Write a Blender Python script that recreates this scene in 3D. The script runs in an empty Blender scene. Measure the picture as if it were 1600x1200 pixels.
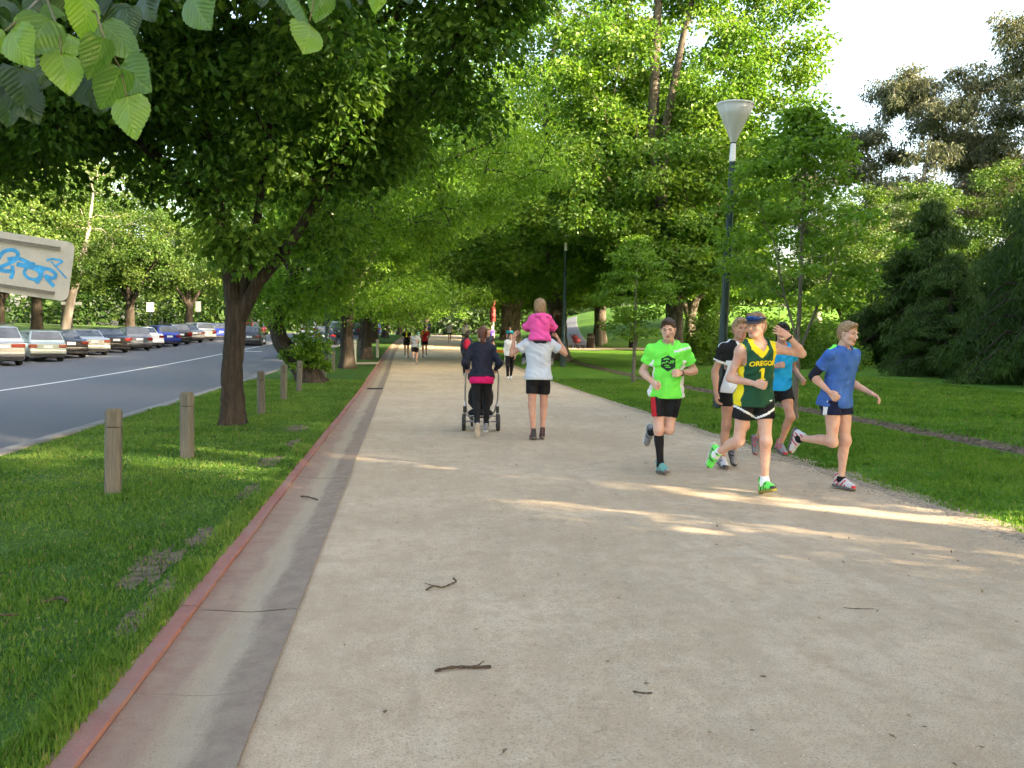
import bpy, bmesh, math, random
import numpy as np
from mathutils import Vector, Matrix, Euler
from mathutils.bvhtree import BVHTree

SC = bpy.context.scene
COL = SC.collection
R = math.radians

# ------------------------------------------------------------------ camera
cam_data = bpy.data.cameras.new('camera')
cam_data.sensor_width = 36.0
cam_data.lens = 31.5
cam_data.clip_start = 0.05
cam_data.clip_end = 3000
cam = bpy.data.objects.new('camera', cam_data)
COL.objects.link(cam)
cam.matrix_world = (Matrix.Translation((0, 0, 1.6)) @ Matrix.Rotation(-R(6.887), 4, 'Z')
                    @ Matrix.Rotation(R(90 - 3.069), 4, 'X') @ Matrix.Rotation(R(1.0), 4, 'Z'))
SC.camera = cam

# ------------------------------------------------------------------ sky and sun
SUN_AZ = Vector((0.80, -0.60, 0)).normalized()      # towards the sun: right of and behind the viewer
SUN_EL = R(21)
world = bpy.data.worlds.new('World')
SC.world = world
world.use_nodes = True
wn = world.node_tree
wn.nodes.clear()
sky = wn.nodes.new('ShaderNodeTexSky')
sky.sky_type = 'NISHITA'
sky.sun_disc = False
sky.sun_elevation = SUN_EL
sky.sun_rotation = math.atan2(SUN_AZ.x, SUN_AZ.y)
sky.altitude = 30
sky.air_density = 1.0
sky.dust_density = 4.5
sky.ozone_density = 1.0
bg = wn.nodes.new('ShaderNodeBackground')
bg.inputs['Strength'].default_value = 0.15
wo = wn.nodes.new('ShaderNodeOutputWorld')
wn.links.new(sky.outputs[0], bg.inputs['Color'])
wn.links.new(bg.outputs[0], wo.inputs['Surface'])

sun_data = bpy.data.lights.new('sun', 'SUN')
sun_data.energy = 4.5
sun_data.angle = R(0.53)
sun_data.color = (1.0, 0.86, 0.66)
sun = bpy.data.objects.new('sun', sun_data)
COL.objects.link(sun)
sun_dir = (SUN_AZ * math.cos(SUN_EL) + Vector((0, 0, math.sin(SUN_EL))))
sun.rotation_euler = sun_dir.to_track_quat('Z', 'Y').to_euler()
sun.location = sun_dir * 60

SC.view_settings.view_transform = 'Standard'
SC.view_settings.look = 'None'
SC.view_settings.gamma = 1.0
SC.view_settings.use_curve_mapping = False
SC.view_settings.exposure = 2.84
SC.view_settings.use_white_balance = True          # the phone's warm shade setting
SC.view_settings.white_balance_temperature = 7350
SC.view_settings.white_balance_tint = 10
SC.render.engine = 'CYCLES'
cy = SC.cycles
cy.max_bounces = 5
cy.diffuse_bounces = 3
cy.glossy_bounces = 2
cy.transmission_bounces = 3
cy.transparent_max_bounces = 4
cy.sample_clamp_indirect = 6
cy.use_adaptive_sampling = True
cy.adaptive_threshold = 0.025
cy.adaptive_min_samples = 12
cy.use_denoising = True
try:
    cy.denoiser = 'OPENIMAGEDENOISE'
except Exception:
    pass

# ------------------------------------------------------------------ helpers: objects
def tag(o, label=None, cat=None, group=None, kind=None):
    if label: o['label'] = label
    if cat: o['category'] = cat
    if group: o['group'] = group
    if kind: o['kind'] = kind
    return o

def empty(name, loc=(0, 0, 0), rz=0.0):
    o = bpy.data.objects.new(name, None)
    o.empty_display_size = 0.2
    o.location = loc
    o.rotation_euler = (0, 0, rz)
    COL.objects.link(o)
    return o

def link(name, me, parent=None, loc=None):
    o = bpy.data.objects.new(name, me)
    COL.objects.link(o)
    if parent is not None: o.parent = parent
    if loc is not None: o.location = loc
    return o

def np_mesh(name, V, faces, mats=(), smooth=True, mat_idx=None, fattr=None):
    """V (n,3); faces = list of int arrays (m,3) and/or (m,4)"""
    V = np.asarray(V, np.float32)
    faces = [np.asarray(f, np.int32) for f in faces if len(f)]
    me = bpy.data.meshes.new(name)
    me.vertices.add(len(V))
    me.vertices.foreach_set('co', V.ravel())
    if faces:
        lv = np.concatenate([f.ravel() for f in faces])
        tot = np.concatenate([np.full(len(f), f.shape[1], np.int32) for f in faces])
        st = np.concatenate([[0], np.cumsum(tot)[:-1]]).astype(np.int32)
        me.loops.add(len(lv))
        me.loops.foreach_set('vertex_index', lv)
        me.polygons.add(len(tot))
        me.polygons.foreach_set('loop_start', st)
        me.polygons.foreach_set('loop_total', tot)
        me.polygons.foreach_set('use_smooth', np.full(len(tot), bool(smooth)))
        if mat_idx is not None: me.polygons.foreach_set('material_index', np.asarray(mat_idx, np.int32))
    if not isinstance(mats, (list, tuple)): mats = [mats]
    for m in mats: me.materials.append(m)
    if fattr is not None:
        a = me.attributes.new('var', 'FLOAT', 'FACE')
        a.data.foreach_set('value', np.asarray(fattr, np.float32))
    me.update(calc_edges=True)
    return me

class MB:
    """collects simple shapes into one mesh"""
    def __init__(s): s.v = []; s.f = []; s.m = []
    def add(s, vs, fs, mi=0):
        b = len(s.v)
        s.v.extend([tuple(v) for v in vs])
        s.f.extend([tuple(b + i for i in f) for f in fs]); s.m.extend([mi] * len(fs))
    def box(s, c, d, rot=None, mi=0):
        x, y, z = d[0] / 2, d[1] / 2, d[2] / 2
        vs = [Vector((sx * x, sy * y, sz * z)) for sz in (-1, 1) for sy in (-1, 1) for sx in (-1, 1)]
        if rot is not None: vs = [rot @ v for v in vs]
        s.add([Vector(c) + v for v in vs], [(0, 2, 3, 1), (4, 5, 7, 6), (0, 1, 5, 4), (2, 6, 7, 3), (0, 4, 6, 2), (1, 3, 7, 5)], mi)
    def tube(s, pts, rad, n=8, mi=0, caps=True):
        pts = [Vector(p) for p in pts]
        if not isinstance(rad, (list, tuple)): rad = [rad] * len(pts)
        rings = []
        up = Vector((0, 0, 1)) if abs((pts[-1] - pts[0]).normalized().z) < 0.9 else Vector((1, 0, 0))
        vs = []
        for i, p in enumerate(pts):
            t = (pts[min(i + 1, len(pts) - 1)] - pts[max(i - 1, 0)]).normalized()
            a = t.cross(up).normalized(); b = t.cross(a)
            up = -b if False else up
            for k in range(n):
                an = 2 * math.pi * k / n
                vs.append(p + (a * math.cos(an) + b * math.sin(an)) * rad[i])
        fs = []
        for i in range(len(pts) - 1):
            for k in range(n):
                k2 = (k + 1) % n
                fs.append((i * n + k, (i + 1) * n + k, (i + 1) * n + k2, i * n + k2))
        if caps:
            fs.append(tuple(range(n))); fs.append(tuple((len(pts) - 1) * n + k for k in reversed(range(n))))
        s.add(vs, fs, mi)
    def lathe(s, prof, n=16, c=(0, 0, 0), mi=0, rot=None, close=False):
        vs = []
        for r, z in prof:
            for k in range(n):
                a = 2 * math.pi * k / n
                v = Vector((r * math.cos(a), r * math.sin(a), z))
                if rot is not None: v = rot @ v
                vs.append(v + Vector(c))
        fs = []
        m = len(prof)
        for i in range(m if close else m - 1):
            for k in range(n):
                k2 = (k + 1) % n; i2 = (i + 1) % m
                fs.append((i * n + k, i * n + k2, i2 * n + k2, i2 * n + k))
        s.add(vs, fs, mi)
    def build(s, name, mats, parent=None, smooth=False, loc=None, bevel=0, angle=None):
        me = bpy.data.meshes.new(name)
        me.from_pydata([tuple(v) for v in s.v], [], s.f)
        if not isinstance(mats, (list, tuple)): mats = [mats]
        for m in mats: me.materials.append(m)
        me.polygons.foreach_set('material_index', s.m)
        me.polygons.foreach_set('use_smooth', [bool(smooth)] * len(s.f))
        if bevel or angle:
            bm = bmesh.new(); bm.from_mesh(me)
            if bevel:
                bmesh.ops.bevel(bm, geom=[e for e in bm.edges if e.is_manifold and e.calc_face_angle(0) > 0.5], offset=bevel, segments=2 if bevel < 0.08 else 4, affect='EDGES', profile=0.6)
            if angle:
                for e in bm.edges:
                    if len(e.link_faces) == 2 and e.calc_face_angle(0) > angle: e.smooth = False
            bm.to_mesh(me); bm.free()
        me.update()
        return link(name, me, parent, loc)

def copy_tree(o, parent=None):
    c = o.copy(); COL.objects.link(c); c.parent = parent
    for ch in list(o.children): copy_tree(ch, c)
    return c

# ------------------------------------------------------------------ helpers: materials
MATS = {}
class NT:
    def __init__(s, name):
        s.mat = bpy.data.materials.new(name); s.mat.use_nodes = True
        s.t = s.mat.node_tree; s.t.nodes.clear()
        s.out = s.n('OutputMaterial')
    def n(s, typ, **kw):
        nd = s.t.nodes.new('ShaderNode' + typ)
        for k, v in kw.items():
            if hasattr(nd, k) and k not in nd.inputs: setattr(nd, k, v)
            else: nd.inputs[k].default_value = v
        return nd
    def l(s, a, b): s.t.links.new(a, b)
    def coord(s, kind='Object'): return s.n('TexCoord').outputs[kind]
    def noise(s, vec, scale, detail=4, rough=0.55, out='Fac'):
        n = s.n('TexNoise'); n.inputs['Scale'].default_value = scale
        n.inputs['Detail'].default_value = detail; n.inputs['Roughness'].default_value = rough
        if vec is not None: s.l(vec, n.inputs['Vector'])
        return n.outputs[out]
    def ramp(s, fac, stops):
        r = s.n('ValToRGB'); el = r.color_ramp.elements
        while len(el) < len(stops): el.new(0.5)
        for e, (p, c) in zip(el, stops):
            e.position = p; e.color = tuple(c) + (1,) if len(c) == 3 else c
        s.l(fac, r.inputs[0]); return r.outputs[0]
    def mix(s, fac, a, b, blend='MIX'):
        m = s.n('Mix', data_type='RGBA', blend_type=blend)
        for sock, val in ((m.inputs[0], fac), (m.inputs[6], a), (m.inputs[7], b)):
            if hasattr(val, 'is_linked') or hasattr(val, 'links'): s.l(val, sock)
            elif isinstance(val, (int, float)): sock.default_value = val
            else: sock.default_value = tuple(val) + (1,) if len(val) == 3 else val
        return m.outputs[2]
    def mapping(s, vec, scale=(1, 1, 1), rot=(0, 0, 0), loc=(0, 0, 0)):
        m = s.n('Mapping'); m.inputs['Scale'].default_value = scale; m.inputs['Rotation'].default_value = rot; m.inputs['Location'].default_value = loc
        s.l(vec, m.inputs['Vector']); return m.outputs[0]
    def math(s, op, a, b=0.0, c=None):
        m = s.n('Math', operation=op)
        for i, v in enumerate((a, b) if c is None else (a, b, c)):
            if hasattr(v, 'links'): s.l(v, m.inputs[i])
            else: m.inputs[i].default_value = v
        return m.outputs[0]
    def bump(s, h, strength=0.3, dist=0.02):
        b = s.n('Bump'); b.inputs['Strength'].default_value = strength; b.inputs['Distance'].default_value = dist
        s.l(h, b.inputs['Height']); return b.outputs[0]
    def principled(s, color, rough=0.7, normal=None, metallic=0.0, spec=0.5, **kw):
        p = s.n('BsdfPrincipled')
        if hasattr(color, 'links'): s.l(color, p.inputs['Base Color'])
        else: p.inputs['Base Color'].default_value = tuple(color) + (1,)
        if hasattr(rough, 'links'): s.l(rough, p.inputs['Roughness'])
        else: p.inputs['Roughness'].default_value = rough
        p.inputs['Metallic'].default_value = metallic
        p.inputs['Specular IOR Level'].default_value = spec
        for k, v in kw.items(): p.inputs[k].default_value = v
        if normal is not None: s.l(normal, p.inputs['Normal'])
        s.l(p.outputs[0], s.out.inputs['Surface']); return p

def plain(name, color, rough=0.6, metallic=0.0, spec=0.5, var=0.12, scale=30.0, bump=0.0, **kw):
    if name in MATS: return MATS[name]
    t = NT(name); c = t.coord()
    f = t.noise(c, scale, 3)
    lo = tuple(max(0, x * (1 - var)) for x in color); hi = tuple(min(1, x * (1 + var)) for x in color)
    col = t.ramp(f, [(0.3, lo), (0.7, hi)])
    nm = t.bump(f, bump, 0.01) if bump else None
    t.principled(col, rough, nm, metallic, spec, **kw)
    MATS[name] = t.mat
    return t.mat

def leaf_mat(name, dark, mid, light, trans=0.45, gloss=0.06, rough=0.45, hue=None):
    t = NT(name)
    a = t.n('Attribute', attribute_name='var')
    col = t.ramp(a.outputs['Fac'], [(0.0, dark), (0.5, mid), (1.0, light)] if hue is None else [(0.0, dark), (0.45, mid), (0.88, light), (0.93, hue)])
    d = t.n('BsdfDiffuse'); t.l(col, d.inputs['Color'])
    tr = t.n('BsdfTranslucent')
    tc = t.mix(1.0, col, (1.25, 1.3, 0.55), 'MULTIPLY')
    t.l(tc, tr.inputs['Color'])
    m = t.n('MixShader'); m.inputs[0].default_value = trans
    t.l(d.outputs[0], m.inputs[1]); t.l(tr.outputs[0], m.inputs[2])
    g = t.n('BsdfGlossy'); g.inputs['Roughness'].default_value = rough; g.inputs['Color'].default_value = (0.9, 0.95, 1.0, 1)
    m2 = t.n('MixShader'); m2.inputs[0].default_value = gloss
    t.l(m.outputs[0], m2.inputs[1]); t.l(g.outputs[0], m2.inputs[2])
    t.l(m2.outputs[0], t.out.inputs['Surface'])
    return t.mat

def bark_mat(name, a, b, c, scale=9.0, stretch=0.18, bump=0.6):
    t = NT(name); co = t.coord()
    v = t.mapping(co, (1, 1, stretch))
    f1 = t.noise(v, scale * 1.6, 6, 0.65)
    f2 = t.noise(co, 1.7, 3)
    col = t.ramp(f1, [(0.3, a), (0.52, b), (0.75, c)])
    col = t.mix(f2, col, t.mix(0.35, b, (0.10, 0.12, 0.06)), 'MIX') if False else col
    col = t.mix(t.math('MULTIPLY', f2, 0.35), col, a)
    t.principled(col, 0.9, t.bump(f1, bump, 0.03), spec=0.15)
    return t.mat

# ------------------------------------------------------------------ terrain
def sm(a, b, x):
    t = np.clip((np.asarray(x, float) - a) / (b - a), 0, 1)
    return t * t * (3 - 2 * t)
def off(Y):
    Y = np.asarray(Y, float)
    return 0.0004 * np.clip(Y - 45, 0, 140) ** 2 + 0.112 * np.clip(Y - 185, 0, None)
def H(X, Y):
    X = np.asarray(X, float); Y = np.asarray(Y, float)
    return 1.5 * sm(25, 120, Y) + 5.0 * sm(55, 130, Y) * sm(8, 32, X - off(Y))
def gp(X, Y, dz=0.0):
    return Vector((float(X), float(Y), float(H(X, Y)) + dz))
def yspan(y0, y1):
    ys = [y0]
    while ys[-1] < y1: ys.append(min(y1, ys[-1] + max(0.35, abs(ys[-1]) * 0.035)))
    return np.array(ys)
def strip(name, prof, y0, y1, mat, kind='structure', parent=None, bend=True, jitter=0.0, ys=None):
    """sweep a cross profile [(X, dz), ...] along the avenue"""
    ys = yspan(y0, y1) if ys is None else ys
    P = np.array(prof, float)
    X = P[None, :, 0] + (off(ys)[:, None] if bend else 0) + 0 * ys[:, None]
    if jitter:
        rg = np.random.default_rng(5)
        X = X + jitter * (rg.random(X.shape) - 0.5) * (np.arange(P.shape[0]) % max(1, P.shape[0] - 1) == 0)[None]
    Y = np.repeat(ys[:, None], len(P), 1)
    Z = H(X, Y) + P[None, :, 1]
    V = np.stack([X, Y, Z], -1).reshape(-1, 3)
    n, m = len(ys), len(P)
    i = np.arange(n - 1)[:, None] * m + np.arange(m - 1)[None]
    F = np.stack([i, i + 1, i + m + 1, i + m], -1).reshape(-1, 4)
    o = link(name, np_mesh(name, V, [F], mat), parent)
    if kind: o['kind'] = kind
    return o
# ================================================================== THE GROUND
def grass_ground(name, base, dry, soil, soil_amt=0.0):
    t = NT(name); c = t.coord('Object')
    f1 = t.noise(c, 0.35, 5, 0.6); f2 = t.noise(c, 6.0, 5, 0.7); f3 = t.noise(c, 45.0, 3, 0.7)
    col = t.ramp(f2, [(0.25, tuple(x * 0.6 for x in base)), (0.5, base), (0.8, dry)])
    col = t.mix(t.math('MULTIPLY', f3, 0.55), col, tuple(x * 0.45 for x in base))
    col = t.mix(t.ramp(f1, [(0.45, (0, 0, 0)), (0.75, (0.5, 0.5, 0.5))]), col, dry)
    if soil_amt:
        f4 = t.noise(c, 1.3, 5, 0.65)
        col = t.mix(t.ramp(f4, [(1 - soil_amt, (0, 0, 0)), (1 - soil_amt + 0.08, (1, 1, 1))]), col, soil)
    t.principled(col, 0.95, t.bump(f3, 0.6, 0.03), spec=0.1)
    return t.mat

M_LAWN = grass_ground('lawn_grass', (0.075, 0.18, 0.018), (0.125, 0.22, 0.03), (0.13, 0.10, 0.07))
M_VERGE = grass_ground('verge_grass', (0.045, 0.11, 0.018), (0.09, 0.14, 0.03), (0.13, 0.105, 0.075), 0.36)

def gravel():
    t = NT('crushed_gravel'); c = t.coord('Object')
    big = t.noise(c, 0.55, 5, 0.62); mid = t.noise(c, 4.0, 5, 0.65); fine = t.noise(c, 90.0, 3, 0.8); spk = t.noise(c, 260.0, 2, 0.8)
    col = t.ramp(mid, [(0.2, (0.41, 0.31, 0.205)), (0.5, (0.54, 0.435, 0.31)), (0.8, (0.62, 0.52, 0.39))])
    col = t.mix(t.ramp(big, [(0.38, (0.7, 0.7, 0.7)), (0.62, (0, 0, 0))]), col, (0.43, 0.335, 0.225))
    blot = t.noise(c, 14.0, 6, 0.75)
    col = t.mix(t.ramp(blot, [(0.30, (0.6, 0.6, 0.6)), (0.50, (0, 0, 0))]), col, (0.37, 0.285, 0.195))
    col = t.mix(t.ramp(blot, [(0.58, (0, 0, 0)), (0.75, (0.5, 0.5, 0.5))]), col, (0.64, 0.56, 0.45))
    col = t.mix(t.ramp(fine, [(0.30, (0.85, 0.85, 0.85)), (0.50, (0, 0, 0))]), col, (0.20, 0.15, 0.10))
    col = t.mix(t.ramp(spk, [(0.66, (0, 0, 0)), (0.76, (0.55, 0.55, 0.55))]), col, (0.68, 0.62, 0.52))
    # footmarks and trodden streaks running along the track
    st = t.noise(t.mapping(c, (3.2, 0.5, 1)), 1.5, 4, 0.6)
    col = t.mix(t.ramp(st, [(0.50, (0, 0, 0)), (0.68, (0.6, 0.6, 0.6))]), col, (0.41, 0.32, 0.22))
    scuff = t.noise(t.mapping(c, (1.0, 0.45, 1), (0, 0, 0.5)), 5.5, 5, 0.6)
    col = t.mix(t.ramp(scuff, [(0.60, (0, 0, 0)), (0.70, (0.45, 0.45, 0.45))]), col, (0.34, 0.26, 0.18))
    h = t.math('ADD', t.math('MULTIPLY', fine, 0.6), t.math('MULTIPLY', t.math('ADD', mid, scuff), 0.9))
    t.principled(col, 0.95, t.bump(h, 0.9, 0.016), spec=0.15)
    return t.mat
M_GRAVEL = gravel()

def asphalt():
    t = NT('road_asphalt'); c = t.coord('Object')
    f = t.noise(c, 60, 4, 0.8); b = t.noise(t.mapping(c, (0.6, 0.12, 1)), 1.0, 4, 0.6)
    col = t.ramp(f, [(0.3, (0.078, 0.080, 0.088)), (0.7, (0.128, 0.131, 0.142))])
    col = t.mix(t.math('MULTIPLY', b, 0.5), col, (0.13, 0.131, 0.138))
    t.principled(col, 0.85, t.bump(f, 0.3, 0.01), spec=0.25)
    return t.mat
M_ASPHALT = asphalt()

def concrete(name, a, b, dirt, worn=0.5):
    t = NT(name); c = t.coord('Object')
    f = t.noise(c, 7.0, 6, 0.7); g = t.noise(t.mapping(c, (1.5, 0.4, 1)), 2.2, 5, 0.65); s = t.noise(c, 120, 2, 0.8)
    col = t.ramp(f, [(0.3, a), (0.7, b)])
    col = t.mix(t.ramp(g, [(worn, (0, 0, 0)), (worn + 0.22, (0.85, 0.85, 0.85))]), col, dirt)
    col = t.mix(t.ramp(s, [(0.3, (0.5, 0.5, 0.5)), (0.42, (0, 0, 0))]), col, tuple(x * 0.5 for x in a))
    t.principled(col, 0.88, t.bump(s, 0.25, 0.006), spec=0.2)
    return t.mat
M_KERBRED = concrete('painted_red_concrete', (0.25, 0.112, 0.092), (0.31, 0.15, 0.125), (0.26, 0.185, 0.155), 0.45)
M_SLABRED = concrete('faded_red_concrete', (0.255, 0.15, 0.125), (0.32, 0.20, 0.17), (0.36, 0.30, 0.235), 0.46)
M_SLABGREY = concrete('sandy_concrete', (0.31, 0.27, 0.21), (0.41, 0.36, 0.285), (0.25, 0.21, 0.155), 0.55)
M_SLABDARK = concrete('dark_red_concrete', (0.175, 0.13, 0.12), (0.24, 0.18, 0.165), (0.31, 0.26, 0.21), 0.58)
def gutter_mat():
    t = NT('stained_gutter_concrete'); c = t.coord('Object')
    sep = t.n('SeparateXYZ'); t.l(c, sep.inputs[0])
    d1 = t.noise(t.mapping(c, (2.5, 0.6, 1)), 2.0, 5, 0.65); d2 = t.noise(c, 22.0, 4, 0.7); f = t.noise(c, 6.0, 6, 0.7); s = t.noise(c, 130, 2, 0.8)
    x = t.math('ADD', sep.outputs[0], t.math('MULTIPLY', t.math('SUBTRACT', d1, 0.5), 0.22)); x = t.math('ADD', x, t.math('MULTIPLY', t.math('SUBTRACT', d2, 0.5), 0.06))
    u = t.math('MULTIPLY_ADD', x, 1 / 0.57, 1.16 / 0.57)
    col = t.ramp(u, [(0.0, (0.24, 0.13, 0.10)), (0.30, (0.25, 0.16, 0.122)), (0.42, (0.345, 0.275, 0.19)), (0.60, (0.36, 0.295, 0.21)), (0.70, (0.20, 0.142, 0.108)), (1.0, (0.21, 0.15, 0.114))])
    col = t.mix(t.ramp(f, [(0.36, (0.1, 0.1, 0.1)), (0.68, (0.75, 0.75, 0.75))]), col, (0.31, 0.245, 0.175))
    col = t.mix(t.ramp(s, [(0.30, (0.6, 0.6, 0.6)), (0.44, (0, 0, 0))]), col, (0.10, 0.08, 0.07))
    t.principled(col, 0.9, t.bump(s, 0.3, 0.006), spec=0.2)
    return t.mat
M_GUTTER = gutter_mat()
M_KERBSTONE = concrete('pale_kerb_concrete', (0.17, 0.165, 0.155), (0.24, 0.235, 0.22), (0.13, 0.125, 0.11), 0.50)
M_PAINT = concrete('road_paint', (0.62, 0.62, 0.60), (0.74, 0.74, 0.72), (0.30, 0.30, 0.31), 0.6)
M_SOIL = plain('bare_soil', (0.115, 0.09, 0.062), 0.95, spec=0.1, var=0.45, scale=14, bump=0.6)
M_EDGE = plain('trodden_dirt', (0.30, 0.235, 0.165), 0.95, spec=0.1, var=0.5, scale=20, bump=0.7)
M_DITCH = plain('ditch_soil', (0.135, 0.095, 0.068), 0.95, spec=0.1, var=0.5, scale=9, bump=0.8)

# one big sheet that reaches the horizon, under everything else
gx = np.concatenate([np.linspace(-900, -60, 15)[:-1], np.linspace(-60, 60, 61), np.linspace(60, 900, 15)[1:]])
gy = np.concatenate([np.linspace(-120, -10, 8)[:-1], np.linspace(-10, 160, 86), np.linspace(160, 1500, 28)[1:]])
GX, GY = np.meshgrid(gx, gy)
low = -0.30 * (1 - sm(0.0, 2.0, np.abs(GX - off(GY) + 11.0) - 12.5)) - 0.03
GZ = H(GX, GY) + low
idx = np.arange(GX.size).reshape(GX.shape)
Fq = np.stack([idx[:-1, :-1], idx[:-1, 1:], idx[1:, 1:], idx[1:, :-1]], -1).reshape(-1, 4)
g = link('ground', np_mesh('ground', np.stack([GX, GY, GZ], -1).reshape(-1, 3), [Fq], M_LAWN)); g['kind'] = 'structure'

XR = 5.35      # right edge of the track
strip('gravel_path', [(-0.66, 0.0), (0.5, 0.004), (2.0, 0.012), (3.6, 0.012), (4.8, 0.004), (XR + 0.35, -0.012)], -8, 260, M_GRAVEL)
strip('grass_verge', [(-5.02, -0.015), (-4.4, 0.02), (-3.4, 0.05), (-2.2, 0.05), (-1.5, 0.044), (-1.30, 0.044), (-1.275, 0.036)], -8, 260, M_VERGE)
strip('lawn', [(XR + 0.0, -0.004), (XR + 0.25, 0.02), (6.2, 0.055), (7.2, 0.06), (8.3, 0.045), (8.72, 0.02), (8.95, -0.07), (9.15, -0.06), (9.35, 0.05),
               (10.0, 0.075), (12, 0.06)] + [(x_, 0.05) for x_ in range(14, 46, 2)], -8, 260, M_LAWN, jitter=0.22)
strip('trodden_edge', [(5.08, 0.0015), (5.22, 0.004), (5.50, 0.006)], 2, 90, M_EDGE, jitter=0.20)
strip('drainage_ditch', [(8.70, 0.030), (8.84, -0.03), (8.97, -0.062), (9.14, -0.05), (9.26, 0.02), (9.37, 0.060)], 2, 120, M_DITCH, jitter=0.12)
road = strip('road', [(-16.6, -0.13), (-14, -0.11), (-11, -0.08), (-8, -0.09), (-5.28, -0.13)], -8, 260, M_ASPHALT)
strip('parking_bay', [(-22.6, -0.10), (-19.5, -0.115), (-16.6, -0.126)], -8, 260, M_ASPHALT)
strip('park_meadow', [(-80, 0.9), (-45, 0.5), (-30, 0.12), (-24, 0.02), (-22.85, 0.0)], -8, 260, grass_ground('meadow_grass', (0.10, 0.17, 0.03), (0.17, 0.22, 0.05), (0.2, 0.17, 0.1)))
strip('cross_path', [(-5.02, 0.0), (-1.2, 0.075)], 41.6, 43.8, M_GRAVEL, ys=np.array([41.6, 42.2, 42.9, 43.8]))
# uphill side path on the far right
ys_ = np.linspace(0, 1, 24)
pc = np.stack([12.2 + 7.5 * ys_ + 2.5 * ys_ ** 2, 64 + 62 * ys_], -1)
wv = 2.0 + 0.2 * ys_
PV = []
for (px, py), w in zip(pc, wv):
    for s in (-1, -0.95, 0.95, 1): PV.append((px + s * w, py, float(H(px + s * w, py)) + (0.09 if abs(s) < 0.97 else 0.06)))
i = np.arange(23)[:, None] * 4 + np.arange(3)[None]
o = link('uphill_path', np_mesh('uphill_path', PV, [np.stack([i, i + 1, i + 5, i + 4], -1).reshape(-1, 4)], [M_ASPHALT, M_KERBSTONE], mat_idx=np.tile([1, 0, 1], 23))); o['kind'] = 'structure'
strip('side_path', [(9.4, 0.1), (30, 0.07)], 65.0, 67.4, M_GRAVEL, ys=np.array([65.0, 65.8, 66.6, 67.4]))

# road kerbs and lines
strip('road_kerb', [(-5.28, -0.13), (-5.275, -0.01), (-5.25, 0.005), (-5.12, 0.008), (-5.0, 0.004), (-4.995, -0.10)], -8, 260, M_KERBSTONE)
strip('far_kerb', [(-22.9, -0.10), (-22.895, 0.02), (-22.72, 0.022), (-22.62, 0.015), (-22.6, -0.10)], -8, 260, M_KERBSTONE)
def paint(name, poly):
    V = [(x + float(off(y)), y, 0) for x, y in poly]
    return V
strip('lane_line', [(-10.66, -0.0765), (-10.53, -0.0765)], 4, 200, M_PAINT)
for k in range(22):                                   # ends of the angled bay markings
    yb = 30 + k * 3.45
    mb = MB()
    a = Vector((-17.3 + float(off(yb)), yb)); d = Vector((0.64, -0.77))
    q = Vector((d.y, -d.x)) * 0.06
    pts = [a + q, a - q, a - d * -1.0 - q, a - d * -1.0 + q]
    mb.add([(p.x, p.y, float(H(p.x, p.y)) - 0.108) for p in pts], [(0, 1, 2, 3)])
    o = mb.build('bay_marking', M_PAINT); o['kind'] = 'structure'
strip('stop_line', [(-10.3, -0.0755), (-5.6, -0.116)], 58.0, 58.5, M_PAINT, ys=np.array([58.0, 58.5]))

# ------------------------------------------------------------------ kerb and dish gutter, slab by slab
kerb = bpy.data.objects.new('kerb', None); COL.objects.link(kerb); kerb['kind'] = 'structure'
rk = random.Random(11)
yb = -2.0
SEG = []
while yb < 110:
    L = 1.2 if yb < 22 else (2.4 if yb < 60 else 6.0)
    SEG.append((yb, yb + L)); yb += L
def seg_mesh(name, prof, y0, y1, mat, gap=0.0022, wob=0.0, dz=0.0):
    n = 7
    ys = np.linspace(y0 + gap, y1 - gap, n)
    P = np.array(prof, float)
    X = P[None, :, 0] + off(ys)[:, None]
    if wob:
        w = np.array([rk.uniform(-wob, wob) for _ in range(n)])
        X[:, :2] += w[:, None]
    Z = H(X, ys[:, None] + 0 * X) + P[None, :, 1] + dz
    Y = ys[:, None] + 0 * X
    V = np.stack([X, Y, Z], -1).reshape(-1, 3)
    m = len(P)
    i = np.arange(n - 1)[:, None] * m + np.arange(m - 1)[None]
    F = np.stack([i, i + 1, i + m + 1, i + m], -1).reshape(-1, 4)
    c1 = np.arange(m)[::-1][None]; c2 = (np.arange(m) + (n - 1) * m)[None]
    faces = [F]
    if m == 4: faces += [np.array([[0, 3, 2, 1]]) * 0 + np.array([[0, 1, 2, 3]])[:, ::-1], c2]
    return link(name, np_mesh(name, V, faces, mat, smooth=False), kerb)
for (y0, y1) in SEG:
    dz = rk.uniform(-0.0025, 0.0025)
    seg_mesh('kerb_block', [(-1.29, -0.06), (-1.285, 0.040), (-1.160, 0.034), (-1.155, -0.03)], y0, y1, M_KERBRED, wob=0.012, dz=dz)
    seg_mesh('gutter_slab', [(-1.154, 0.012), (-1.04, 0.006), (-0.93, -0.003), (-0.86, -0.007), (-0.785, -0.004), (-0.69, 0.004), (-0.592, 0.014)], y0, y1, M_GUTTER, dz=dz * 0.6)
strip('gutter_bed', [(-1.30, -0.07), (-0.9, -0.03), (-0.58, -0.012)], -8, 112, M_SOIL)
# drain grate in the gutter
mb = MB()
for k in range(7): mb.box((-0.83 + 0.0, 26.0 + k * 0.055, 0.010), (0.42, 0.022, 0.02))
mb.box((-1.04, 26.17, 0.011), (0.03, 0.42, 0.024)); mb.box((-0.62, 26.17, 0.011), (0.03, 0.42, 0.024))
o = mb.build('drain_grate', plain('cast_iron', (0.05, 0.05, 0.055), 0.6, 0.6))
tag(o, 'dark iron drain grate set in the red gutter beside the path', 'drain grate')

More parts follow.
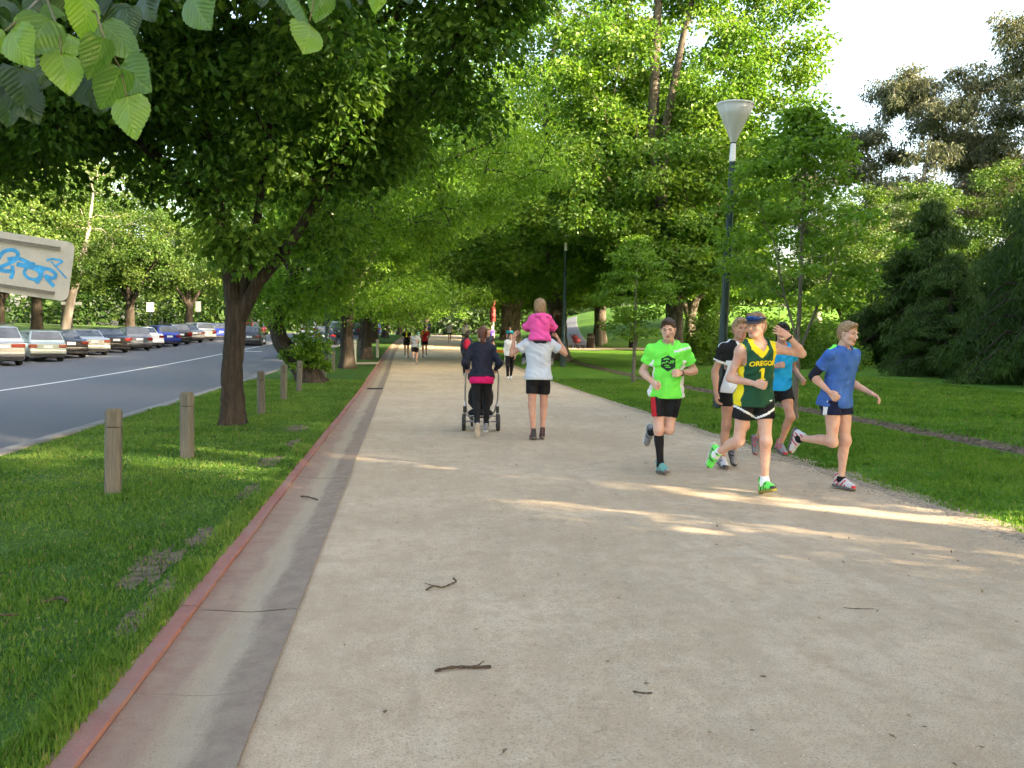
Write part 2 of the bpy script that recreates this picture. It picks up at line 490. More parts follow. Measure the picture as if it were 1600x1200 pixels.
# bare soil where the verge is worn through
SOILP = [(-1.62, 6.1, 0.15, 0.55), (-1.50, 6.9, 0.10, 0.35), (-1.48, 8.9, 0.09, 0.5), (-1.58, 11.0, 0.16, 0.5), (-1.5, 12.8, 0.14, 0.6), (-1.7, 14.8, 0.2, 0.6), (-1.95, 3.45, 0.12, 0.22), (-1.42, 4.9, 0.07, 0.3), (-1.42, 5.5, 0.06, 0.35)]
rs = random.Random(3)
def soil_patch(cx, cy, rx, ry):
    n = 26; pts = []
    for k in range(n):
        a = 2 * math.pi * k / n
        q = 1 + rs.uniform(-0.42, 0.30)
        x = cx + rx * q * math.cos(a); y = cy + ry * q * math.sin(a)
        pts.append((x, y, 0.052 + 0.006))
    return pts
for p in SOILP:
    mb = MB(); pts = soil_patch(*p)
    def vz(x): return float(np.interp(x, [-5.02, -4.4, -3.4, -2.2, -1.5, -1.28], [-0.015, 0.02, 0.05, 0.05, 0.044, 0.042])) + 0.004
    pts = [(x, y, vz(x)) for x, y, z in pts]
    mb.add([(p[0], p[1], vz(p[0]) + 0.002)] + pts, [(0, 1 + k, 1 + (k + 1) % len(pts)) for k in range(len(pts))])
    o = mb.build('bare_soil', M_SOIL, smooth=True); o['kind'] = 'structure'

# ------------------------------------------------------------------ grass blades (nobody could count these)
def blade_mat(name, a, b, c):
    return leaf_mat(name, a, b, c, trans=0.35, gloss=0.015, rough=0.5, hue=(0.24, 0.21, 0.09))
M_BLADE = blade_mat('grass_blade', (0.040, 0.098, 0.014), (0.082, 0.178, 0.024), (0.165, 0.25, 0.046))
M_BLADE2 = blade_mat('lawn_blade', (0.05, 0.125, 0.012), (0.105, 0.225, 0.022), (0.19, 0.29, 0.042))
def vnoise(x, y, s, seed):
    rg = np.random.default_rng(seed); G = rg.random((64, 64))
    u = x / s + 1000; v = y / s + 1000
    i = np.floor(u).astype(int); j = np.floor(v).astype(int); fu = u - i; fv = v - j
    fu = fu * fu * (3 - 2 * fu); fv = fv * fv * (3 - 2 * fv)
    g = lambda a, b: G[a % 64, b % 64]
    return (g(i, j) * (1 - fu) + g(i + 1, j) * fu) * (1 - fv) + (g(i, j + 1) * (1 - fu) + g(i + 1, j + 1) * fu) * fv
def grass(name, label, x0, x1, y0, y1, n, zprof, seed, hmul=1.0, power=2.2, soil=(), mat=None):
    rg = np.random.default_rng(seed)
    y = y0 + (y1 - y0) * rg.random(n) ** power
    x = x0 + (x1 - x0) * rg.random(n)
    keep = np.ones(n, bool)
    for (cx, cy, rx, ry) in soil:
        d = ((x - cx) / rx) ** 2 + ((y - cy) / ry) ** 2
        keep &= (d > (0.35 + 0.9 * rg.random(n))) | (rg.random(n) < 0.38)
    cl = vnoise(x, y, 0.35, seed + 1)
    keep &= rg.random(n) < (0.35 + 0.9 * cl)
    x, y, cl = x[keep], y[keep], cl[keep]; n = len(x)
    dist = np.sqrt(x * x + y * y)
    hgt = (0.022 + 0.034 * rg.random(n) * (0.4 + cl)) * hmul * (1 + 0.012 * dist)
    wid = 0.0022 + 0.0011 * np.clip(dist - 2, 0, 30)
    a = rg.random(n) * 2 * np.pi
    z = H(x, y) + np.interp(x, zprof[0], zprof[1]) - 0.004
    lean = 0.75 * hgt * rg.random(n); b = rg.random(n) * 2 * np.pi
    P = np.stack([x, y, z], -1)
    S = np.stack([np.cos(a), np.sin(a), 0 * a], -1) * wid[:, None]
    T = P + np.stack([np.cos(b) * lean, np.sin(b) * lean, hgt], -1)
    V = np.stack([P - S, P + S, T], 1).reshape(-1, 3)
    F = np.arange(3 * n).reshape(n, 3)
    var = np.clip(0.10 + 0.45 * vnoise(x, y, 1.1, seed + 2) + 0.30 * vnoise(x, y, 0.28, seed + 5) + 0.45 * (rg.random(n) - 0.4), 0, 0.88)
    var = np.where(rg.random(n) < 0.03 + 0.16 * np.clip(vnoise(x, y, 0.8, seed + 7) - 0.55, 0, 1), 1.0, var)
    hgt_s = 0.6 + 0.9 * vnoise(x, y, 0.6, seed + 9)
    V = V.reshape(-1, 3, 3); V[:, 2] = (V[:, 0] + V[:, 1]) / 2 + (V[:, 2] - (V[:, 0] + V[:, 1]) / 2) * hgt_s[:, None]; V = V.reshape(-1, 3)
    o = link(name, np_mesh(name, V, [F], mat or M_BLADE, smooth=False, fattr=var))
    tag(o, label, 'grass', kind='stuff')
VP = ([-5.02, -4.4, -3.4, -2.2, -1.5, -1.28], [-0.015, 0.02, 0.05, 0.05, 0.044, 0.042])
LP = ([XR, XR + 0.25, 6.2, 7.2, 8.3, 8.72, 8.95, 9.15, 9.35, 10.0, 12, 16, 26, 45], [-0.004, 0.02, 0.055, 0.06, 0.045, 0.02, -0.07, -0.06, 0.05, 0.075, 0.06, 0.05, 0.04, 0.03])
grass('verge_turf', 'green turf on the verge between the red kerb and the road', -5.05, -1.25, 2.6, 30, 250000, VP, 1, 0.62, soil=SOILP)
grass('kerb_turf', 'ragged turf creeping over the back of the red kerb', -1.45, -1.24, 2.6, 26, 24000, ([-1.5, -1.28, -1.2], [0.044, 0.042, 0.040]), 4, 1.0, soil=SOILP)
grass('lawn_turf', 'green turf of the lawn strip between gravel path and ditch', XR - 0.12, 8.75, 5.5, 32, 165000, LP, 2, 0.75, 1.7, mat=M_BLADE2)
grass('far_lawn_turf', 'green turf of the wide lawn beyond the ditch', 9.25, 20, 9, 36, 130000, LP, 3, 0.95, 1.5, mat=M_BLADE2)

# loose stones along the ragged right edge of the path and in the ditch
def pebbles(name, label, xs, ys, zs, size, mat, seed):
    rg = np.random.default_rng(seed); n = len(xs)
    o8 = np.array([[1, 0, 0], [-1, 0, 0], [0, 1, 0], [0, -1, 0], [0, 0, 1], [0, 0, -1]], float)
    f8 = np.array([[0, 2, 4], [2, 1, 4], [1, 3, 4], [3, 0, 4], [2, 0, 5], [1, 2, 5], [3, 1, 5], [0, 3, 5]])
    sc = size * (0.5 + rg.random((n, 1, 1))) * (0.7 + 0.6 * rg.random((n, 6, 1))) * np.array([1, 1, 0.6])
    a = rg.random(n) * 6.28
    rot = np.stack([np.stack([np.cos(a), -np.sin(a), 0 * a], -1), np.stack([np.sin(a), np.cos(a), 0 * a], -1), np.stack([0 * a, 0 * a, 1 + 0 * a], -1)], 1)
    V = np.einsum('nij,nkj->nki', rot, o8[None] * sc) + np.stack([xs, ys, zs], -1)[:, None]
    F = (f8[None] + 6 * np.arange(n)[:, None, None]).reshape(-1, 3)
    o = link(name, np_mesh(name, V.reshape(-1, 3), [F], mat, smooth=False, fattr=np.repeat(rg.random(n), 8)))
    tag(o, label, 'gravel', kind='stuff')
def stone_mat(name, a, b):
    t = NT(name); at = t.n('Attribute', attribute_name='var')
    t.principled(t.ramp(at.outputs['Fac'], [(0, a), (1, b)]), 0.9, spec=0.2); return t.mat
rg = np.random.default_rng(8)
n = 5000
ye = 4.5 + 26 * rg.random(n) ** 1.6; xe = XR - 0.22 + 0.38 * rg.standard_normal(n) * 0.5
pebbles('edge_gravel', 'loose brown grit along the right edge of the path', xe, ye, H(xe, ye) + np.interp(xe, [4.8, XR, XR + .25], [0.004, -0.002, 0.02]), 0.009, stone_mat('grit', (0.20, 0.155, 0.11), (0.50, 0.42, 0.32)), 9)
n = 5000
ye = 2.4 + 12 * rg.random(n) ** 1.9; xe = -0.55 + 5.6 * rg.random(n)
pebbles('path_grit', 'fine loose grit scattered over the gravel path', xe, ye, H(xe, ye) + np.interp(xe, [-.66, .5, 2, 3.6, 4.8], [0, .004, .012, .012, .004]), 0.0038, stone_mat('fine_grit', (0.20, 0.15, 0.10), (0.66, 0.58, 0.46)), 10)
n = 4200
ye = 6 + 40 * rg.random(n) ** 1.4; xe = 9.03 + 0.16 * rg.standard_normal(n)
pebbles('ditch_rubble', 'brown stones and clods lying in the shallow ditch', xe, ye, H(xe, ye) + np.interp(xe, [8.70, 8.84, 8.97, 9.14, 9.26, 9.37], [0.03, -.03, -.062, -.05, .02, .06]), 0.028, stone_mat('clods', (0.07, 0.05, 0.035), (0.24, 0.17, 0.12)), 12)
# ================================================================== TREES
M_BARK_ELM = bark_mat('elm_bark', (0.024, 0.019, 0.015), (0.058, 0.047, 0.037), (0.105, 0.088, 0.07), 12.0, 0.14, 0.9)
M_BARK_PLANE = bark_mat('plane_bark', (0.05, 0.040, 0.030), (0.10, 0.082, 0.062), (0.24, 0.21, 0.165), 3.0, 0.5, 0.3)
M_BARK_GUM = bark_mat('gum_bark', (0.26, 0.20, 0.16), (0.45, 0.39, 0.33), (0.62, 0.57, 0.51), 2.2, 0.25, 0.2)
M_BARK_DARK = bark_mat('conifer_bark', (0.03, 0.022, 0.016), (0.06, 0.045, 0.034), (0.10, 0.075, 0.06))
M_BARK_YOUNG = bark_mat('sapling_bark', (0.10, 0.085, 0.07), (0.17, 0.15, 0.125), (0.25, 0.225, 0.19), 14, 0.4, 0.3)
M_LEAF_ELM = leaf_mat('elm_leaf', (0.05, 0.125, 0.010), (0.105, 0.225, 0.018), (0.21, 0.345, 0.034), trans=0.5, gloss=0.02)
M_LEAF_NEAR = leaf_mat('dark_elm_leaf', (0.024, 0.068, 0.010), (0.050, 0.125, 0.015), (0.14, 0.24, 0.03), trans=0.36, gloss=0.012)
M_LEAF_PLANE = leaf_mat('plane_leaf', (0.045, 0.115, 0.011), (0.09, 0.195, 0.019), (0.18, 0.27, 0.038), trans=0.42, gloss=0.02)
M_LEAF_YOUNG = leaf_mat('sapling_leaf', (0.06, 0.15, 0.014), (0.12, 0.24, 0.022), (0.21, 0.33, 0.045), trans=0.45, gloss=0.02)
M_LEAF_GUM = leaf_mat('gum_leaf', (0.048, 0.062, 0.036), (0.085, 0.098, 0.056), (0.145, 0.145, 0.085), trans=0.25, gloss=0.015)
M_LEAF_CON = leaf_mat('conifer_needle', (0.024, 0.056, 0.012), (0.046, 0.094, 0.018), (0.085, 0.14, 0.032), trans=0.28, gloss=0.015)
M_LEAF_CEDAR = leaf_mat('cedar_needle', (0.03, 0.055, 0.022), (0.055, 0.09, 0.035), (0.10, 0.13, 0.05), trans=0.2, gloss=0.03)
M_LEAF_PARK = leaf_mat('park_leaf', (0.022, 0.058, 0.010), (0.05, 0.108, 0.015), (0.12, 0.175, 0.03), trans=0.36, gloss=0.02)

def norm(a): return a / np.maximum(1e-9, np.linalg.norm(a, axis=-1, keepdims=True))

def leaf_cloud(C, rad, per, size, rg, flat=0.6, droop=0.5, aspect=0.62, up=0.6, var0=None):
    """leaves (folded kites) spread round cluster centres C"""
    n = len(C) * per
    ci = np.repeat(np.arange(len(C)), per)
    d = norm(rg.standard_normal((n, 3))) * (rg.random((n, 1)) ** 0.45)
    r = np.asarray(rad)[ci] if np.ndim(rad) else np.full(n, rad)
    P = C[ci] + d * r[:, None] * np.array([1, 1, flat])
    ax = norm(d * np.array([1, 1, 0.3]) + 0.8 * rg.standard_normal((n, 3)) * np.array([1, 1, 0.4]) + np.array([0, 0, -droop]))
    nn = rg.standard_normal((n, 3)) * 0.8 + np.array([0, 0, up])
    sd = norm(np.cross(nn, ax)); nn = np.cross(ax, sd)
    L = size * (0.65 + 0.7 * rg.random((n, 1)))
    W = L * aspect * 0.5
    v0 = P; v1 = P + ax * L * 0.42 + sd * W + nn * W * 0.35; v2 = P + ax * L - nn * L * 0.12; v3 = P + ax * L * 0.42 - sd * W + nn * W * 0.35
    V = np.stack([v0, v1, v2, v3], 1).reshape(-1, 3)
    F = np.arange(4 * n).reshape(n, 4)
    cv = rg.random(len(C)) if var0 is None else var0
    var = np.clip(0.15 + 0.45 * cv[ci] + 0.5 * rg.random(n) ** 1.5, 0, 1)
    return V, F, var

def tubes(segs, n=6):
    """segs: list of (p0, p1, r0, r1) -> verts, quads"""
    V = []; F = []
    for p0, p1, r0, r1 in segs:
        t = p1 - p0; L = np.linalg.norm(t)
        if L < 1e-4: continue
        t = t / L
        u = np.cross(t, [0.3, 0.9, 0.2]); u /= np.linalg.norm(u); w = np.cross(t, u)
        k = 4 if r0 < 0.03 else (6 if r0 < 0.12 else 10)
        a = np.arange(k) * 2 * np.pi / k
        ring = np.cos(a)[:, None] * u + np.sin(a)[:, None] * w
        b = len(V)
        V.extend(p0 + ring * r0); V.extend(p1 + t * r1 * 0.3 + ring * r1)
        for j in range(k):
            j2 = (j + 1) % k
            F.append((b + j, b + j2, b + k + j2, b + k + j))
    return np.array(V), np.array(F)

def trunk_mesh(name, pts, rad, mat, seed=0, n=14, flare=1.6, parent=None, rough=0.07):
    """tapered, uneven trunk through pts with a root flare"""
    rg = np.random.default_rng(seed)
    P = np.array(pts, float); Rr = np.array(rad, float)
    m = max(10, len(P) * 5); tt = np.linspace(0, len(P) - 1, m)
    # catmull-like smoothing
    Q = np.stack([np.interp(tt, np.arange(len(P)), P[:, k]) for k in range(3)], -1)
    for _ in range(2): Q[1:-1] = 0.25 * Q[:-2] + 0.5 * Q[1:-1] + 0.25 * Q[2:]
    rr = np.interp(tt, np.arange(len(P)), Rr)
    hz = Q[:, 2] - Q[0, 2]
    rr = rr * (1 + (flare - 1) * np.exp(-np.maximum(0, hz) / (Rr[0] * 0.9 + 0.02)))
    ph = rg.random(4) * 6.28
    V = []
    for i in range(m):
        t = Q[min(i + 1, m - 1)] - Q[max(i - 1, 0)]; t /= np.linalg.norm(t)
        u = np.cross(t, [0, 1, 0.1]); u /= np.linalg.norm(u); w = np.cross(t, u)
        a = np.arange(n) * 2 * np.pi / n
        lob = 1 + rough * (np.sin(3 * a + ph[0] + 0.5 * i / m) + 0.7 * np.sin(5 * a + ph[1] - i / m)) * (1 + 1.6 * math.exp(-hz[i] / 0.5)) + rough * 0.5 * rg.standard_normal(n)
        V.append(Q[i] + (np.cos(a)[:, None] * u + np.sin(a)[:, None] * w) * rr[i] * lob[:, None])
    V = np.concatenate(V)
    i = np.arange(m - 1)[:, None] * n + np.arange(n)[None]; j = np.arange(m - 1)[:, None] * n + (np.arange(n)[None] + 1) % n
    F = np.stack([i, j, j + n, i + n], -1).reshape(-1, 4)
    V = np.concatenate([V, Q[-1:]]); top = len(V) - 1
    b = (m - 1) * n
    T = np.array([[b + k, b + (k + 1) % n, top] for k in range(n)])
    return link(name, np_mesh(name, V, [F, T], mat), parent)

def grow(limbs, C, rg, rtip=0.012, pw=2.3, wig=0.12):
    """join every cluster centre to the nearest limb point or earlier cluster; radii by pipe model"""
    nodes = []; parent = []; fixed = []
    for pl, rl in limbs:
        pl = np.array(pl, float)
        for k in range(len(pl)):
            nodes.append(pl[k]); parent.append(-2 if k == 0 else len(nodes) - 2); fixed.append(rl[k])
    nl = len(nodes)
    base = np.array(limbs[0][0][0], float)
    order = np.argsort([min(np.linalg.norm(c - n) for n in nodes[:nl]) for c in C])
    N = np.array(nodes)
    for oi in order:
        c = C[oi]
        d = np.linalg.norm(N - c, axis=1)
        hb = np.where(N[:, 2] > c[2] + 0.5, 1.35, 1.0)
        j = int(np.argmin(d * hb))
        p = N[j]
        mid = (p + c) / 2 + rg.standard_normal(3) * wig * np.linalg.norm(c - p) + np.array([0, 0, 0.06 * np.linalg.norm(c - p)])
        N = np.vstack([N, mid, c]); parent += [j, len(N) - 2]; fixed += [None, None]
    n = len(N); acc = np.zeros(n)
    kids = np.zeros(n, int)
    for i in range(n - 1, nl - 1, -1):
        if acc[i] == 0: acc[i] = rtip ** pw
        acc[parent[i]] += acc[i]
    rad = acc ** (1 / pw)
    for i in range(nl): rad[i] = fixed[i] if fixed[i] else rad[i]
    segs = []
    for i in range(n):
        if parent[i] >= 0:
            r0 = rad[parent[i]]; r1 = rad[i]
            if i >= nl: r0 = min(r0, r1 * 1.5)
            segs.append((N[parent[i]], N[i], r0, r1))
    return segs

def lobe_clusters(lobes, rg, inner=0.45):
    out = []; rad = []
    for (cx, cy, cz, rx, ry, rz, n) in lobes:
        d = norm(rg.standard_normal((n, 3)))
        r = inner + (1 - inner) * rg.random((n, 1)) ** 0.6
        out.append(np.array([cx, cy, cz]) + d * r * np.array([rx, ry, rz]))
    return np.concatenate(out)

def make_tree(name, trunk, trad, limbs, C, crad, per, lsize, mbark, mleaf, seed, flare=1.6, flat=0.6, droop=0.5, aspect=0.62, up=0.6, rough=0.07, wig=0.12, rtip=0.012):
    rg = np.random.default_rng(seed)
    root = empty(name)
    trunk_mesh('trunk', trunk, trad, mbark, seed, parent=root, flare=flare, rough=rough)
    segs = grow(limbs, C, rg, rtip=rtip, wig=wig)
    V, F = tubes(segs)
    link('branches', np_mesh('branches', V, [F], mbark), root)
    V, F, var = leaf_cloud(C, crad, per, lsize, rg, flat, droop, aspect, up)
    link('crown', np_mesh('crown', V, [F], mleaf, smooth=False, fattr=var), root)
    return root

def place(root, loc, rz=0.0, s=1.0, label=None, cat='tree', group=None, sz=None):
    root.location = loc; root.rotation_euler = (0, 0, rz); root.scale = (s, s, sz or s)
    return tag(root, label, cat, group)
def clone(root, loc, rz, s, label, group=None, cat='tree', sz=None, name=None):
    c = copy_tree(root)
    if 'group' in c: del c['group']
    if name: c.name = name
    return place(c, loc, rz, s, label, cat, group, sz)

AV = 'elms of the avenue on the left verge'
# --- nearest elm on the verge: trunk that forks in three at head height
rg = np.random.default_rng(21)
lob = [(-0.6, 0.3, 6.3, 4.6, 4.2, 2.4, 90), (1.6, -0.8, 6.0, 2.6, 3.0, 2.0, 40), (-3.6, -0.5, 5.6, 2.9, 3.2, 1.9, 46), (0.2, 0.6, 9.0, 4.4, 4.2, 2.6, 50), (3.0, -1.2, 7.2, 1.6, 2.0, 2.2, 22), (-5.4, 1.5, 6.2, 2.0, 3.0, 1.8, 24), (0.3, -3.6, 7.2, 3.6, 1.8, 1.8, 40), (0.2, -0.4, 4.9, 3.0, 2.4, 1.0, 60), (-3.6, -0.3, 4.5, 3.2, 2.6, 0.9, 64), (-5.6, 0.4, 5.2, 2.4, 3.0, 1.3, 40), (-2.0, -2.4, 6.2, 3.4, 1.6, 1.6, 40)]
C = lobe_clusters(lob, rg)
C = C[C[:, 2] > 4.0 + 0.04 * np.abs(C[:, 0] + 0.5)]
C = np.vstack([C, [[0.25, -0.75, 2.75], [-0.1, -0.7, 2.95], [0.0, -0.7, 3.6], [-1.2, -0.6, 3.8], [-2.6, -0.6, 3.75], [-3.6, -0.5, 3.7], [-4.6, -0.2, 3.7], [-5.6, 0.2, 3.9], [1.5, -0.6, 3.9], [0.1, -0.6, 3.0], [-0.35, -0.5, 3.55], [0.45, -0.55, 2.95], [1.1, 0.2, 3.35], [1.7, -0.2, 3.3], [1.35, 0.4, 2.9], [2.2, -0.6, 4.2], [2.5, -0.5, 4.8], [3.7, -0.9, 5.3], [3.85, -1.0, 4.9], [3.6, -1.1, 5.8]]])
limbs = [([(0.02, 0, 2.0), (-0.06, 0.05, 2.7), (-0.22, 0.1, 3.6), (-0.5, 0.2, 5.0), (-0.9, 0.3, 6.8), (-1.0, 0.4, 8.6)], [0.135, 0.12, 0.105, 0.09, 0.07, 0.05]),
         ([(0.1, 0.02, 1.95), (0.26, 0.1, 2.6), (0.36, 0.2, 3.3), (0.5, 0.3, 4.6), (0.7, 0.2, 6.4), (0.9, 0, 8.2)], [0.105, 0.085, 0.075, 0.065, 0.055, 0.04]),
         ([(0.12, -0.02, 1.75), (0.42, -0.05, 2.35), (0.85, -0.1, 2.85), (1.4, -0.25, 3.7), (2.0, -0.5, 4.9), (2.6, -0.8, 6.4)], [0.12, 0.105, 0.09, 0.075, 0.06, 0.04]),
         ([(-0.22, 0.1, 3.5), (-1.5, -0.2, 4.6), (-3.2, -0.5, 5.4), (-4.8, -0.4, 5.9)], [0.09, 0.075, 0.055, 0.03])]
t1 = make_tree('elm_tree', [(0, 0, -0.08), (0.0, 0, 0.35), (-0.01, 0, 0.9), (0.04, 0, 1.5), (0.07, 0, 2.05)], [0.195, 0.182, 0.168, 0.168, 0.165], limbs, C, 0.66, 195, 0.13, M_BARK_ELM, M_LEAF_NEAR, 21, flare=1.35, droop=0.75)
place(t1, gp(-2.80, 15.1, 0.05), 0, 1, 'nearest elm on the left verge with a trunk forking into three limbs', 'tree', AV)

# --- the second elm, leaning, with a burst of shoots at its foot
rg = np.random.default_rng(22)
lob = [(1.0, 0, 7.6, 5.2, 4.6, 3.6, 110), (4.0, -0.5, 7.4, 3.8, 3.6, 3.2, 80), (2.2, 0.5, 11.6, 4.6, 4.4, 2.6, 60), (-3.0, 0, 7.2, 3.0, 3.4, 2.6, 40), (0.6, -1.6, 4.3, 1.6, 1.4, 0.9, 18)]
C = lobe_clusters(lob, rg)
C = C[C[:, 2] > 3.4]
C = np.vstack([C, [[-0.2, -0.5, 2.2], [-0.35, -0.3, 2.6], [0.3, -0.6, 2.9], [-0.5, -0.2, 3.0], [0.6, -0.5, 3.3], [0.9, -0.8, 3.0], [-1.0, -0.5, 2.0], [-0.7, -0.6, 2.1], [-1.4, -0.3, 2.5], [-1.1, -0.6, 2.6], [-0.5, -0.7, 2.5], [-1.6, -0.4, 3.0], [0.2, -0.8, 2.5], [-1.9, 0.0, 2.7], [1.3, -0.7, 3.1], [1.7, -0.9, 3.4], [0.9, -0.4, 2.7], [-0.9, -0.5, 3.2]]])
limbs = [([(-0.95, 0.0, 2.05), (-0.6, 0, 2.9), (0.1, 0.1, 4.2), (0.8, 0, 6.0), (1.3, 0, 8.5), (1.8, 0, 10.5)], [0.2, 0.19, 0.17, 0.14, 0.1, 0.05]),
         ([(0.1, 0.1, 4.0), (1.8, -0.2, 5.6), (3.6, -0.4, 6.6), (5.4, -0.4, 7.4)], [0.13, 0.10, 0.07, 0.04]),
         ([(-0.4, 0, 3.2), (-1.6, 0.2, 4.8), (-2.8, 0.1, 6.4)], [0.11, 0.08, 0.05])]
t2 = make_tree('elm_tree', [(0.1, 0, -0.1), (-0.02, 0, 0.25), (-0.42, 0, 0.75), (-0.86, 0, 1.25), (-0.98, 0, 1.7), (-0.93, 0, 2.1)], [0.40, 0.36, 0.29, 0.25, 0.23, 0.21], limbs, C, 0.85, 250, 0.11, M_BARK_ELM, M_LEAF_ELM, 22, flare=1.2, droop=0.8)
rg = np.random.default_rng(5)
Cs = np.array([0.0, -0.18, 1.0]) + rg.standard_normal((75, 3)) * np.array([0.30, 0.24, 0.34])
V, F, var = leaf_cloud(Cs, 0.16, 45, 0.10, rg, 0.9, 0.5)
link('basal_shoots', np_mesh('basal_shoots', V, [F], M_LEAF_ELM, smooth=False, fattr=var), t2)
place(t2, gp(-2.86, 27.8, 0.05), 0, 1, 'leaning elm with a bush of leafy shoots on its crooked trunk', 'tree', AV)

# --- a straight avenue elm, copied down the row
rg = np.random.default_rng(23)
lob = [(0.8, 0, 8.0, 5.0, 4.8, 3.6, 120), (3.6, 0.4, 8.2, 4.0, 3.8, 3.2, 70), (1.0, 0, 12.4, 4.6, 4.4, 3.0, 70), (-3.2, 0.4, 7.6, 3.2, 3.6, 3.0, 50)]
C = lobe_clusters(lob, rg); C = C[C[:, 2] > 3.6]
C = np.vstack([C, np.array([1.0, -0.6, 3.1]) + rg.standard_normal((60, 3)) * np.array([2.3, 2.2, 0.45])])
limbs = [([(0.02, 0, 2.6), (0.1, 0, 4.4), (0.4, 0, 7.0), (0.6, 0, 10.0)], [0.24, 0.2, 0.14, 0.06]),
         ([(0.05, 0, 2.5), (0.9, 0.2, 4.4), (2.4, 0.3, 6.4), (4.2, 0.4, 8.0)], [0.17, 0.13, 0.09, 0.04]),
         ([(0.02, 0, 2.9), (-1.0, 0.2, 4.8), (-2.6, 0.3, 6.8)], [0.15, 0.11, 0.05])]
t3 = make_tree('elm_tree', [(0.0, 0, -0.1), (0, 0, 0.6), (-0.05, 0, 1.5), (0.0, 0, 2.3), (0.03, 0, 2.8)], [0.29, 0.27, 0.25, 0.25, 0.25], limbs, C, 0.9, 185, 0.125, M_BARK_ELM, M_LEAF_ELM, 23, flare=1.5, droop=0.8)
place(t3, gp(-2.35, 37.9, 0.05), 0.4, 1.0, 'upright elm just before the cross path on the left verge', 'tree', AV)
for k, (X, Y, rz, s, lb) in enumerate([
    (-1.98, 47.2, 1.9, 1.0, 'dark leaning-topped elm just past the white post by the cross path'),
    (-1.9, 62, 3.4, 1.1, 'third elm past the cross path, its trunk beside the jogging trio'),
    (-1.8, 75, 5.0, 1.15, 'fourth elm past the cross path on the left verge'),
    (-1.7, 90, 0.9, 1.2, 'fifth elm past the cross path, far along the left verge'),
    (-1.2, 108, 2.3, 1.2, 'far elm closing the avenue on its left side'),
    (1.0, 135, 4.0, 1.3, 'farthest elm at the left where the path bends away')]):
    clone(t3, gp(X + float(off(Y)) - (0 if Y < 60 else 1.0), Y, 0.04), rz, s, lb, AV)

# --- big plane tree right of the path
rg = np.random.default_rng(31)
lob = [(0, 0, 11, 6.5, 6.5, 5.0, 150), (-4.5, -1.5, 8.5, 4.4, 4.2, 3.6, 60), (4.5, -1.0, 9.0, 4.6, 4.4, 4.0, 70), (0.5, 0, 18.0, 5.6, 5.6, 4.4, 90), (0.5, -5.0, 8.4, 4.5, 3.0, 3.8, 56), (3.0, -2.5, 14.5, 4.5, 4.0, 3.6, 50), (-3.6, -8.6, 7.4, 3.0, 2.2, 2.2, 40), (-3.5, -3, 5.0, 4.0, 4.0, 1.4, 60), (3.5, -3, 5.0, 4.0, 4.0, 1.4, 60), (0, 4, 5.0, 4.0, 3.0, 1.4, 40)]
C = lobe_clusters(lob, rg, 0.5); C = C[C[:, 2] > 3.4 + 0.8 * (np.hypot(C[:, 0], C[:, 1]) < 2.2)]
limbs = [([(0, 0, 3.4), (-0.4, 0, 6.0), (-1.0, 0.2, 10.0), (-0.8, 0, 15.0), (-0.2, 0, 19.5)], [0.42, 0.34, 0.26, 0.17, 0.07]),
         ([(0.1, 0, 3.2), (1.6, -0.3, 6.2), (3.0, -0.8, 9.5), (3.6, -1.0, 13.5), (3.4, -1.2, 17.0)], [0.34, 0.26, 0.2, 0.13, 0.06]),
         ([(-0.1, 0, 3.0), (-1.8, -0.4, 5.4), (-4.0, -1.0, 7.6), (-6.2, -1.4, 9.0)], [0.30, 0.22, 0.14, 0.06]),
         ([(0.1, -0.1, 3.4), (0.6, -1.8, 6.0), (0.8, -3.8, 8.4), (0.9, -5.2, 10)], [0.26, 0.18, 0.12, 0.06])]
pl = make_tree('plane_tree', [(0, 0, -0.2), (0, 0, 0.8), (0.05, 0, 2.0), (0.0, 0, 3.0), (0, 0, 3.7)], [0.62, 0.56, 0.50, 0.52, 0.5], limbs, C, 1.05, 160, 0.19, M_BARK_PLANE, M_LEAF_PLANE, 31, flare=1.5, aspect=0.85, droop=0.5, rough=0.06)
place(pl, gp(8.5, 50, 0.04), 0.3, 1.0, 'stout plane tree with a forked trunk at the right edge of the path', 'tree', 'plane trees right of the path')

# --- second plane, taller, pale limbs showing high up
rg = np.random.default_rng(32)
lob = [(-1.5, 0, 9.0, 4.5, 4.8, 4.2, 110), (2.2, 0.6, 8.6, 4.4, 4.6, 4.2, 100), (0, 0, 15.0, 5.4, 4.8, 4.2, 120), (0.8, 0, 21.0, 5.0, 4.6, 4.0, 90), (-4.2, -1, 15.5, 3.2, 3.2, 4.5, 50), (4.0, -0.6, 15.0, 2.6, 3.0, 4.2, 46), (0, -2.5, 5.6, 3.8, 2.2, 1.8, 40)]
C = lobe_clusters(lob, rg, 0.5)
gap = (np.abs(C[:, 0] + 1.6) < 0.9) & (C[:, 1] < 0.4) & (C[:, 2] > 11)
C = C[~gap & (C[:, 2] > 3.6)]
limbs = [([(0, 0, 3.0), (-0.8, -0.3, 7.0), (-1.5, -0.6, 11.5), (-1.5, -0.8, 16.5), (-1.0, -0.6, 22.0)], [0.4, 0.34, 0.27, 0.2, 0.07]),
         ([(-0.9, -0.3, 7.4), (-1.0, -1.0, 11.5), (-0.3, -1.4, 16.0), (0.7, -1.4, 20.0)], [0.24, 0.2, 0.15, 0.06]),
         ([(0.1, 0, 3.2), (1.6, 0, 7.0), (2.8, 0, 11.0), (3.2, 0, 16.0)], [0.34, 0.26, 0.18, 0.06]),
         ([(-0.2, 0, 4.2), (-2.4, -0.3, 7.0), (-4.2, -0.6, 10.0)], [0.22, 0.15, 0.06])]
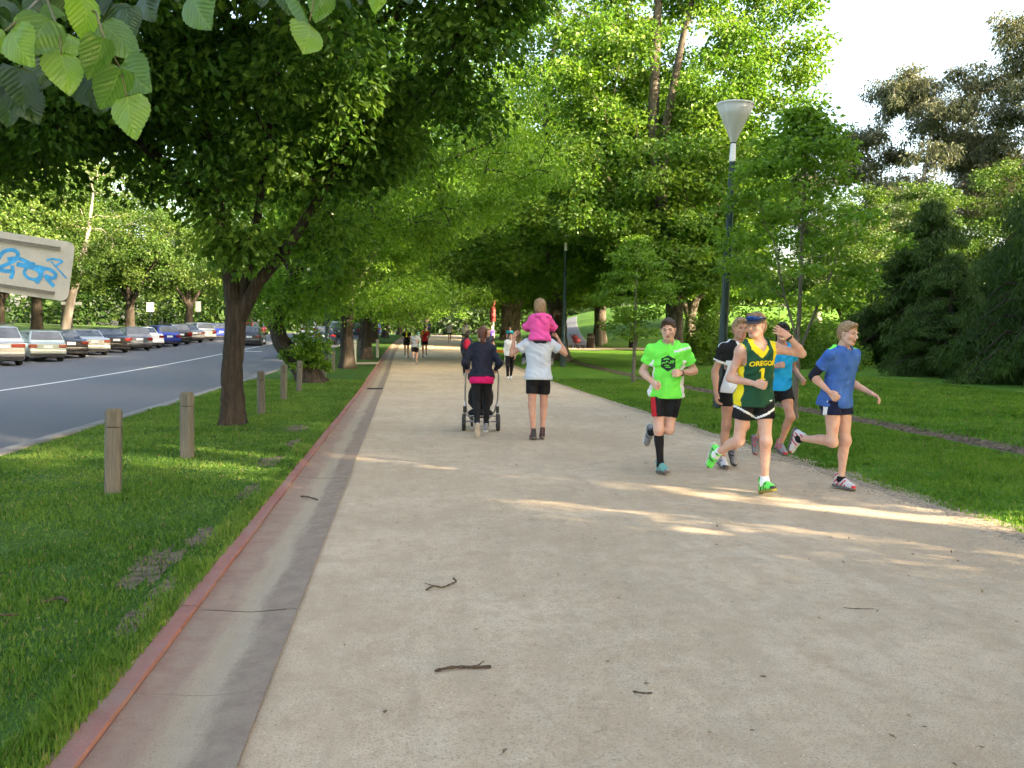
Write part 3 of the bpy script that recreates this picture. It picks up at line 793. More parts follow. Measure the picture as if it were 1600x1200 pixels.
pl2 = make_tree('plane_tree', [(0, 0, -0.2), (0, 0, 0.8), (0, 0, 2.0), (0, 0, 3.4)], [0.55, 0.47, 0.43, 0.42], limbs, C, 1.0, 165, 0.18, M_BARK_PLANE, M_LEAF_PLANE, 32, flare=1.6, aspect=0.85, droop=0.5, rough=0.05)
place(pl2, gp(13.2, 43, 0.04), 0, 1.0, 'tallest plane tree with pale bare limbs high in its crown', 'tree', 'plane trees right of the path')
for (X, Y, rz, s, lb, src) in [
    (8.3, 70, 2.0, 0.95, 'plane tree with a sunlit trunk behind the stout plane', pl),
    (9.5, 92, 4.1, 1.0, 'far plane tree overhanging the right side of the path', pl),
    (11.5, 118, 1.1, 1.05, 'farthest plane tree on the right of the path', pl2),
    (20.2, 62, 2.6, 0.82, 'plane tree on the bank behind the two saplings', pl2),
    (16.5, 75, 5.2, 0.95, 'plane tree on the grassy bank near the uphill path', pl),
    (28, 82, 3.3, 0.9, 'plane tree far up the bank beside the gum trees', pl)]:
    clone(src, gp(X + (float(off(Y)) if X < 15 else 0), Y, 0.0), rz, s, lb, 'plane trees right of the path')

# --- saplings on the right lawn
def sapling(seed, h, w, n, per, base):
    rg = np.random.default_rng(seed)
    q = rg.random(n) ** 0.8
    z = base + (h - base) * q
    prof = np.sin(np.clip((z - base) / (h - base), 0, 1) ** 0.75 * math.pi) * 0.9 + 0.12
    a = rg.random(n) * 2 * np.pi; r = w * prof * (0.25 + 0.75 * rg.random(n) ** 0.6)
    C = np.stack([np.cos(a) * r, np.sin(a) * r, z], -1)
    k = h / 6.0
    limbs = [([(0.0, 0, 1.3 * k), (0.03, 0, 2.4 * k), (0.02, 0, 3.6 * k), (0.06, 0, 5.4 * k)], [0.048, 0.042, 0.03, 0.012]),
             ([(0.02, 0, 1.25 * k), (0.34, -0.05, 2.1 * k), (0.7, -0.1, 3.0 * k), (1.0, -0.1, 3.9 * k)], [0.034, 0.028, 0.02, 0.01]),
             ([(0.02, 0, 1.5 * k), (-0.25, 0.1, 2.4 * k), (-0.55, 0.1, 3.5 * k)], [0.026, 0.02, 0.01])]
    return make_tree('sapling', [(0, 0, -0.05), (-0.02, 0, 0.4 * k), (0.01, 0, 0.9 * k), (0.01, 0, 1.6 * k)], [0.072, 0.064, 0.058, 0.05], limbs, C, 0.42, per, 0.105, M_BARK_YOUNG, M_LEAF_YOUNG, seed, flare=1.3, droop=0.35, rough=0.04, rtip=0.005, flat=0.35, wig=0.08)
s1 = sapling(41, 6.0, 1.75, 120, 85, 2.0)
place(s1, gp(7.65, 16.8, 0.05), 0.2, 1.0, 'young tree with slim grey trunk behind the group of runners', 'sapling', 'saplings on the right lawn')
s2 = sapling(42, 5.0, 1.4, 90, 80, 1.5)
place(s2, gp(7.9, 30.3, 0.05), 1.0, 1.0, 'smaller sapling beside the second lamp post on the lawn', 'sapling', 'saplings on the right lawn')

# --- drooping dark conifers on the right
def conifer(seed, h, w, tiers, per, lsize=0.26, mat=None, bark=None):
    rg = np.random.default_rng(seed)
    Cc = []; segs = []
    for k in range(tiers):
        q = k / (tiers - 1)
        z = 0.35 + (h - 0.6) * q; r = w * (1 - q) ** 0.75 + 0.25
        nb = int(7 + 6 * (1 - q))
        for b in range(nb):
            a = rg.random() * 6.283; rr = r * (0.75 + 0.4 * rg.random())
            d = np.array([math.cos(a), math.sin(a), 0])
            p0 = np.array([0, 0, z])
            tip = p0 + d * rr + np.array([0, 0, 0.10 * rr - 0.34 * rr])
            mid = p0 + d * rr * 0.55 + np.array([0, 0, 0.06 * rr])
            segs += [(p0, mid, 0.045 * (1 - q) + 0.015, 0.03 * (1 - q) + 0.01), (mid, tip, 0.03 * (1 - q) + 0.01, 0.005)]
            m = max(3, int(rr * 2.6))
            for j in range(m):
                s = 0.22 + 0.78 * (j + rg.random()) / m
                p = p0 * (1 - s) ** 2 + 2 * s * (1 - s) * mid + s * s * tip
                Cc.append(p + rg.standard_normal(3) * 0.10 + np.array([0, 0, -0.12]))
    Cc = np.array(Cc)
    root = empty('conifer')
    trunk_mesh('trunk', [(0, 0, -0.2), (0, 0, h * 0.3), (0, 0, h * 0.7), (0, 0, h)], [h * 0.03, h * 0.022, h * 0.012, 0.02], bark or M_BARK_DARK, seed, parent=root)
    V, F = tubes(segs); link('branches', np_mesh('branches', V, [F], bark or M_BARK_DARK), root)
    V, F, var = leaf_cloud(Cc, 0.42, per, lsize, rg, 0.75, 1.5, 0.22, 0.3)
    link('crown', np_mesh('crown', V, [F], mat or M_LEAF_CON, smooth=False, fattr=var), root)
    return root
c1 = conifer(51, 9.0, 4.6, 17, 58)
place(c1, gp(25.0, 31.5, 0.0), 0, 0.92, 'nearest drooping dark conifer at the right edge of the lawn', 'conifer', 'dark conifers at the right', 1.25)
for (X, Y, rz, s, lb, sz) in [(24.2, 37.5, 2.0, 0.70, 'low spreading dark conifer left of the nearest conifer', 0.62), (29.0, 47, 4.0, 1.15, 'tall drooping conifer behind the low spreading one', 1.05), (33.5, 42, 1.0, 1.25, 'tall dark conifer behind the nearest one at the frame edge', 1.6)]:
    clone(c1, gp(X, Y, 0), rz, s, lb, 'dark conifers at the right', 'conifer', sz)

# --- bushes below the plane trees on the right
def bush(seed, w, h, n, per, ls, mat, name='shrub'):
    rg = np.random.default_rng(seed)
    d = norm(rg.standard_normal((n, 3))); d[:, 2] = np.abs(d[:, 2])
    C = d * np.array([w, w, h]) * (0.45 + 0.5 * rg.random((n, 1)))
    C[:, 2] += 0.15
    root = empty(name)
    V, F = tubes(grow([([(0, 0, -0.1), (0, 0, h * 0.35)], [0.06, 0.04])], C, rg, 0.006)); link('stems', np_mesh('stems', V, [F], M_BARK_DARK), root)
    V, F, var = leaf_cloud(C, 0.45, per, ls, rg, 0.8, 0.3)
    link('foliage', np_mesh('foliage', V, [F], mat, smooth=False, fattr=var), root)
    return root
b1 = bush(61, 2.4, 2.6, 70, 90, 0.13, M_LEAF_PLANE)
place(b1, gp(21.5, 43.5, 0), 0, 1.0, 'broad shrub at the lawn edge left of the low conifer', 'shrub', 'shrubs under the plane trees')
for (X, Y, rz, s, lb) in [(16.5, 47, 1, 1.1, 'shrub behind the tall lamp post under the plane trees'), (19.2, 52, 2, 1.4, 'larger shrub behind the group of strollers on the far lawn'), (24.5, 55, 3, 1.7, 'tallest shrub mass under the bank at the right'), (30.5, 52, 5, 2.0, 'tall shrub between the two back conifers')]:
    clone(b1, gp(X, Y, 0), rz, s, lb, 'shrubs under the plane trees', 'shrub')

# --- gum trees on the skyline: clumps of grey-green leaf at the ends of pale limbs
def gum(seed, h, spread, nclump):
    rg = np.random.default_rng(seed)
    ends = []
    for k in range(nclump):
        a = rg.random() * 6.283; q = 0.42 + 0.58 * rg.random() ** 0.8
        rr = spread * (0.25 + 0.75 * math.sqrt(max(0.05, 1 - abs(q - 0.68) / 0.45))) * (0.5 + 0.5 * rg.random())
        ends.append((math.cos(a) * rr, math.sin(a) * rr, h * q))
    E_ = np.array(ends)
    C = np.concatenate([e + rg.standard_normal((11, 3)) * np.array([0.85, 0.85, 0.55]) for e in E_])
    limbs = [([(0, 0, h * 0.22), (0.6, 0.2, h * 0.42), (0.2, 0.5, h * 0.62), (0.6, 0, h * 0.86)], [0.36, 0.3, 0.2, 0.06]),
             ([(0, 0, h * 0.24), (-1.8, -0.5, h * 0.4), (-3.6, -0.6, h * 0.52), (-5.4, -1.0, h * 0.56)], [0.28, 0.2, 0.13, 0.05]),
             ([(0.1, 0, h * 0.28), (2.0, -0.6, h * 0.46), (3.2, -1.0, h * 0.66)], [0.26, 0.18, 0.06])]
    return make_tree('gum_tree', [(0, 0, -0.3), (0.1, 0, h * 0.1), (0, 0, h * 0.26)], [0.5, 0.42, 0.38], limbs, C, 0.85, 105, 0.30, M_BARK_GUM, M_LEAF_GUM, seed, aspect=0.36, droop=1.0, flat=0.75, up=0.4, rough=0.03)
g1 = gum(71, 22, 6.5, 48)
GU = 'gum trees on the right skyline'
place(g1, gp(43.5, 72, 0), 0.0, 1.0, 'grey-green gum tree standing against the sky at right', 'tree', GU)
for (X, Y, rz, s, lb) in [(36.5, 76, 2.4, 0.80, 'lower gum reaching a bare limb out to the left'), (53, 68, 4.2, 1.22, 'tallest gum cut off by the right edge of the frame'), (27.5, 90, 1.3, 0.95, 'gum tree top peeping out behind the tallest plane'), (35, 97, 5.2, 0.75, 'brownish gum tree low on the skyline above the cedar')]:
    clone(g1, gp(X, Y, 0), rz, s, lb, GU)
# cedar with flat shelves
rg = np.random.default_rng(81)
Cc = []
for z in np.linspace(4, 10.5, 7):
    r = 5.2 - 0.30 * (z - 4)
    for k in range(34):
        a = rg.random() * 6.283; Cc.append((math.cos(a) * r * math.sqrt(rg.random()), math.sin(a) * r * math.sqrt(rg.random()), z + rg.standard_normal() * 0.10))
Cc = np.array(Cc)
cd = make_tree('cedar', [(0, 0, -0.2), (0, 0, 4), (0, 0, 10.6)], [0.35, 0.28, 0.06], [([(0, 0, 1 + k) for k in range(1, 10)], [0.3 - 0.027 * k for k in range(9)])], Cc, 0.75, 60, 0.16, M_BARK_DARK, M_LEAF_CEDAR, 81, flat=0.22, aspect=0.3, droop=0.1)
place(cd, gp(33.5, 62, 0), 0, 1.0, 'cedar with flat green shelves of foliage below the gums', 'tree')

# --- trees across the road on the left
rg = np.random.default_rng(91)
lob = [(0, 0, 8.0, 5.5, 5.5, 4.0, 120), (-3, 0, 6.0, 3.6, 3.8, 2.6, 44), (3.4, 0, 6.2, 3.6, 3.8, 2.8, 44), (0, 0, 12.5, 4.2, 4.2, 2.8, 44), (0, -3, 5.2, 3.6, 2.4, 1.8, 30)]
C = lobe_clusters(lob, rg, 0.4); C = C[C[:, 2] > 3.0]
limbs = [([(0, 0, 2.4), (0.2, 0, 5), (0, 0, 8.5), (0.2, 0, 12)], [0.3, 0.22, 0.14, 0.05]), ([(0, 0, 2.4), (-1.6, 0, 4.6), (-3.6, 0, 6.4)], [0.2, 0.14, 0.06]), ([(0, 0, 2.5), (1.8, 0, 4.8), (3.8, 0, 6.6)], [0.2, 0.14, 0.06])]
pk = make_tree('park_tree', [(0, 0, -0.2), (0, 0, 0.8), (0, 0, 2.0), (0, 0, 2.7)], [0.42, 0.37, 0.34, 0.32], limbs, C, 0.95, 130, 0.20, M_BARK_ELM, M_LEAF_PARK, 91, aspect=0.7)
PK = 'park trees across the road'
place(pk, gp(-27.5, 55, 0), 0, 1.0, 'low dark park tree behind the silver wagon across the road', 'tree', PK)
for (X, Y, rz, s, lb) in [(-26.2, 62, 1.2, 1.0, 'park tree with twin dark trunks behind the silver hatchback'), (-24.4, 84, 2.5, 1.1, 'park tree behind the white sedan with a thick leaning trunk'),
                          (-23.0, 100, 4.0, 1.1, 'park tree behind the far end of the parked cars'), (-33, 50, 5.0, 1.05, 'park tree at the left edge above the silver wagon'),
                          (-30, 78, 0.6, 1.2, 'park tree standing back on the meadow behind the black sedan'), (-20.5, 122, 3.0, 1.2, 'park tree far down the road on its left side'),
                          (-40, 66, 2.2, 1.25, 'large park tree on the meadow at the far left'), (-37, 104, 1.7, 1.3, 'distant park tree across the sunny meadow'),
                          (-52, 92, 3.9, 1.35, 'distant broad park tree at the left of the meadow'), (-14, 142, 5.5, 1.2, 'distant park tree where the road disappears'),
                          (-46, 130, 0.2, 1.5, 'farthest park tree behind the meadow'), (-28, 150, 2.8, 1.5, 'far park tree above the end of the road')]:
    clone(pk, gp(X, Y, 0), rz, s, lb, PK)
WL = 'broadleaf trees closing the lawn on the right'
for (X, Y, rz, s, lb) in [(31, 60, 0.4, 0.78, 'green broadleaf tree just left of the cedar on the right'), (38, 63, 2.0, 0.85, 'green broadleaf tree between cedar and gum trees'), (45, 62, 3.1, 0.95, 'broadleaf tree below the grey-green gum'), (52, 58, 5.0, 1.0, 'broadleaf tree at the right edge below the tallest gum')]:
    clone(pk, gp(X, Y, 0), rz, s, lb, WL)
# pale leaning trunk behind the cars
rg = np.random.default_rng(95)
C = lobe_clusters([(1.8, 0, 10.0, 4.6, 4.2, 3.0, 80), (0.6, 0, 7.2, 3.4, 3.2, 1.6, 34)], rg)
lt = make_tree('leaning_tree', [(0, 0, -0.2), (0.12, 0, 1.2), (0.42, 0, 2.8), (0.95, 0, 4.8), (1.3, 0, 6.2)], [0.36, 0.31, 0.28, 0.24, 0.2], [([(1.3, 0, 6.0), (1.7, 0, 8.0), (2.0, 0, 10.5)], [0.2, 0.14, 0.06]), ([(1.1, 0, 5.4), (0.2, 0, 7.0), (-0.8, 0, 8.2)], [0.12, 0.08, 0.04])], C, 0.9, 110, 0.17, M_BARK_GUM, M_LEAF_PARK, 95, flare=1.2, rough=0.03)
place(lt, gp(-23.6, 66, 0), 0, 1.0, 'slender tree with a pale leaning trunk behind the black sedan', 'tree')

# --- the far wood that closes every view at the end
rg = np.random.default_rng(99)
nw = 420
ang = np.concatenate([rg.uniform(-42, 46, nw)]) * math.pi / 180
dist = rg.uniform(185, 260, nw)
Cw = np.stack([np.sin(ang) * dist, np.cos(ang) * dist, 1.5 + 13 * rg.random(nw) ** 1.2], -1)
Cw[:, 2] += H(Cw[:, 0], Cw[:, 1])
V, F, var = leaf_cloud(Cw, 5.2, 130, 1.4, rg, 0.75, 0.4)
wd = link('far_wood', np_mesh('far_wood', V, [F], leaf_mat('far_leaf', (0.012, 0.030, 0.008), (0.025, 0.055, 0.012), (0.06, 0.09, 0.02), 0.25, 0.01), smooth=False, fattr=var))
tag(wd, 'distant wood closing the view behind all the trees', 'wood', kind='stuff')

# --- unseen trees added beside and behind the viewer, spaced to shape shade and sun streaks
SH = 'unseen trees added for shade beside and behind the viewer'
SHADE = []
for (o_, a_, src, s) in [(-7.7, 21, pl, 1.0), (-14, 17, pl2, 1.0), (6.75, 20, pl, 1.0), (6.2, 11, pk, 0.95), (-7.6, 12, pk, 0.95), (8.3, 31, pl2, 1.2), (-9.0, 31, pl2, 1.2), (0.0, 21.5, g1, 1.2), (-0.95, 9.0, s1, 0.9), (-2.6, 14.0, s1, 1.3), (13.5, 10, pk, 0.9), (15.0, 22, pl2, 1.0), (20.5, 18, pl, 0.95), (27.5, 21, pl2, 1.0), (34, 19, pl, 1.0), (41, 24, pl2, 1.0), (11, 34, pl, 1.0), (24, 33, pl, 1.05), (36, 33, pk, 1.2), (-9.5, 36, pl2, 1.0)]:
    SHADE.append((3.3 + 0.8 * a_ + 0.6 * o_, 7.8 - 0.6 * a_ + 0.8 * o_, src, s))
for k, (X, Y, src, s) in enumerate(SHADE):
    clone(src, gp(X, Y, 0), k * 1.7, s, 'unseen leafy tree added for its shade, right of the viewer', SH)
# ================================================================== PEOPLE
def _n(v):
    v = np.asarray(v, float); return v / max(1e-9, np.linalg.norm(v))
def frame(yv, zv):
    """rotation whose columns are x, y, z with y along yv and z near zv"""
    y = _n(yv); z = np.asarray(zv, float); z = _n(z - y * np.dot(z, y)); x = np.cross(y, z)
    return np.stack([x, y, z], 1)

class Field:
    """signed distance field on a grid, smooth union of round cones and ellipsoids"""
    def __init__(s, lo, hi, h):
        s.h = h; s.o = np.array(lo, float); s.n = np.maximum(4, np.ceil((np.array(hi, float) - s.o) / h).astype(int) + 1)
        s.f = np.full(tuple(s.n), 0.5, np.float32)
    def _blk(s, lo, hi):
        a = np.clip(np.floor((lo - s.o) / s.h).astype(int), 0, s.n); b = np.clip(np.ceil((hi - s.o) / s.h).astype(int) + 1, 0, s.n)
        if np.any(b - a < 1): return None, None
        ax = [s.o[k] + s.h * np.arange(a[k], b[k], dtype=np.float32) for k in range(3)]
        return tuple(slice(a[k], b[k]) for k in range(3)), np.stack(np.meshgrid(*ax, indexing='ij'), -1).astype(np.float32)
    def put(s, sl, d, k, op='add'):
        f = s.f[sl]
        if op == 'add':
            hh = np.clip(0.5 + 0.5 * (f - d) / k, 0, 1); s.f[sl] = f * (1 - hh) + d * hh - k * hh * (1 - hh)
        elif op == 'sub':
            hh = np.clip(0.5 - 0.5 * (f + d) / k, 0, 1); s.f[sl] = f * (1 - hh) - d * hh + k * hh * (1 - hh)
    def cone(s, a, b, ra, rb, k=0.03, flat=None):
        a = np.asarray(a, float); b = np.asarray(b, float); m = max(ra, rb) + 3 * k + 0.03
        sl, P = s._blk(np.minimum(a, b) - m, np.maximum(a, b) + m)
        if sl is None: return
        ba = (b - a).astype(np.float32); L2 = float(ba @ ba) + 1e-12
        t = np.clip(((P - a.astype(np.float32)) @ ba) / L2, 0, 1)
        d = np.linalg.norm(P - a.astype(np.float32) - t[..., None] * ba, axis=-1) - (ra + (rb - ra) * t)
        s.put(sl, d, k)
    def ell(s, c, r, rot=None, k=0.03, op='add'):
        c = np.asarray(c, np.float32); r = np.asarray(r, np.float32); m = float(r.max()) + 3 * k + 0.03
        sl, P = s._blk(c - m, c + m)
        if sl is None: return
        Q = P - c
        if rot is not None: Q = Q @ np.asarray(rot, np.float32)
        k0 = np.linalg.norm(Q / r, axis=-1); k1 = np.linalg.norm(Q / (r * r), axis=-1)
        s.put(sl, k0 * (k0 - 1) / np.maximum(k1, 1e-6), k, op)
    def grid(s):
        ax = [s.o[k] + s.h * np.arange(s.n[k], dtype=np.float32) for k in range(3)]
        return np.meshgrid(*ax, indexing='ij')
    def cut(s, p, nrm):
        """keep only the side where (x-p).n < 0"""
        X, Y, Z = s.grid(); nrm = _n(nrm)
        s.f = np.maximum(s.f, ((X - p[0]) * nrm[0] + (Y - p[1]) * nrm[1] + (Z - p[2]) * nrm[2]).astype(np.float32))
    def mesh(s):
        f = s.f; sg = f < 0
        n = np.array(f.shape) - 1
        c8 = [(i, j, k) for i in (0, 1) for j in (0, 1) for k in (0, 1)]
        sub = lambda A, c: A[c[0]:c[0] + n[0], c[1]:c[1] + n[1], c[2]:c[2] + n[2]]
        cnt = sum(sub(sg, c).astype(np.int8) for c in c8)
        mask = (cnt > 0) & (cnt < 8)
        ids = np.full(mask.shape, -1, np.int32); ids[mask] = np.arange(mask.sum())
        base = np.argwhere(mask).astype(np.float32)
        pos = np.zeros((len(base), 3), np.float32); num = np.zeros((len(base), 1), np.float32)
        vals = {c: sub(f, c)[mask] for c in c8}
        for c in c8:
            for ax in range(3):
                if c[ax] == 0:
                    d = list(c); d[ax] = 1; a = vals[c]; b = vals[tuple(d)]
                    x = (a < 0) != (b < 0)
                    t = np.where(x, a / np.where(np.abs(a - b) < 1e-9, 1, a - b), 0)
                    p = np.array(c, np.float32)[None] + t[:, None] * (np.array(d) - np.array(c))[None]
                    pos += np.where(x[:, None], p, 0); num += x[:, None]
        V = s.o + s.h * (base + pos / np.maximum(num, 1))
        F = []
        for ax in range(3):
            u, w = [(1, 2), (2, 0), (0, 1)][ax]
            A = np.take(sg, range(0, f.shape[ax] - 1), ax); B = np.take(sg, range(1, f.shape[ax]), ax)
            E = np.argwhere(A != B)
            E = E[(E[:, u] > 0) & (E[:, w] > 0) & (E[:, u] < n[u]) & (E[:, w] < n[w])]
            if not len(E): continue
            def cell(du, dw):
                q = E.copy(); q[:, u] -= du; q[:, w] -= dw
                return ids[q[:, 0], q[:, 1], q[:, 2]]
            Q = np.stack([cell(1, 1), cell(0, 1), cell(0, 0), cell(1, 0)], -1)
            fl = sg[E[:, 0], E[:, 1], E[:, 2]]
            Q[~fl] = Q[~fl][:, ::-1]
            F.append(Q)
        F = np.concatenate(F); F = F[(F >= 0).all(1)]
        return V, F

def join(parts):
    """[(V, F, mat index or array)] -> one"""
    Vs = []; Fs = []; Ms = []; b = 0
    for V, F, m in parts:
        Vs.append(V); Fs.append(F + b); Ms.append(np.full(len(F), m) if np.ndim(m) == 0 else m); b += len(V)
    return np.concatenate(Vs), np.concatenate(Fs), np.concatenate(Ms)

def relax(V, F, it=2, lam=0.5):
    for _ in range(it):
        S = np.zeros_like(V); c = np.zeros((len(V), 1))
        for k in range(4):
            np.add.at(S, F[:, k], V[F[:, (k + 1) % 4]]); np.add.at(c, F[:, k], 1)
            np.add.at(S, F[:, k], V[F[:, (k - 1) % 4]]); np.add.at(c, F[:, k], 1)
        V = V + lam * (S / np.maximum(c, 1) - V)
    return V

def skin_mat(name, col):
    if name in MATS: return MATS[name]
    t = NT(name); c = t.coord()
    f = t.noise(c, 12, 4); g_ = t.noise(c, 55, 3)
    a = tuple(col); red = (col[0] * 0.90, col[1] * 0.60, col[2] * 0.55)
    k = t.mix(t.ramp(f, [(0.45, (0, 0, 0)), (0.7, (0.6, 0.6, 0.6))]), a, red)
    p = t.principled(k, 0.6, t.bump(g_, 0.3, 0.006), spec=0.25)
    p.inputs['Subsurface Weight'].default_value = 0.0
    MATS[name] = t.mat; return t.mat
def cloth(name, col, rough=0.85, var=0.10):
    if name in MATS: return MATS[name]
    t = NT(name); c = t.coord()
    f = t.noise(c, 260, 2, 0.7); f2 = t.noise(t.mapping(c, (1, 1, 0.5), (0.4, 0.5, 0)), 16, 4, 0.6)
    lo = tuple(x * (1 - var) for x in col); hi = tuple(min(1, x * (1 + var)) for x in col)
    k = t.ramp(f, [(0.35, lo), (0.65, hi)])
    t.principled(k, rough, t.bump(f2, 0.55, 0.012), spec=0.2)
    MATS[name] = t.mat; return t.mat
SKIN = skin_mat('skin_fair', (0.60, 0.375, 0.295))
SKIN2 = skin_mat('skin_tanned', (0.50, 0.28, 0.20))
M_EYE = plain('shaded_eye_white', (0.27, 0.20, 0.17), 0.3, var=0.02)  # socket shade painted in: eye whites take the tone of shadowed skin
M_IRIS = plain('eye_dark', (0.03, 0.03, 0.035), 0.2, var=0.02)
M_LIP = plain('lip', (0.42, 0.17, 0.13), 0.5, var=0.05)
def hair_mat(name, a, b):
    if name in MATS: return MATS[name]
    t = NT(name); c = t.coord(); f = t.noise(t.mapping(c, (1, 1, 0.25)), 90, 4, 0.8)
    t.principled(t.ramp(f, [(0.3, a), (0.7, b)]), 0.5, t.bump(f, 0.9, 0.01), spec=0.4); MATS[name] = t.mat; return t.mat
H_BROWN = hair_mat('hair_brown', (0.028, 0.016, 0.010), (0.085, 0.05, 0.03))
H_SANDY = hair_mat('hair_sandy', (0.15, 0.085, 0.04), (0.36, 0.22, 0.11))
H_FAIR = hair_mat('hair_fair', (0.20, 0.12, 0.06), (0.44, 0.29, 0.16))
H_DARK = hair_mat('hair_dark', (0.012, 0.008, 0.006), (0.04, 0.022, 0.014))
H_AUBURN = hair_mat('hair_auburn', (0.06, 0.02, 0.01), (0.17, 0.06, 0.028))

def rotz(a): c, s = math.cos(a), math.sin(a); return np.array([[c, -s, 0], [s, c, 0], [0, 0, 1.0]])
def rotx(a): c, s = math.cos(a), math.sin(a); return np.array([[1, 0, 0], [0, c, -s], [0, s, c]])
def roty(a): c, s = math.cos(a), math.sin(a); return np.array([[c, 0, s], [0, 1, 0], [-s, 0, c]])

class Person:
    """faces local +Y, right hand towards +X. pose: dict of limb directions"""
    def __init__(s, p, h=1.78, fem=False, build=1.0, res=0.014, hres=0.0072):
        s.s = k = h / 1.78; s.hs = k * p.get('head_scale', 1.0); s.p = p; s.fem = fem; s.b = build; s.res = res; s.hres = hres
        up = _n(p.get('spine', (0, 0.08, 1)))
        s.up = up
        pel = np.array(p.get('pelvis', (0, 0, 0.93 * k)), float); s.pel = pel
        Rp = rotz(p.get('hip_yaw', 0)); Rs = rotz(p.get('sh_yaw', 0))
        s.rx = Rp @ np.array([1.0, 0, 0]); s.ry = Rp @ np.array([0, 1.0, 0])
        s.sx = Rs @ _n([1.0, 0, p.get('sh_tilt', 0)]); s.sy = _n(np.cross(up, s.sx))
        sw = (0.158 if fem else 0.178) * k; hw = 0.088 * k
        s.chest = pel + up * 0.36 * k; s.neck = pel + up * 0.53 * k
        J = {}
        for sd, sg in (('r', 1), ('l', -1)):
            J['sh' + sd] = pel + up * 0.462 * k + s.sx * sg * sw + s.sy * p.get('sh_fwd_' + sd, 0.0)
            if p.get('shrug'): J['sh' + sd] = J['sh' + sd] + up * p['shrug']
            J['el' + sd] = J['sh' + sd] + _n(p['ua_' + sd]) * 0.285 * k
            J['wr' + sd] = J['el' + sd] + _n(p['fa_' + sd]) * 0.255 * k
            J['hip' + sd] = pel + s.rx * sg * hw - np.array([0, 0, 0.015])
            J['kn' + sd] = J['hip' + sd] + _n(p['th_' + sd]) * 0.435 * k
            J['an' + sd] = J['kn' + sd] + _n(p['sn_' + sd]) * 0.425 * k
        s.J = J
        hd = Rs @ rotz(p.get('head_yaw', 0)) @ rotx(p.get('head_pitch', 0)) @ roty(p.get('head_roll', 0))
        s.Rh = hd
        s.hc = s.neck + up * 0.075 * k + hd @ np.array([0, 0.035, 0.095]) * s.hs      # head centre
        s.root = None

    # ---- fields
    def torso(s, F, g=0.0, kk=0.05, hip=True, arms=False, w=1.0):
        k = s.s; b = s.b; J = s.J; up = s.up
        Rt = np.stack([s.sx, s.sy, up], 1); Rp = np.stack([s.rx, s.ry, np.array([0, 0, 1.0])], 1)
        f = 0.92 if s.fem else 1.0
        F.ell(s.pel + up * 0.335 * k, np.array([0.158 * f * b * w, 0.112 * b, 0.20]) * k + g, Rt, kk)          # rib cage
        F.ell(s.pel + up * 0.43 * k + s.sy * 0.012, np.array([0.165 * f * b, 0.092 * b, 0.105]) * k + g, Rt, kk)   # upper chest
        F.ell(s.pel + up * 0.14 * k, np.array([0.132 * f * b * (w if not s.fem else 0.93 * w), 0.098 * b, 0.16]) * k + g, Rt, kk)   # waist
        if hip: F.ell(s.pel + up * 0.0 * k, np.array([(0.163 if s.fem else 0.152) * b, 0.112 * b, 0.125]) * k + g, Rp, kk)
        if s.fem:
            for sg in (-1, 1): F.ell(s.pel + up * 0.375 * k + s.sx * sg * 0.07 * k + s.sy * 0.075 * k, np.array([0.062, 0.055, 0.06]) * k + g, Rt, 0.03)
        for sd, sg in (('r', 1), ('l', -1)):
            F.cone(s.neck + up * 0.015 * k + s.sx * sg * 0.02, J['sh' + sd] - up * 0.004, (0.042 * k + g * 0.6), (0.045 * b * k + g * 0.6), kk * 0.7)
            F.cone(s.pel + up * 0.42 * k + s.sx * sg * 0.09 * k, J['sh' + sd], 0.075 * b * k + g, 0.05 * b * k + g * 0.6, kk)
    def glutes(s, F, g=0.0, kk=0.04):
        k = s.s
        for sg in (-1, 1): F.ell(s.pel + s.rx * sg * 0.075 * k - s.ry * 0.05 * k - np.array([0, 0, 0.04 * k]), np.array([0.085, 0.088, 0.10]) * k * s.b + g, None, kk)
    def thigh(s, F, sd, g=0.0, f=1.0, kk=0.04, flare=0.0):
        k = s.s; b = s.b; a = s.J['hip' + sd]; e = s.J['kn' + sd]; m = a + (e - a) * f
        r0 = 0.086 * b * k * (1.08 if s.fem else 1); r1 = 0.054 * b * k
        F.cone(a, m, r0 + g, r0 + (r1 - r0) * f + g + flare, kk)
        fwd = _n(np.cross(np.cross(e - a, s.ry), e - a))
        if f > 0.4: F.ell(a + (e - a) * min(0.42, f * 0.7) + fwd * 0.018 * k, np.array([0.062 * b, 0.062 * b, 0.13]) * k + g, frame(fwd, a - e), kk)
    def shin(s, F, sd, g=0.0, f0=0.0, f1=1.0, kk=0.03):
        k = s.s; b = s.b; a = s.J['kn' + sd]; e = s.J['an' + sd]
        p0 = a + (e - a) * f0; p1 = a + (e - a) * f1
        R_ = lambda q: (0.052 + (0.034 - 0.052) * q) * k * (0.4 + 0.6 * b)
        F.cone(p0, p1, R_(f0) + g, R_(f1) + g, kk)
        th = _n(s.J['hip' + sd] - a); back = th - _n(a - e) * np.dot(th, _n(a - e))
        back = _n(back) if np.linalg.norm(back) > 0.15 else -s.ry
        d = _n(e - a)
        back = _n(-s.ry - d * np.dot(-s.ry, d)) if abs(np.dot(s.ry, d)) < 0.8 else _n(np.array([0, 0, 1.0]) - d * d[2])
        if f0 < 0.2 and f1 > 0.45: F.ell(a + (e - a) * 0.30 + back * 0.020 * k, np.array([0.047 * b, 0.046 * b, 0.115]) * k + g, frame(back, a - e), kk)
        if f0 == 0: F.ell(a - back * 0.010, np.array([0.053, 0.055, 0.062]) * k * b + g, frame(back, a - e), kk)
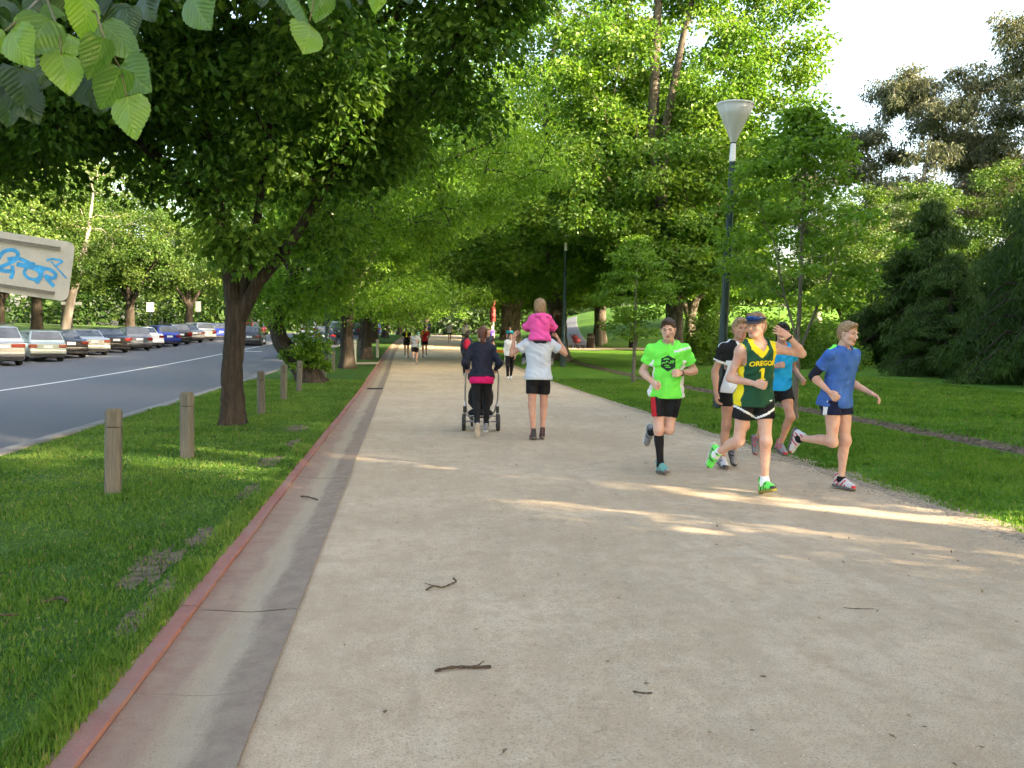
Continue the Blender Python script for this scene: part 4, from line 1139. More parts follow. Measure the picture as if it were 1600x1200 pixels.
    def uarm(s, F, sd, g=0.0, f=1.0, kk=0.035, flare=0.0):
        k = s.s; b = s.b * (0.85 if s.fem else 1); a = s.J['sh' + sd]; e = s.J['el' + sd]; m = a + (e - a) * f
        r0 = 0.050 * b * k; r1 = 0.038 * b * k
        F.ell(a, np.array([0.053, 0.055, 0.058]) * b * k + g, None, kk)
        F.cone(a, m, r0 + g, r0 + (r1 - r0) * f + g + flare, kk)
    def farm(s, F, sd, g=0.0, f0=0.0, f1=1.0, kk=0.025):
        k = s.s; b = s.b * (0.85 if s.fem else 1); a = s.J['el' + sd]; e = s.J['wr' + sd]; d = e - a
        R_ = lambda q: float(np.interp(q, [0, 0.25, 1], [0.038, 0.042, 0.026])) * k * b
        q0 = max(f0, 0); mid = max(q0, min(f1, 0.28))
        F.cone(a + d * q0, a + d * mid, R_(q0) + g, R_(mid) + g, kk); F.cone(a + d * mid, a + d * f1, R_(mid) + g, R_(f1) + g, kk)

    def bounds(s):
        P = np.array(list(s.J.values()) + [s.hc + np.array([0, 0, 0.12]), s.neck, s.pel])
        return P.min(0) - 0.19, P.max(0) + 0.19
    def field(s, res=None, js=None, pad=0.19):
        if js is None: lo, hi = s.bounds()
        else:
            P = np.array([s.J[j] if isinstance(j, str) else j for j in js]); lo, hi = P.min(0) - pad, P.max(0) + pad
        return Field(lo, hi, res or s.res)

    # ---- meshes
    def head_parts(s):
        k = s.hs; Rh = s.Rh; c = s.hc
        T = lambda x, y, z: c + Rh @ (np.array([x, y, z]) * k)
        F = Field(c - np.array([0.14, 0.14, 0.20]) * max(1, k), c + 0.15 * max(1, k), s.hres)
        F.ell(T(0, -0.012, 0.028), np.array([0.075, 0.096, 0.092]) * k, Rh, 0.02)          # skull
        F.ell(T(0, 0.022, -0.035), np.array([0.061, 0.068, 0.080]) * k, Rh, 0.03)           # face
        F.ell(T(0, 0.058, -0.094), np.array([0.028, 0.026, 0.022]) * k, Rh, 0.025)          # chin
        for sg in (-1, 1):
            F.cone(T(sg * 0.055, -0.005, -0.05), T(sg * 0.026, 0.058, -0.092), 0.018 * k, 0.016 * k, 0.022)   # jaw
            F.ell(T(sg * 0.042, 0.062, -0.022), np.array([0.020, 0.018, 0.016]) * k, Rh, 0.02)                # cheek
            F.ell(T(sg * 0.032, 0.093, 0.008), np.array([0.019, 0.014, 0.012]) * k, Rh, 0.012, 'sub')          # eye socket
            F.ell(T(sg * 0.076, -0.006, -0.008), np.array([0.010, 0.020, 0.032]) * k, Rh @ roty(sg * 0.2) @ rotx(-0.15), 0.006)  # ear
            F.cone(T(sg * 0.012, 0.090, 0.026), T(sg * 0.046, 0.080, 0.024), 0.009 * k, 0.008 * k, 0.010)     # brow
        F.cone(T(0, 0.088, 0.012), T(0, 0.112, -0.028), 0.009 * k, 0.013 * k, 0.010)         # nose
        for sg in (-1, 1): F.ell(T(sg * 0.012, 0.102, -0.034), np.array([0.009, 0.010, 0.007]) * k, Rh, 0.006)
        F.ell(T(0, 0.088, -0.058), np.array([0.024, 0.012, 0.006]) * k, Rh, 0.006)           # upper lip
        F.ell(T(0, 0.086, -0.069), np.array([0.021, 0.012, 0.006]) * k, Rh, 0.006)
        F.cone(T(0, -0.018, -0.05), s.neck - s.up * 0.02, 0.056 * k, 0.060 * k * (0.9 if s.fem else 1), 0.02)   # neck
        V, Q = F.mesh()
        loc = ((V - c) @ Rh) / k
        fc = loc[Q].mean(1)
        mi = np.zeros(len(Q), int)
        lip = (np.abs(fc[:, 0]) < 0.024) & (fc[:, 1] > 0.085) & (fc[:, 2] < -0.052) & (fc[:, 2] > -0.074)
        mi[lip] = 1
        parts = [(V, Q, mi)]
        for sg in (-1, 1):
            E = Field(c - 0.17, c + 0.17, 0.004) if False else None
            parts.append(ball(T(sg * 0.032, 0.0745, 0.007), np.array([0.0120, 0.011, 0.0055]) * k, Rh, 2))
            parts.append(ball(T(sg * 0.032, 0.0815, 0.007), np.array([0.0058, 0.005, 0.0055]) * k, Rh, 3))
        return parts
    def hand(s, sd, style='fist', nrm=None, thumb=None, res=0.0045):
        """palm, four fingers of unequal length with knuckle bends and a thumb leaving the side of the palm"""
        k = s.s * (0.92 if s.fem else 1.0); w = s.J['wr' + sd]; d = _n(s.p.get('hand_dir_' + sd, w - s.J['el' + sd]))
        sg = 1 if sd == 'r' else -1
        n = np.asarray(nrm if nrm is not None else s.p.get('palm_' + sd, (-sg, 0, 0)), float)      # palm faces this way
        Rr = frame(d, n); lat = Rr[:, 0]; n = Rr[:, 2]
        th = np.asarray(thumb if thumb is not None else s.p.get('thumb_' + sd, (0, 0.4, 1)), float)
        if np.dot(lat, th) < 0: lat = -lat
        F = Field(w + d * 0.075 - 0.135 * k, w + d * 0.075 + 0.135 * k, res)
        F.cone(w - d * 0.03, w + d * 0.012, 0.025 * k, 0.024 * k, 0.012)
        P = lambda a, b, c: w + d * a * k + lat * b * k + n * c * k
        for b in (-0.030, -0.010, 0.010, 0.029): F.cone(P(0.018, b * 0.6, 0), P(0.088, b, 0.0), 0.0155 * k, 0.0125 * k, 0.014)
        F.ell(P(0.035, 0.026, 0.010), np.array([0.020, 0.030, 0.016]) * k, Rr, 0.012)
        curl = {'fist': (1.25, 1.5, 1.1), 'relaxed': (0.45, 0.6, 0.4), 'open': (0.12, 0.15, 0.1), 'grip': (0.9, 1.2, 0.8)}[style]
        for b, L, sp in ((0.029, 0.94, 0.10), (0.010, 1.04, 0.02), (-0.010, 0.98, -0.05), (-0.030, 0.78, -0.14)):
            p = P(0.088, b, 0.0); ang = 0; spread = sp * (1.6 if style == 'open' else 0.7)
            for j, (seg, r0, r1) in enumerate(((0.043, 0.0100, 0.0092), (0.027, 0.0090, 0.0082), (0.021, 0.0080, 0.0066))):
                ang += curl[j]
                dd = _n(d * math.cos(ang) + n * math.sin(ang) + lat * spread * max(0, math.cos(ang)))
                q = p + dd * seg * L * k
                F.cone(p, q, r0 * k, r1 * k, 0.0035); p = q
        p = P(0.022, 0.028, 0.008)
        o1, o2 = (0.25, 0.75) if style in ('fist', 'grip') else (0.75, 0.45)
        d1 = _n(d * 0.75 + lat * o1 + n * (0.55 if style in ('fist', 'grip') else 0.2)); q = p + d1 * 0.044 * k; F.cone(p, q, 0.0150 * k, 0.0115 * k, 0.008)
        d2 = _n(d * (0.6 if style == 'fist' else 0.9) + n * (0.5 if style in ('fist', 'grip') else 0.1) - lat * (0.55 if style == 'fist' else -0.2)); e = q + d2 * 0.036 * k; F.cone(q, e, 0.0108 * k, 0.0085 * k, 0.004)
        V, Q = F.mesh()
        return (V, Q, 0)
    def body(s, skin, hands=('fist', 'fist'), parent=None, legs=True):
        F = s.field()
        s.torso(F); s.glutes(F)
        for sd in 'rl':
            s.thigh(F, sd); s.shin(F, sd); s.uarm(F, sd); s.farm(F, sd)
        F.cone(s.neck - s.up * 0.03, s.neck + s.up * 0.05, 0.058 * s.s, 0.054 * s.s, 0.03)
        V, Q = F.mesh()
        V = relax(V, Q, 1)
        parts = [(V, Q, 0)] + s.head_parts()
        for sd, st in zip('rl', hands):
            if st: parts.append(s.hand(sd, st, res=0.0055 if s.res < 0.0145 else 0.013))
        V, Q, mi = join(parts)
        return link('body', np_mesh('body', V, [Q], [skin, M_LIP, M_EYE, M_IRIS], mat_idx=mi), parent)
    def hair(s, mat, style='short', parent=None):
        k = s.hs; Rh = s.Rh; c = s.hc
        T = lambda x, y, z: c + Rh @ (np.array([x, y, z]) * k)
        hb = 0.15 * k if style == 'short' else 0.26 * k; F = Field(c - hb, c + hb, s.hres)
        F.ell(T(0, -0.016, 0.036), np.array([0.084, 0.104, 0.098]) * k, Rh, 0.02)
        F.ell(T(0, -0.045, -0.01), np.array([0.078, 0.076, 0.085]) * k, Rh, 0.02)
        if style == 'short':
            F.ell(T(0.01, 0.055, 0.098), np.array([0.055, 0.040, 0.026]) * k, Rh, 0.02)
        X, Y, Z = F.grid(); L = np.stack([X - c[0], Y - c[1], Z - c[2]], -1) @ (Rh / k)
        F.f += (0.0042 * (np.sin(L[..., 0] * 310 + 3 * np.sin(L[..., 1] * 90)) + np.sin(L[..., 2] * 240 + L[..., 1] * 170))).astype(np.float32) * k
        # hairline: forehead, temples, nape
        hl = np.maximum((L[..., 1] - 0.072) - 0.7 * (L[..., 2] - 0.066) + 0.006 * np.sin(L[..., 0] * 160), (L[..., 1] + 0.012) - 3.0 * np.maximum(0, L[..., 2] - 0.020) - 0.05 * (L[..., 2] > 0.02))
        low = -(L[..., 2] + (0.072 if style in ('short', 'pony') else 0.12)) + 0.35 * np.maximum(0, L[..., 1] + 0.045)
        F.f = np.maximum(F.f, np.maximum(hl * 0.6, low * 0.8).astype(np.float32) * k)
        if style == 'pony':
            F.ell(T(0, -0.125, 0.045), np.array([0.028, 0.032, 0.030]) * k, Rh, 0.015)
            F.cone(T(0, -0.14, 0.03), T(0.0, -0.135, -0.11), 0.030 * k, 0.036 * k, 0.015); F.cone(T(0.0, -0.135, -0.11), T(0.01, -0.10, -0.23), 0.036 * k, 0.010 * k, 0.015)
        if style == 'bob':
            for sg in (-1, 1): F.cone(T(sg * 0.066, -0.02, 0.0), T(sg * 0.06, -0.03, -0.09), 0.026 * k, 0.020 * k, 0.03)
            F.ell(T(0, -0.06, -0.05), np.array([0.075, 0.055, 0.075]) * k, Rh, 0.03)
            F.ell(T(0, -0.03, 0.03), np.array([0.093, 0.108, 0.098]) * k, Rh, 0.02); F.ell(T(0.0, -0.085, -0.02), np.array([0.07, 0.05, 0.10]) * k, Rh, 0.03)
            X, Y, Z = F.grid(); L = np.stack([X - c[0], Y - c[1], Z - c[2]], -1) @ (Rh / k)
            F.f += (0.004 * np.sin(L[..., 0] * 190 + 3 * np.sin(L[..., 2] * 40)) * k).astype(np.float32); F.f = np.maximum(F.f, ((L[..., 1] - 0.05) * 0.7 * (L[..., 2] < 0.07)).astype(np.float32) * k - (L[..., 2] >= 0.07))
        V, Q = F.mesh()
        return link('hair', np_mesh('hair', V, [Q], mat), parent)
    def brows(s, mat, parent):
        k = s.hs; mb = MB()
        for sg in (-1, 1):
            pts = [s.hc + s.Rh @ (np.array(q) * k) for q in ((sg * 0.014, 0.0995, 0.026), (sg * 0.030, 0.0965, 0.032), (sg * 0.049, 0.083, 0.027))]
            mb.tube(pts, [0.0035 * k, 0.0042 * k, 0.0022 * k], 5)
        return mb.build('eyebrows', mat, parent, smooth=True)
    def wrinkle(s, F, amp, seed=0):
        X, Y, Z = F.grid()
        r = np.random.default_rng(seed); ph = r.random(6) * 6.28
        amp = amp * 1.5
        F.f += (amp * (np.sin(X * 22 + Z * 30 + 2.0 * np.sin(Y * 14 + Z * 9 + ph[0]) + ph[1]) * 0.55 + np.sin(X * -26 + Z * 18 + 2.2 * np.sin(X * 11 - Z * 7 + ph[2]) + ph[3]) * 0.45 + 0.40 * np.sin(X * 60 + Z * 47 + Y * 30 + ph[4] + 2 * np.sin(X * 17 - Z * 21)) - 0.7 * np.abs(np.sin(X * 13 + Z * 24 + 1.6 * np.sin(Y * 19 + X * 9 + ph[5]) + ph[0])) ** 6)).astype(np.float32)
    def top(s, mats, sleeve=0.55, length=-0.02, loose=0.014, name='shirt', parent=None, scoop=0.03, flare=0.014, color_fn=None, seed=1, w=1.06, amp=0.0035, vneck=0.0, sleeve_mat=None, res=None, forearm=None, crop=None):
        """shirt or singlet: the torso shape a little larger, cut at neck, cuffs and hem"""
        k = s.s; js = [s.neck, s.pel - s.ry * 0.07 * k, s.pel + s.up * (length + 0.1) * k, s.pel + s.up * (length + 0.1) * k + s.sx * 0.06, s.pel + s.up * (length + 0.1) * k - s.sx * 0.06, 'shr', 'shl'] + (['elr', 'ell'] if sleeve else []) + (['wrr', 'wrl'] if forearm else [])
        F = s.field(res or (0.0105 if s.res < 0.0145 else s.res), js, 0.175)
        s.torso(F, loose, 0.045, True, w=w)
        # straight drop from chest to hem
        Rt = np.stack([s.sx, s.sy, s.up], 1)
        F.ell(s.pel + s.up * (0.10 + length * 0.3) * k, np.array([0.147 * s.b * w * (0.95 if s.fem else 1), 0.104 * s.b, 0.60]) * k + loose, Rt, 0.05)
        if length < 0.02: s.glutes(F, loose + 0.020, 0.05)
        F.ell(s.pel + s.up * (length + 0.02) * k, np.array([0.176 * s.b, 0.124 * s.b, 0.13]) * k + loose, Rt, 0.05)
        for sd in 'rl':
            if sleeve: s.uarm(F, sd, loose * 0.55, min(1.0, sleeve), 0.035, flare)
            if forearm: s.farm(F, sd, loose * 0.7, 0, forearm, 0.03)
        s.wrinkle(F, amp, seed)
        F.cut(s.pel + s.up * length * k, -s.up)
        if crop is not None: F.cut(s.pel + s.up * crop * k, s.up)
        X, Y, Z = F.grid()
        Q = np.stack([X - s.neck[0], Y - s.neck[1], Z - s.neck[2]], -1)
        lx, ly, lz = Q @ s.sx, Q @ s.sy, Q @ s.up
        rr = np.sqrt((lx / 1.0) ** 2 + ((ly - 0.012) / 0.95) ** 2)
        collar = np.minimum(0.072 * k + 0.012 - rr, 0.03) if not vneck else np.minimum(0.085 * k - np.abs(lx) - 0.0 * ly, 0.05)
        drop = lz - (0.012 - scoop * np.clip(ly / 0.09, -0.25, 1.0)) * k if not vneck else lz - (0.0 - vneck * np.clip(ly / 0.09, -0.1, 1) * (1 - np.abs(lx) / (0.085 * k))) * k
        F.f = np.maximum(F.f, np.minimum(collar, drop).astype(np.float32))
        F.f = np.maximum(F.f, (lz - 0.045 * k).astype(np.float32))
        if sleeve and sleeve < 1.0 or (forearm is None and sleeve):
            for sd in 'rl':
                a = s.J['sh' + sd]; e = s.J['el' + sd]; d = _n(e - a); L = np.linalg.norm(e - a)
                P = np.stack([X - a[0], Y - a[1], Z - a[2]], -1)
                al = P @ d; rad = np.linalg.norm(P - al[..., None] * d, axis=-1)
                F.f = np.where((rad < 0.12 * k) & (al > 0.02), np.maximum(F.f, (al - sleeve * L).astype(np.float32)), F.f)
        if not sleeve:      # singlet: cut the arm holes
            for sd, sg in (('r', 1), ('l', -1)):
                a = s.J['sh' + sd] + s.sx * sg * 0.01
                P = np.stack([X - a[0], Y - a[1], Z - a[2]], -1)
                px, py, pz = P @ s.sx * sg, P @ s.sy, P @ s.up
                hole = 0.062 * k - np.sqrt((px - 0.02) ** 2 * 0.9 + (np.maximum(0, np.abs(py) - 0.02)) ** 2 * 0.5 + np.maximum(0, np.abs(pz + 0.05) - 0.045) ** 2)
                F.f = np.maximum(F.f, hole.astype(np.float32)); F.f = np.maximum(F.f, np.where(px > 0.03, np.maximum(-0.02, px - 0.045), -1).astype(np.float32))
        V, Q4 = F.mesh(); V = relax(V, Q4, 1, 0.4)
        mi = None
        if color_fn is not None:
            c = V[Q4].mean(1); q = c - s.pel
            loc = np.stack([q @ s.sx, q @ s.sy, q @ s.up], -1) / k
            arm = np.zeros(len(c))
            for sd, sg in (('r', 1), ('l', -1)):
                a = s.J['sh' + sd]; e = s.J['el' + sd]; al = (c - a) @ _n(e - a) / np.linalg.norm(e - a)
                off_ = np.abs((c - a) @ s.sx * sg)
                rad = np.linalg.norm((c - a) - ((c - a) @ _n(e - a))[:, None] * _n(e - a), axis=1)
                arm = np.where((rad < 0.085 * k) & (al > 0.05), sg * al, arm)
            mi = color_fn(loc, arm)
        if not isinstance(mats, (list, tuple)): mats = [mats]
        o = link(name, np_mesh(name, V, [Q4], mats, mat_idx=mi), parent)
        s.shirt = o
        return o
    def shorts(s, mats, f=0.45, loose=0.014, flare=0.012, name='shorts', parent=None, color_fn=None, waist=0.09, amp=0.002, shin=None):
        k = s.s; F = s.field(0.0115 if s.res < 0.0145 else s.res, [s.pel + s.up * 0.06, 'hipr', 'hipl', 'knr', 'knl'] + (['anr', 'anl'] if shin else []), 0.175)
        Rp = np.stack([s.rx, s.ry, np.array([0, 0, 1.0])], 1)
        F.ell(s.pel, np.array([(0.163 if s.fem else 0.152) * s.b, 0.112 * s.b, 0.125]) * k + loose * 0.8, Rp, 0.04)
        F.ell(s.pel + s.up * 0.1 * k, np.array([0.138 * s.b, 0.10 * s.b, 0.10]) * k + loose * 0.6, Rp, 0.04)
        s.glutes(F, loose * 0.8)
        for sd in 'rl':
            s.thigh(F, sd, loose, f, 0.03, flare)
            if shin is not None: s.shin(F, sd, loose * 0.8, 0, shin)
        s.wrinkle(F, amp, 7)
        F.cut(s.pel + s.up * waist * k, s.up)
        if shin is None:
            X, Y, Z = F.grid()
            for sd in 'rl':
                a = s.J['hip' + sd]; e = s.J['kn' + sd]; d = _n(e - a); L = np.linalg.norm(e - a)
                P = np.stack([X - a[0], Y - a[1], Z - a[2]], -1)
                al = P @ d; rad = np.linalg.norm(P - al[..., None] * d, axis=-1)
                F.f = np.where((rad < 0.15 * k) & (al > 0.1 * L), np.maximum(F.f, (al - f * L).astype(np.float32)), F.f)
        V, Q4 = F.mesh(); V = relax(V, Q4, 1, 0.4); mi = None
        if color_fn is not None:
            c = V[Q4].mean(1); q = c - s.pel
            al = np.zeros(len(c))
            mi = color_fn(np.stack([q @ s.rx, q @ s.ry, q[:, 2]], -1) / k, c)
        if not isinstance(mats, (list, tuple)): mats = [mats]
        o = link(name, np_mesh(name, V, [Q4], mats, mat_idx=mi), parent); s.pants = o
        return o
    def sleeve_on(s, sd, what, f0, f1, mat, g=0.005, name='sock', parent=None):
        F = s.field(0.010, {'shin': ['kn' + sd, 'an' + sd], 'farm': ['el' + sd, 'wr' + sd], 'uarm': ['sh' + sd, 'el' + sd]}[what], 0.11)
        if what == 'shin':
            s.shin(F, sd, g, f0, f1); a, e = s.J['kn' + sd], s.J['an' + sd]
            if f1 >= 1: F.cone(e, e + s.foot_dir(sd)[0] * 0.03, 0.036 * s.s + g, 0.036 * s.s + g)
        elif what == 'farm': s.farm(F, sd, g, f0, f1); a, e = s.J['el' + sd], s.J['wr' + sd]
        else: s.uarm(F, sd, g, f1); a, e = s.J['sh' + sd], s.J['el' + sd]
        F.cut(a + (e - a) * f0, a - e)
        if f1 < 1: F.cut(a + (e - a) * f1, e - a)
        V, Q = F.mesh(); return link(name, np_mesh(name, V, [Q], mat), parent)
    def foot_dir(s, sd):
        toe = _n(s.p.get('toe_' + sd, (0, 1, 0))); sh = _n(s.J['kn' + sd] - s.J['an' + sd])
        up = _n(sh - toe * np.dot(sh, toe)) if 'toe_up_' + sd not in s.p else _n(s.p['toe_up_' + sd])
        return toe, up
    def shoe(s, sd, upper, sole, accent=None, parent=None, res=0.0085, laces=None):
        k = s.s * (0.92 if s.fem else 1.0); a = s.J['an' + sd]; toe, up = s.foot_dir(sd); up = _n(up - toe * np.dot(up, toe)); lat = np.cross(toe, up)
        P = lambda y, x, z: a + toe * y * k + lat * x * k + up * z * k
        F = Field(a + toe * 0.045 * k - up * 0.01 - 0.19, a + toe * 0.045 * k - up * 0.01 + 0.19, res)
        F.cone(P(-0.03, 0, 0.045), P(-0.030, 0, -0.03), 0.040 * k, 0.040 * k, 0.02)
        F.cone(P(-0.045, 0, -0.035), P(0.06, 0, -0.035), 0.037 * k, 0.042 * k, 0.02)
        F.cone(P(0.03, 0, 0.005), P(0.12, 0, -0.040), 0.035 * k, 0.033 * k, 0.03)
        F.ell(P(0.135, 0.004, -0.046), np.array([0.044, 0.062, 0.030]) * k, np.stack([lat, toe, up], 1), 0.02)
        F.cut(P(0, 0, 0.075), up); F.cut(P(0, 0, -0.062), -up)
        V, Q = F.mesh()
        mi = None; mats = [upper]
        if accent:
            c = V[Q].mean(1) - a; y = c @ toe / k; z = c @ up / k; x = c @ lat / k
            mi = ((np.abs(((y - z * 0.8) * 40) % 2 - 1) < 0.45) & (y > -0.05) & (y < 0.09) & (np.abs(x) > 0.022)) | ((y > 0.165) & (z < -0.03))
            mats = [upper, accent]
        o = link('shoe', np_mesh('shoe', V, [Q], mats, mat_idx=mi), parent)
        F = Field(a + toe * 0.045 * k - up * 0.01 - 0.19, a + toe * 0.045 * k - up * 0.01 + 0.19, res)
        F.cone(P(-0.055, 0, -0.070), P(0.05, 0, -0.070), 0.042 * k, 0.042 * k, 0.02); F.cone(P(0.05, 0, -0.070), P(0.145, 0.004, -0.070), 0.042 * k, 0.046 * k, 0.02)
        F.cut(P(0, 0, -0.056), up); F.cut(P(0, 0, -0.085), -up)
        V, Q = F.mesh(); link('sole', np_mesh('sole', V, [Q], sole), o)
        if laces:
            mb = MB()
            for q in range(4):
                y = 0.045 + q * 0.020; z = 0.034 - q * 0.011
                mb.tube([P(y, -0.022, z - 0.010), P(y + 0.004, 0, z + 0.002), P(y, 0.022, z - 0.010)], 0.0035 * k, 5)
            mb.build('laces', laces, o, smooth=True)
        return o
    def decal(s, V, F, mat, name, centre, yaw=0.0, off_=0.004, on=None, parent=None, axis=None):
        """lay flat print on the cloth: V in metres (x right as seen from the front, y up), thrown onto the shirt from the front"""
        o = on or s.shirt; me = o.data
        bv = BVHTree.FromPolygons([tuple(v.co) for v in me.vertices], [tuple(p.vertices) for p in me.polygons])
        ax = _n(axis) if axis is not None else _n(rotz(yaw) @ s.sy)
        rt = _n(np.cross(ax, s.up)) * -1       # viewer's right, seen from the front
        out = []
        for x, y in V:
            p = s.pel + s.up * (centre[1] + y) + rt * (centre[0] + x) + ax * 0.5
            h = bv.ray_cast(Vector(p), Vector(-ax))
            q = np.array(h[0]) if h[0] is not None else p - ax * 0.38
            out.append(q + ax * off_)
        me = bpy.data.meshes.new(name); me.from_pydata([tuple(v) for v in out], [], F); me.materials.append(mat)
        return link(name, me, parent or o)

def ball(c, r, R_, m, nu=10, nv=7):
    V = []; F = []
    for i in range(nv + 1):
        t = math.pi * i / nv
        for j in range(nu):
            a = 2 * math.pi * j / nu
            V.append(np.asarray(c) + R_ @ (np.array([math.sin(t) * math.cos(a), math.cos(t), math.sin(t) * math.sin(a)]) * r))
    for i in range(nv):
        for j in range(nu):
            F.append((i * nu + j, i * nu + (j + 1) % nu, (i + 1) * nu + (j + 1) % nu, (i + 1) * nu + j))
    return (np.array(V), np.array(F), m)

def text_shape(txt, size, bold=0.0, cuts=1):
    cu = bpy.data.curves.new('txt', 'FONT'); cu.body = txt; cu.size = size; cu.align_x = 'CENTER'; cu.align_y = 'CENTER'; cu.offset = bold; cu.resolution_u = 3
    o = bpy.data.objects.new('txt', cu); COL.objects.link(o)
    dg = bpy.context.evaluated_depsgraph_get(); me = bpy.data.meshes.new_from_object(o.evaluated_get(dg))
    bm = bmesh.new(); bm.from_mesh(me); bmesh.ops.triangulate(bm, faces=bm.faces)
    bmesh.ops.subdivide_edges(bm, edges=[e for e in bm.edges if e.calc_length() > size * 0.12], cuts=cuts)
    bmesh.ops.triangulate(bm, faces=bm.faces)
    V = [(v.co.x, v.co.y) for v in bm.verts]; F = [tuple(v.index for v in f.verts) for f in bm.faces]
    bm.free(); bpy.data.objects.remove(o); bpy.data.curves.remove(cu); bpy.data.meshes.remove(me)
    return V, F

def settle(root, P, X, Y, face, ground_z=None, lift=0.0, label=None, group=None, parts=None):
    """stand the finished figure on the ground: lowest shoe point touches the surface"""
    low = 1e9
    for ch in root.children:
        me = ch.data
        n = len(me.vertices); co = np.empty(n * 3, np.float32); me.vertices.foreach_get('co', co)
        low = min(low, float(co.reshape(-1, 3)[:, 2].min()))
        for g2 in ch.children:
            me = g2.data; n = len(me.vertices); co = np.empty(n * 3, np.float32); me.vertices.foreach_get('co', co)
            low = min(low, float(co.reshape(-1, 3)[:, 2].min()))
    gz = float(H(X, Y)) + 0.012 if ground_z is None else ground_z
    root.location = (X, Y, gz - low + lift); root.rotation_euler = (0, 0, face)
    return tag(root, label, 'person', group)
# ================================================================== OBJECTS
# ---- timber bollards along the verge
def timber():
    t = NT('weathered_timber'); c = t.coord()
    f = t.noise(t.mapping(c, (1, 1, 0.06)), 60, 5, 0.7); b = t.noise(c, 5, 3)
    col = t.ramp(f, [(0.3, (0.085, 0.078, 0.067)), (0.55, (0.155, 0.145, 0.125)), (0.8, (0.23, 0.215, 0.19))])
    col = t.mix(t.math('MULTIPLY', b, 0.45), col, (0.15, 0.14, 0.10))
    t.principled(col, 0.9, t.bump(f, 0.5, 0.01), spec=0.15); return t.mat
M_TIMBER = timber()
M_GROOVE = plain('groove_dark', (0.02, 0.017, 0.014), 0.9)
def bollard(mat, w=0.138, h=0.81):
    root = empty('bollard')
    mb = MB(); r = w / 2
    def prism(z0, z1, rr, ch, mi=0):
        q = rr - ch
        pts = [(q, -rr), (rr, -q), (rr, q), (q, rr), (-q, rr), (-rr, q), (-rr, -q), (-q, -rr)]
        vs = [(x, y, z) for z in (z0, z1) for x, y in pts]
        mb.add(vs, [tuple(reversed(range(8))), tuple(range(8, 16))] + [(k, (k + 1) % 8, 8 + (k + 1) % 8, 8 + k) for k in range(8)], mi)
    prism(-0.15, h - 0.175, r, 0.022)
    p = mb.build('post', mat, root)
    mb = MB(); prism(h - 0.180, h - 0.160, r - 0.012, 0.018); mb.build('groove', M_GROOVE, root)
    mb = MB(); prism(h - 0.165, h - 0.02, r, 0.022); prism(h - 0.021, h, r - 0.012, 0.02); mb.build('head', mat, root)
    return root
bo = bollard(M_TIMBER)
BG = 'timber bollards on the left verge'
BL = [(-2.71, 8.76, 0.1, 'nearest timber bollard on the grass, largest of the row'), (-2.61, 11.24, -0.2, 'second timber bollard, between the nearest one and the forked elm'), (-2.68, 17.4, 0.3, 'timber bollard just past the forked elm'),
      (-2.74, 21.0, 0.0, 'second timber bollard past the forked elm'), (-2.72, 23.9, 0.2, 'timber bollard in front of the leaning elm trunk'), (-2.56, 29.4, -0.1, 'timber bollard just behind the leaning elm'),
      (-2.75, 35.6, 0.1, 'timber bollard in front of the upright elm'), (-2.6, 52.5, 0.2, 'first timber bollard past the cross path'), (-2.6, 55.5, 0.2, 'second timber bollard past the cross path'), (-2.6, 59.0, 0.1, 'third timber bollard past the cross path')]
for k, (X, Y, rz, lb) in enumerate(BL):
    o = bo if k == 0 else copy_tree(bo)
    o.location = gp(X, Y, 0.045); o.rotation_euler = (R(0.6 * math.sin(k * 2.1)), R(0.8 * math.cos(k * 1.7)), rz)
    tag(o, lb, 'bollard', BG)
wb = bollard(plain('white_painted_post', (0.66, 0.65, 0.60), 0.7, var=0.15), 0.13, 1.15)
wb.location = gp(-2.22, 41.1, 0.04); tag(wb, 'white painted post at the corner of the cross path', 'bollard')
wb2 = bollard(plain('yellowed_post', (0.55, 0.50, 0.38), 0.7, var=0.15), 0.15, 1.0)
wb2.location = gp(-1.45, 49.5, 0.04); tag(wb2, 'pale sunlit post just beyond the dark elm trunk', 'bollard')

# ---- lamp posts
M_POST = plain('dark_green_paint', (0.006, 0.030, 0.026), 0.38, var=0.15)
M_POSTW = plain('white_lamp_paint', (0.82, 0.80, 0.74), 0.5)
def opal():
    t = NT('ribbed_acrylic'); c = t.coord()
    d = t.n('BsdfDiffuse'); d.inputs['Color'].default_value = (0.85, 0.84, 0.76, 1)
    tr = t.n('BsdfTranslucent'); tr.inputs['Color'].default_value = (0.9, 0.9, 0.82, 1)
    tp = t.n('BsdfTransparent'); tp.inputs['Color'].default_value = (0.9, 0.92, 0.88, 1)
    gl = t.n('BsdfGlossy'); gl.inputs['Roughness'].default_value = 0.15
    m = t.n('MixShader'); m.inputs[0].default_value = 0.5; t.l(d.outputs[0], m.inputs[1]); t.l(tr.outputs[0], m.inputs[2])
    m2 = t.n('MixShader'); m2.inputs[0].default_value = 0.12; t.l(m.outputs[0], m2.inputs[1]); t.l(tp.outputs[0], m2.inputs[2])
    m3 = t.n('MixShader'); m3.inputs[0].default_value = 0.04; t.l(m2.outputs[0], m3.inputs[1]); t.l(gl.outputs[0], m3.inputs[2])
    t.l(m3.outputs[0], t.out.inputs['Surface']); return t.mat
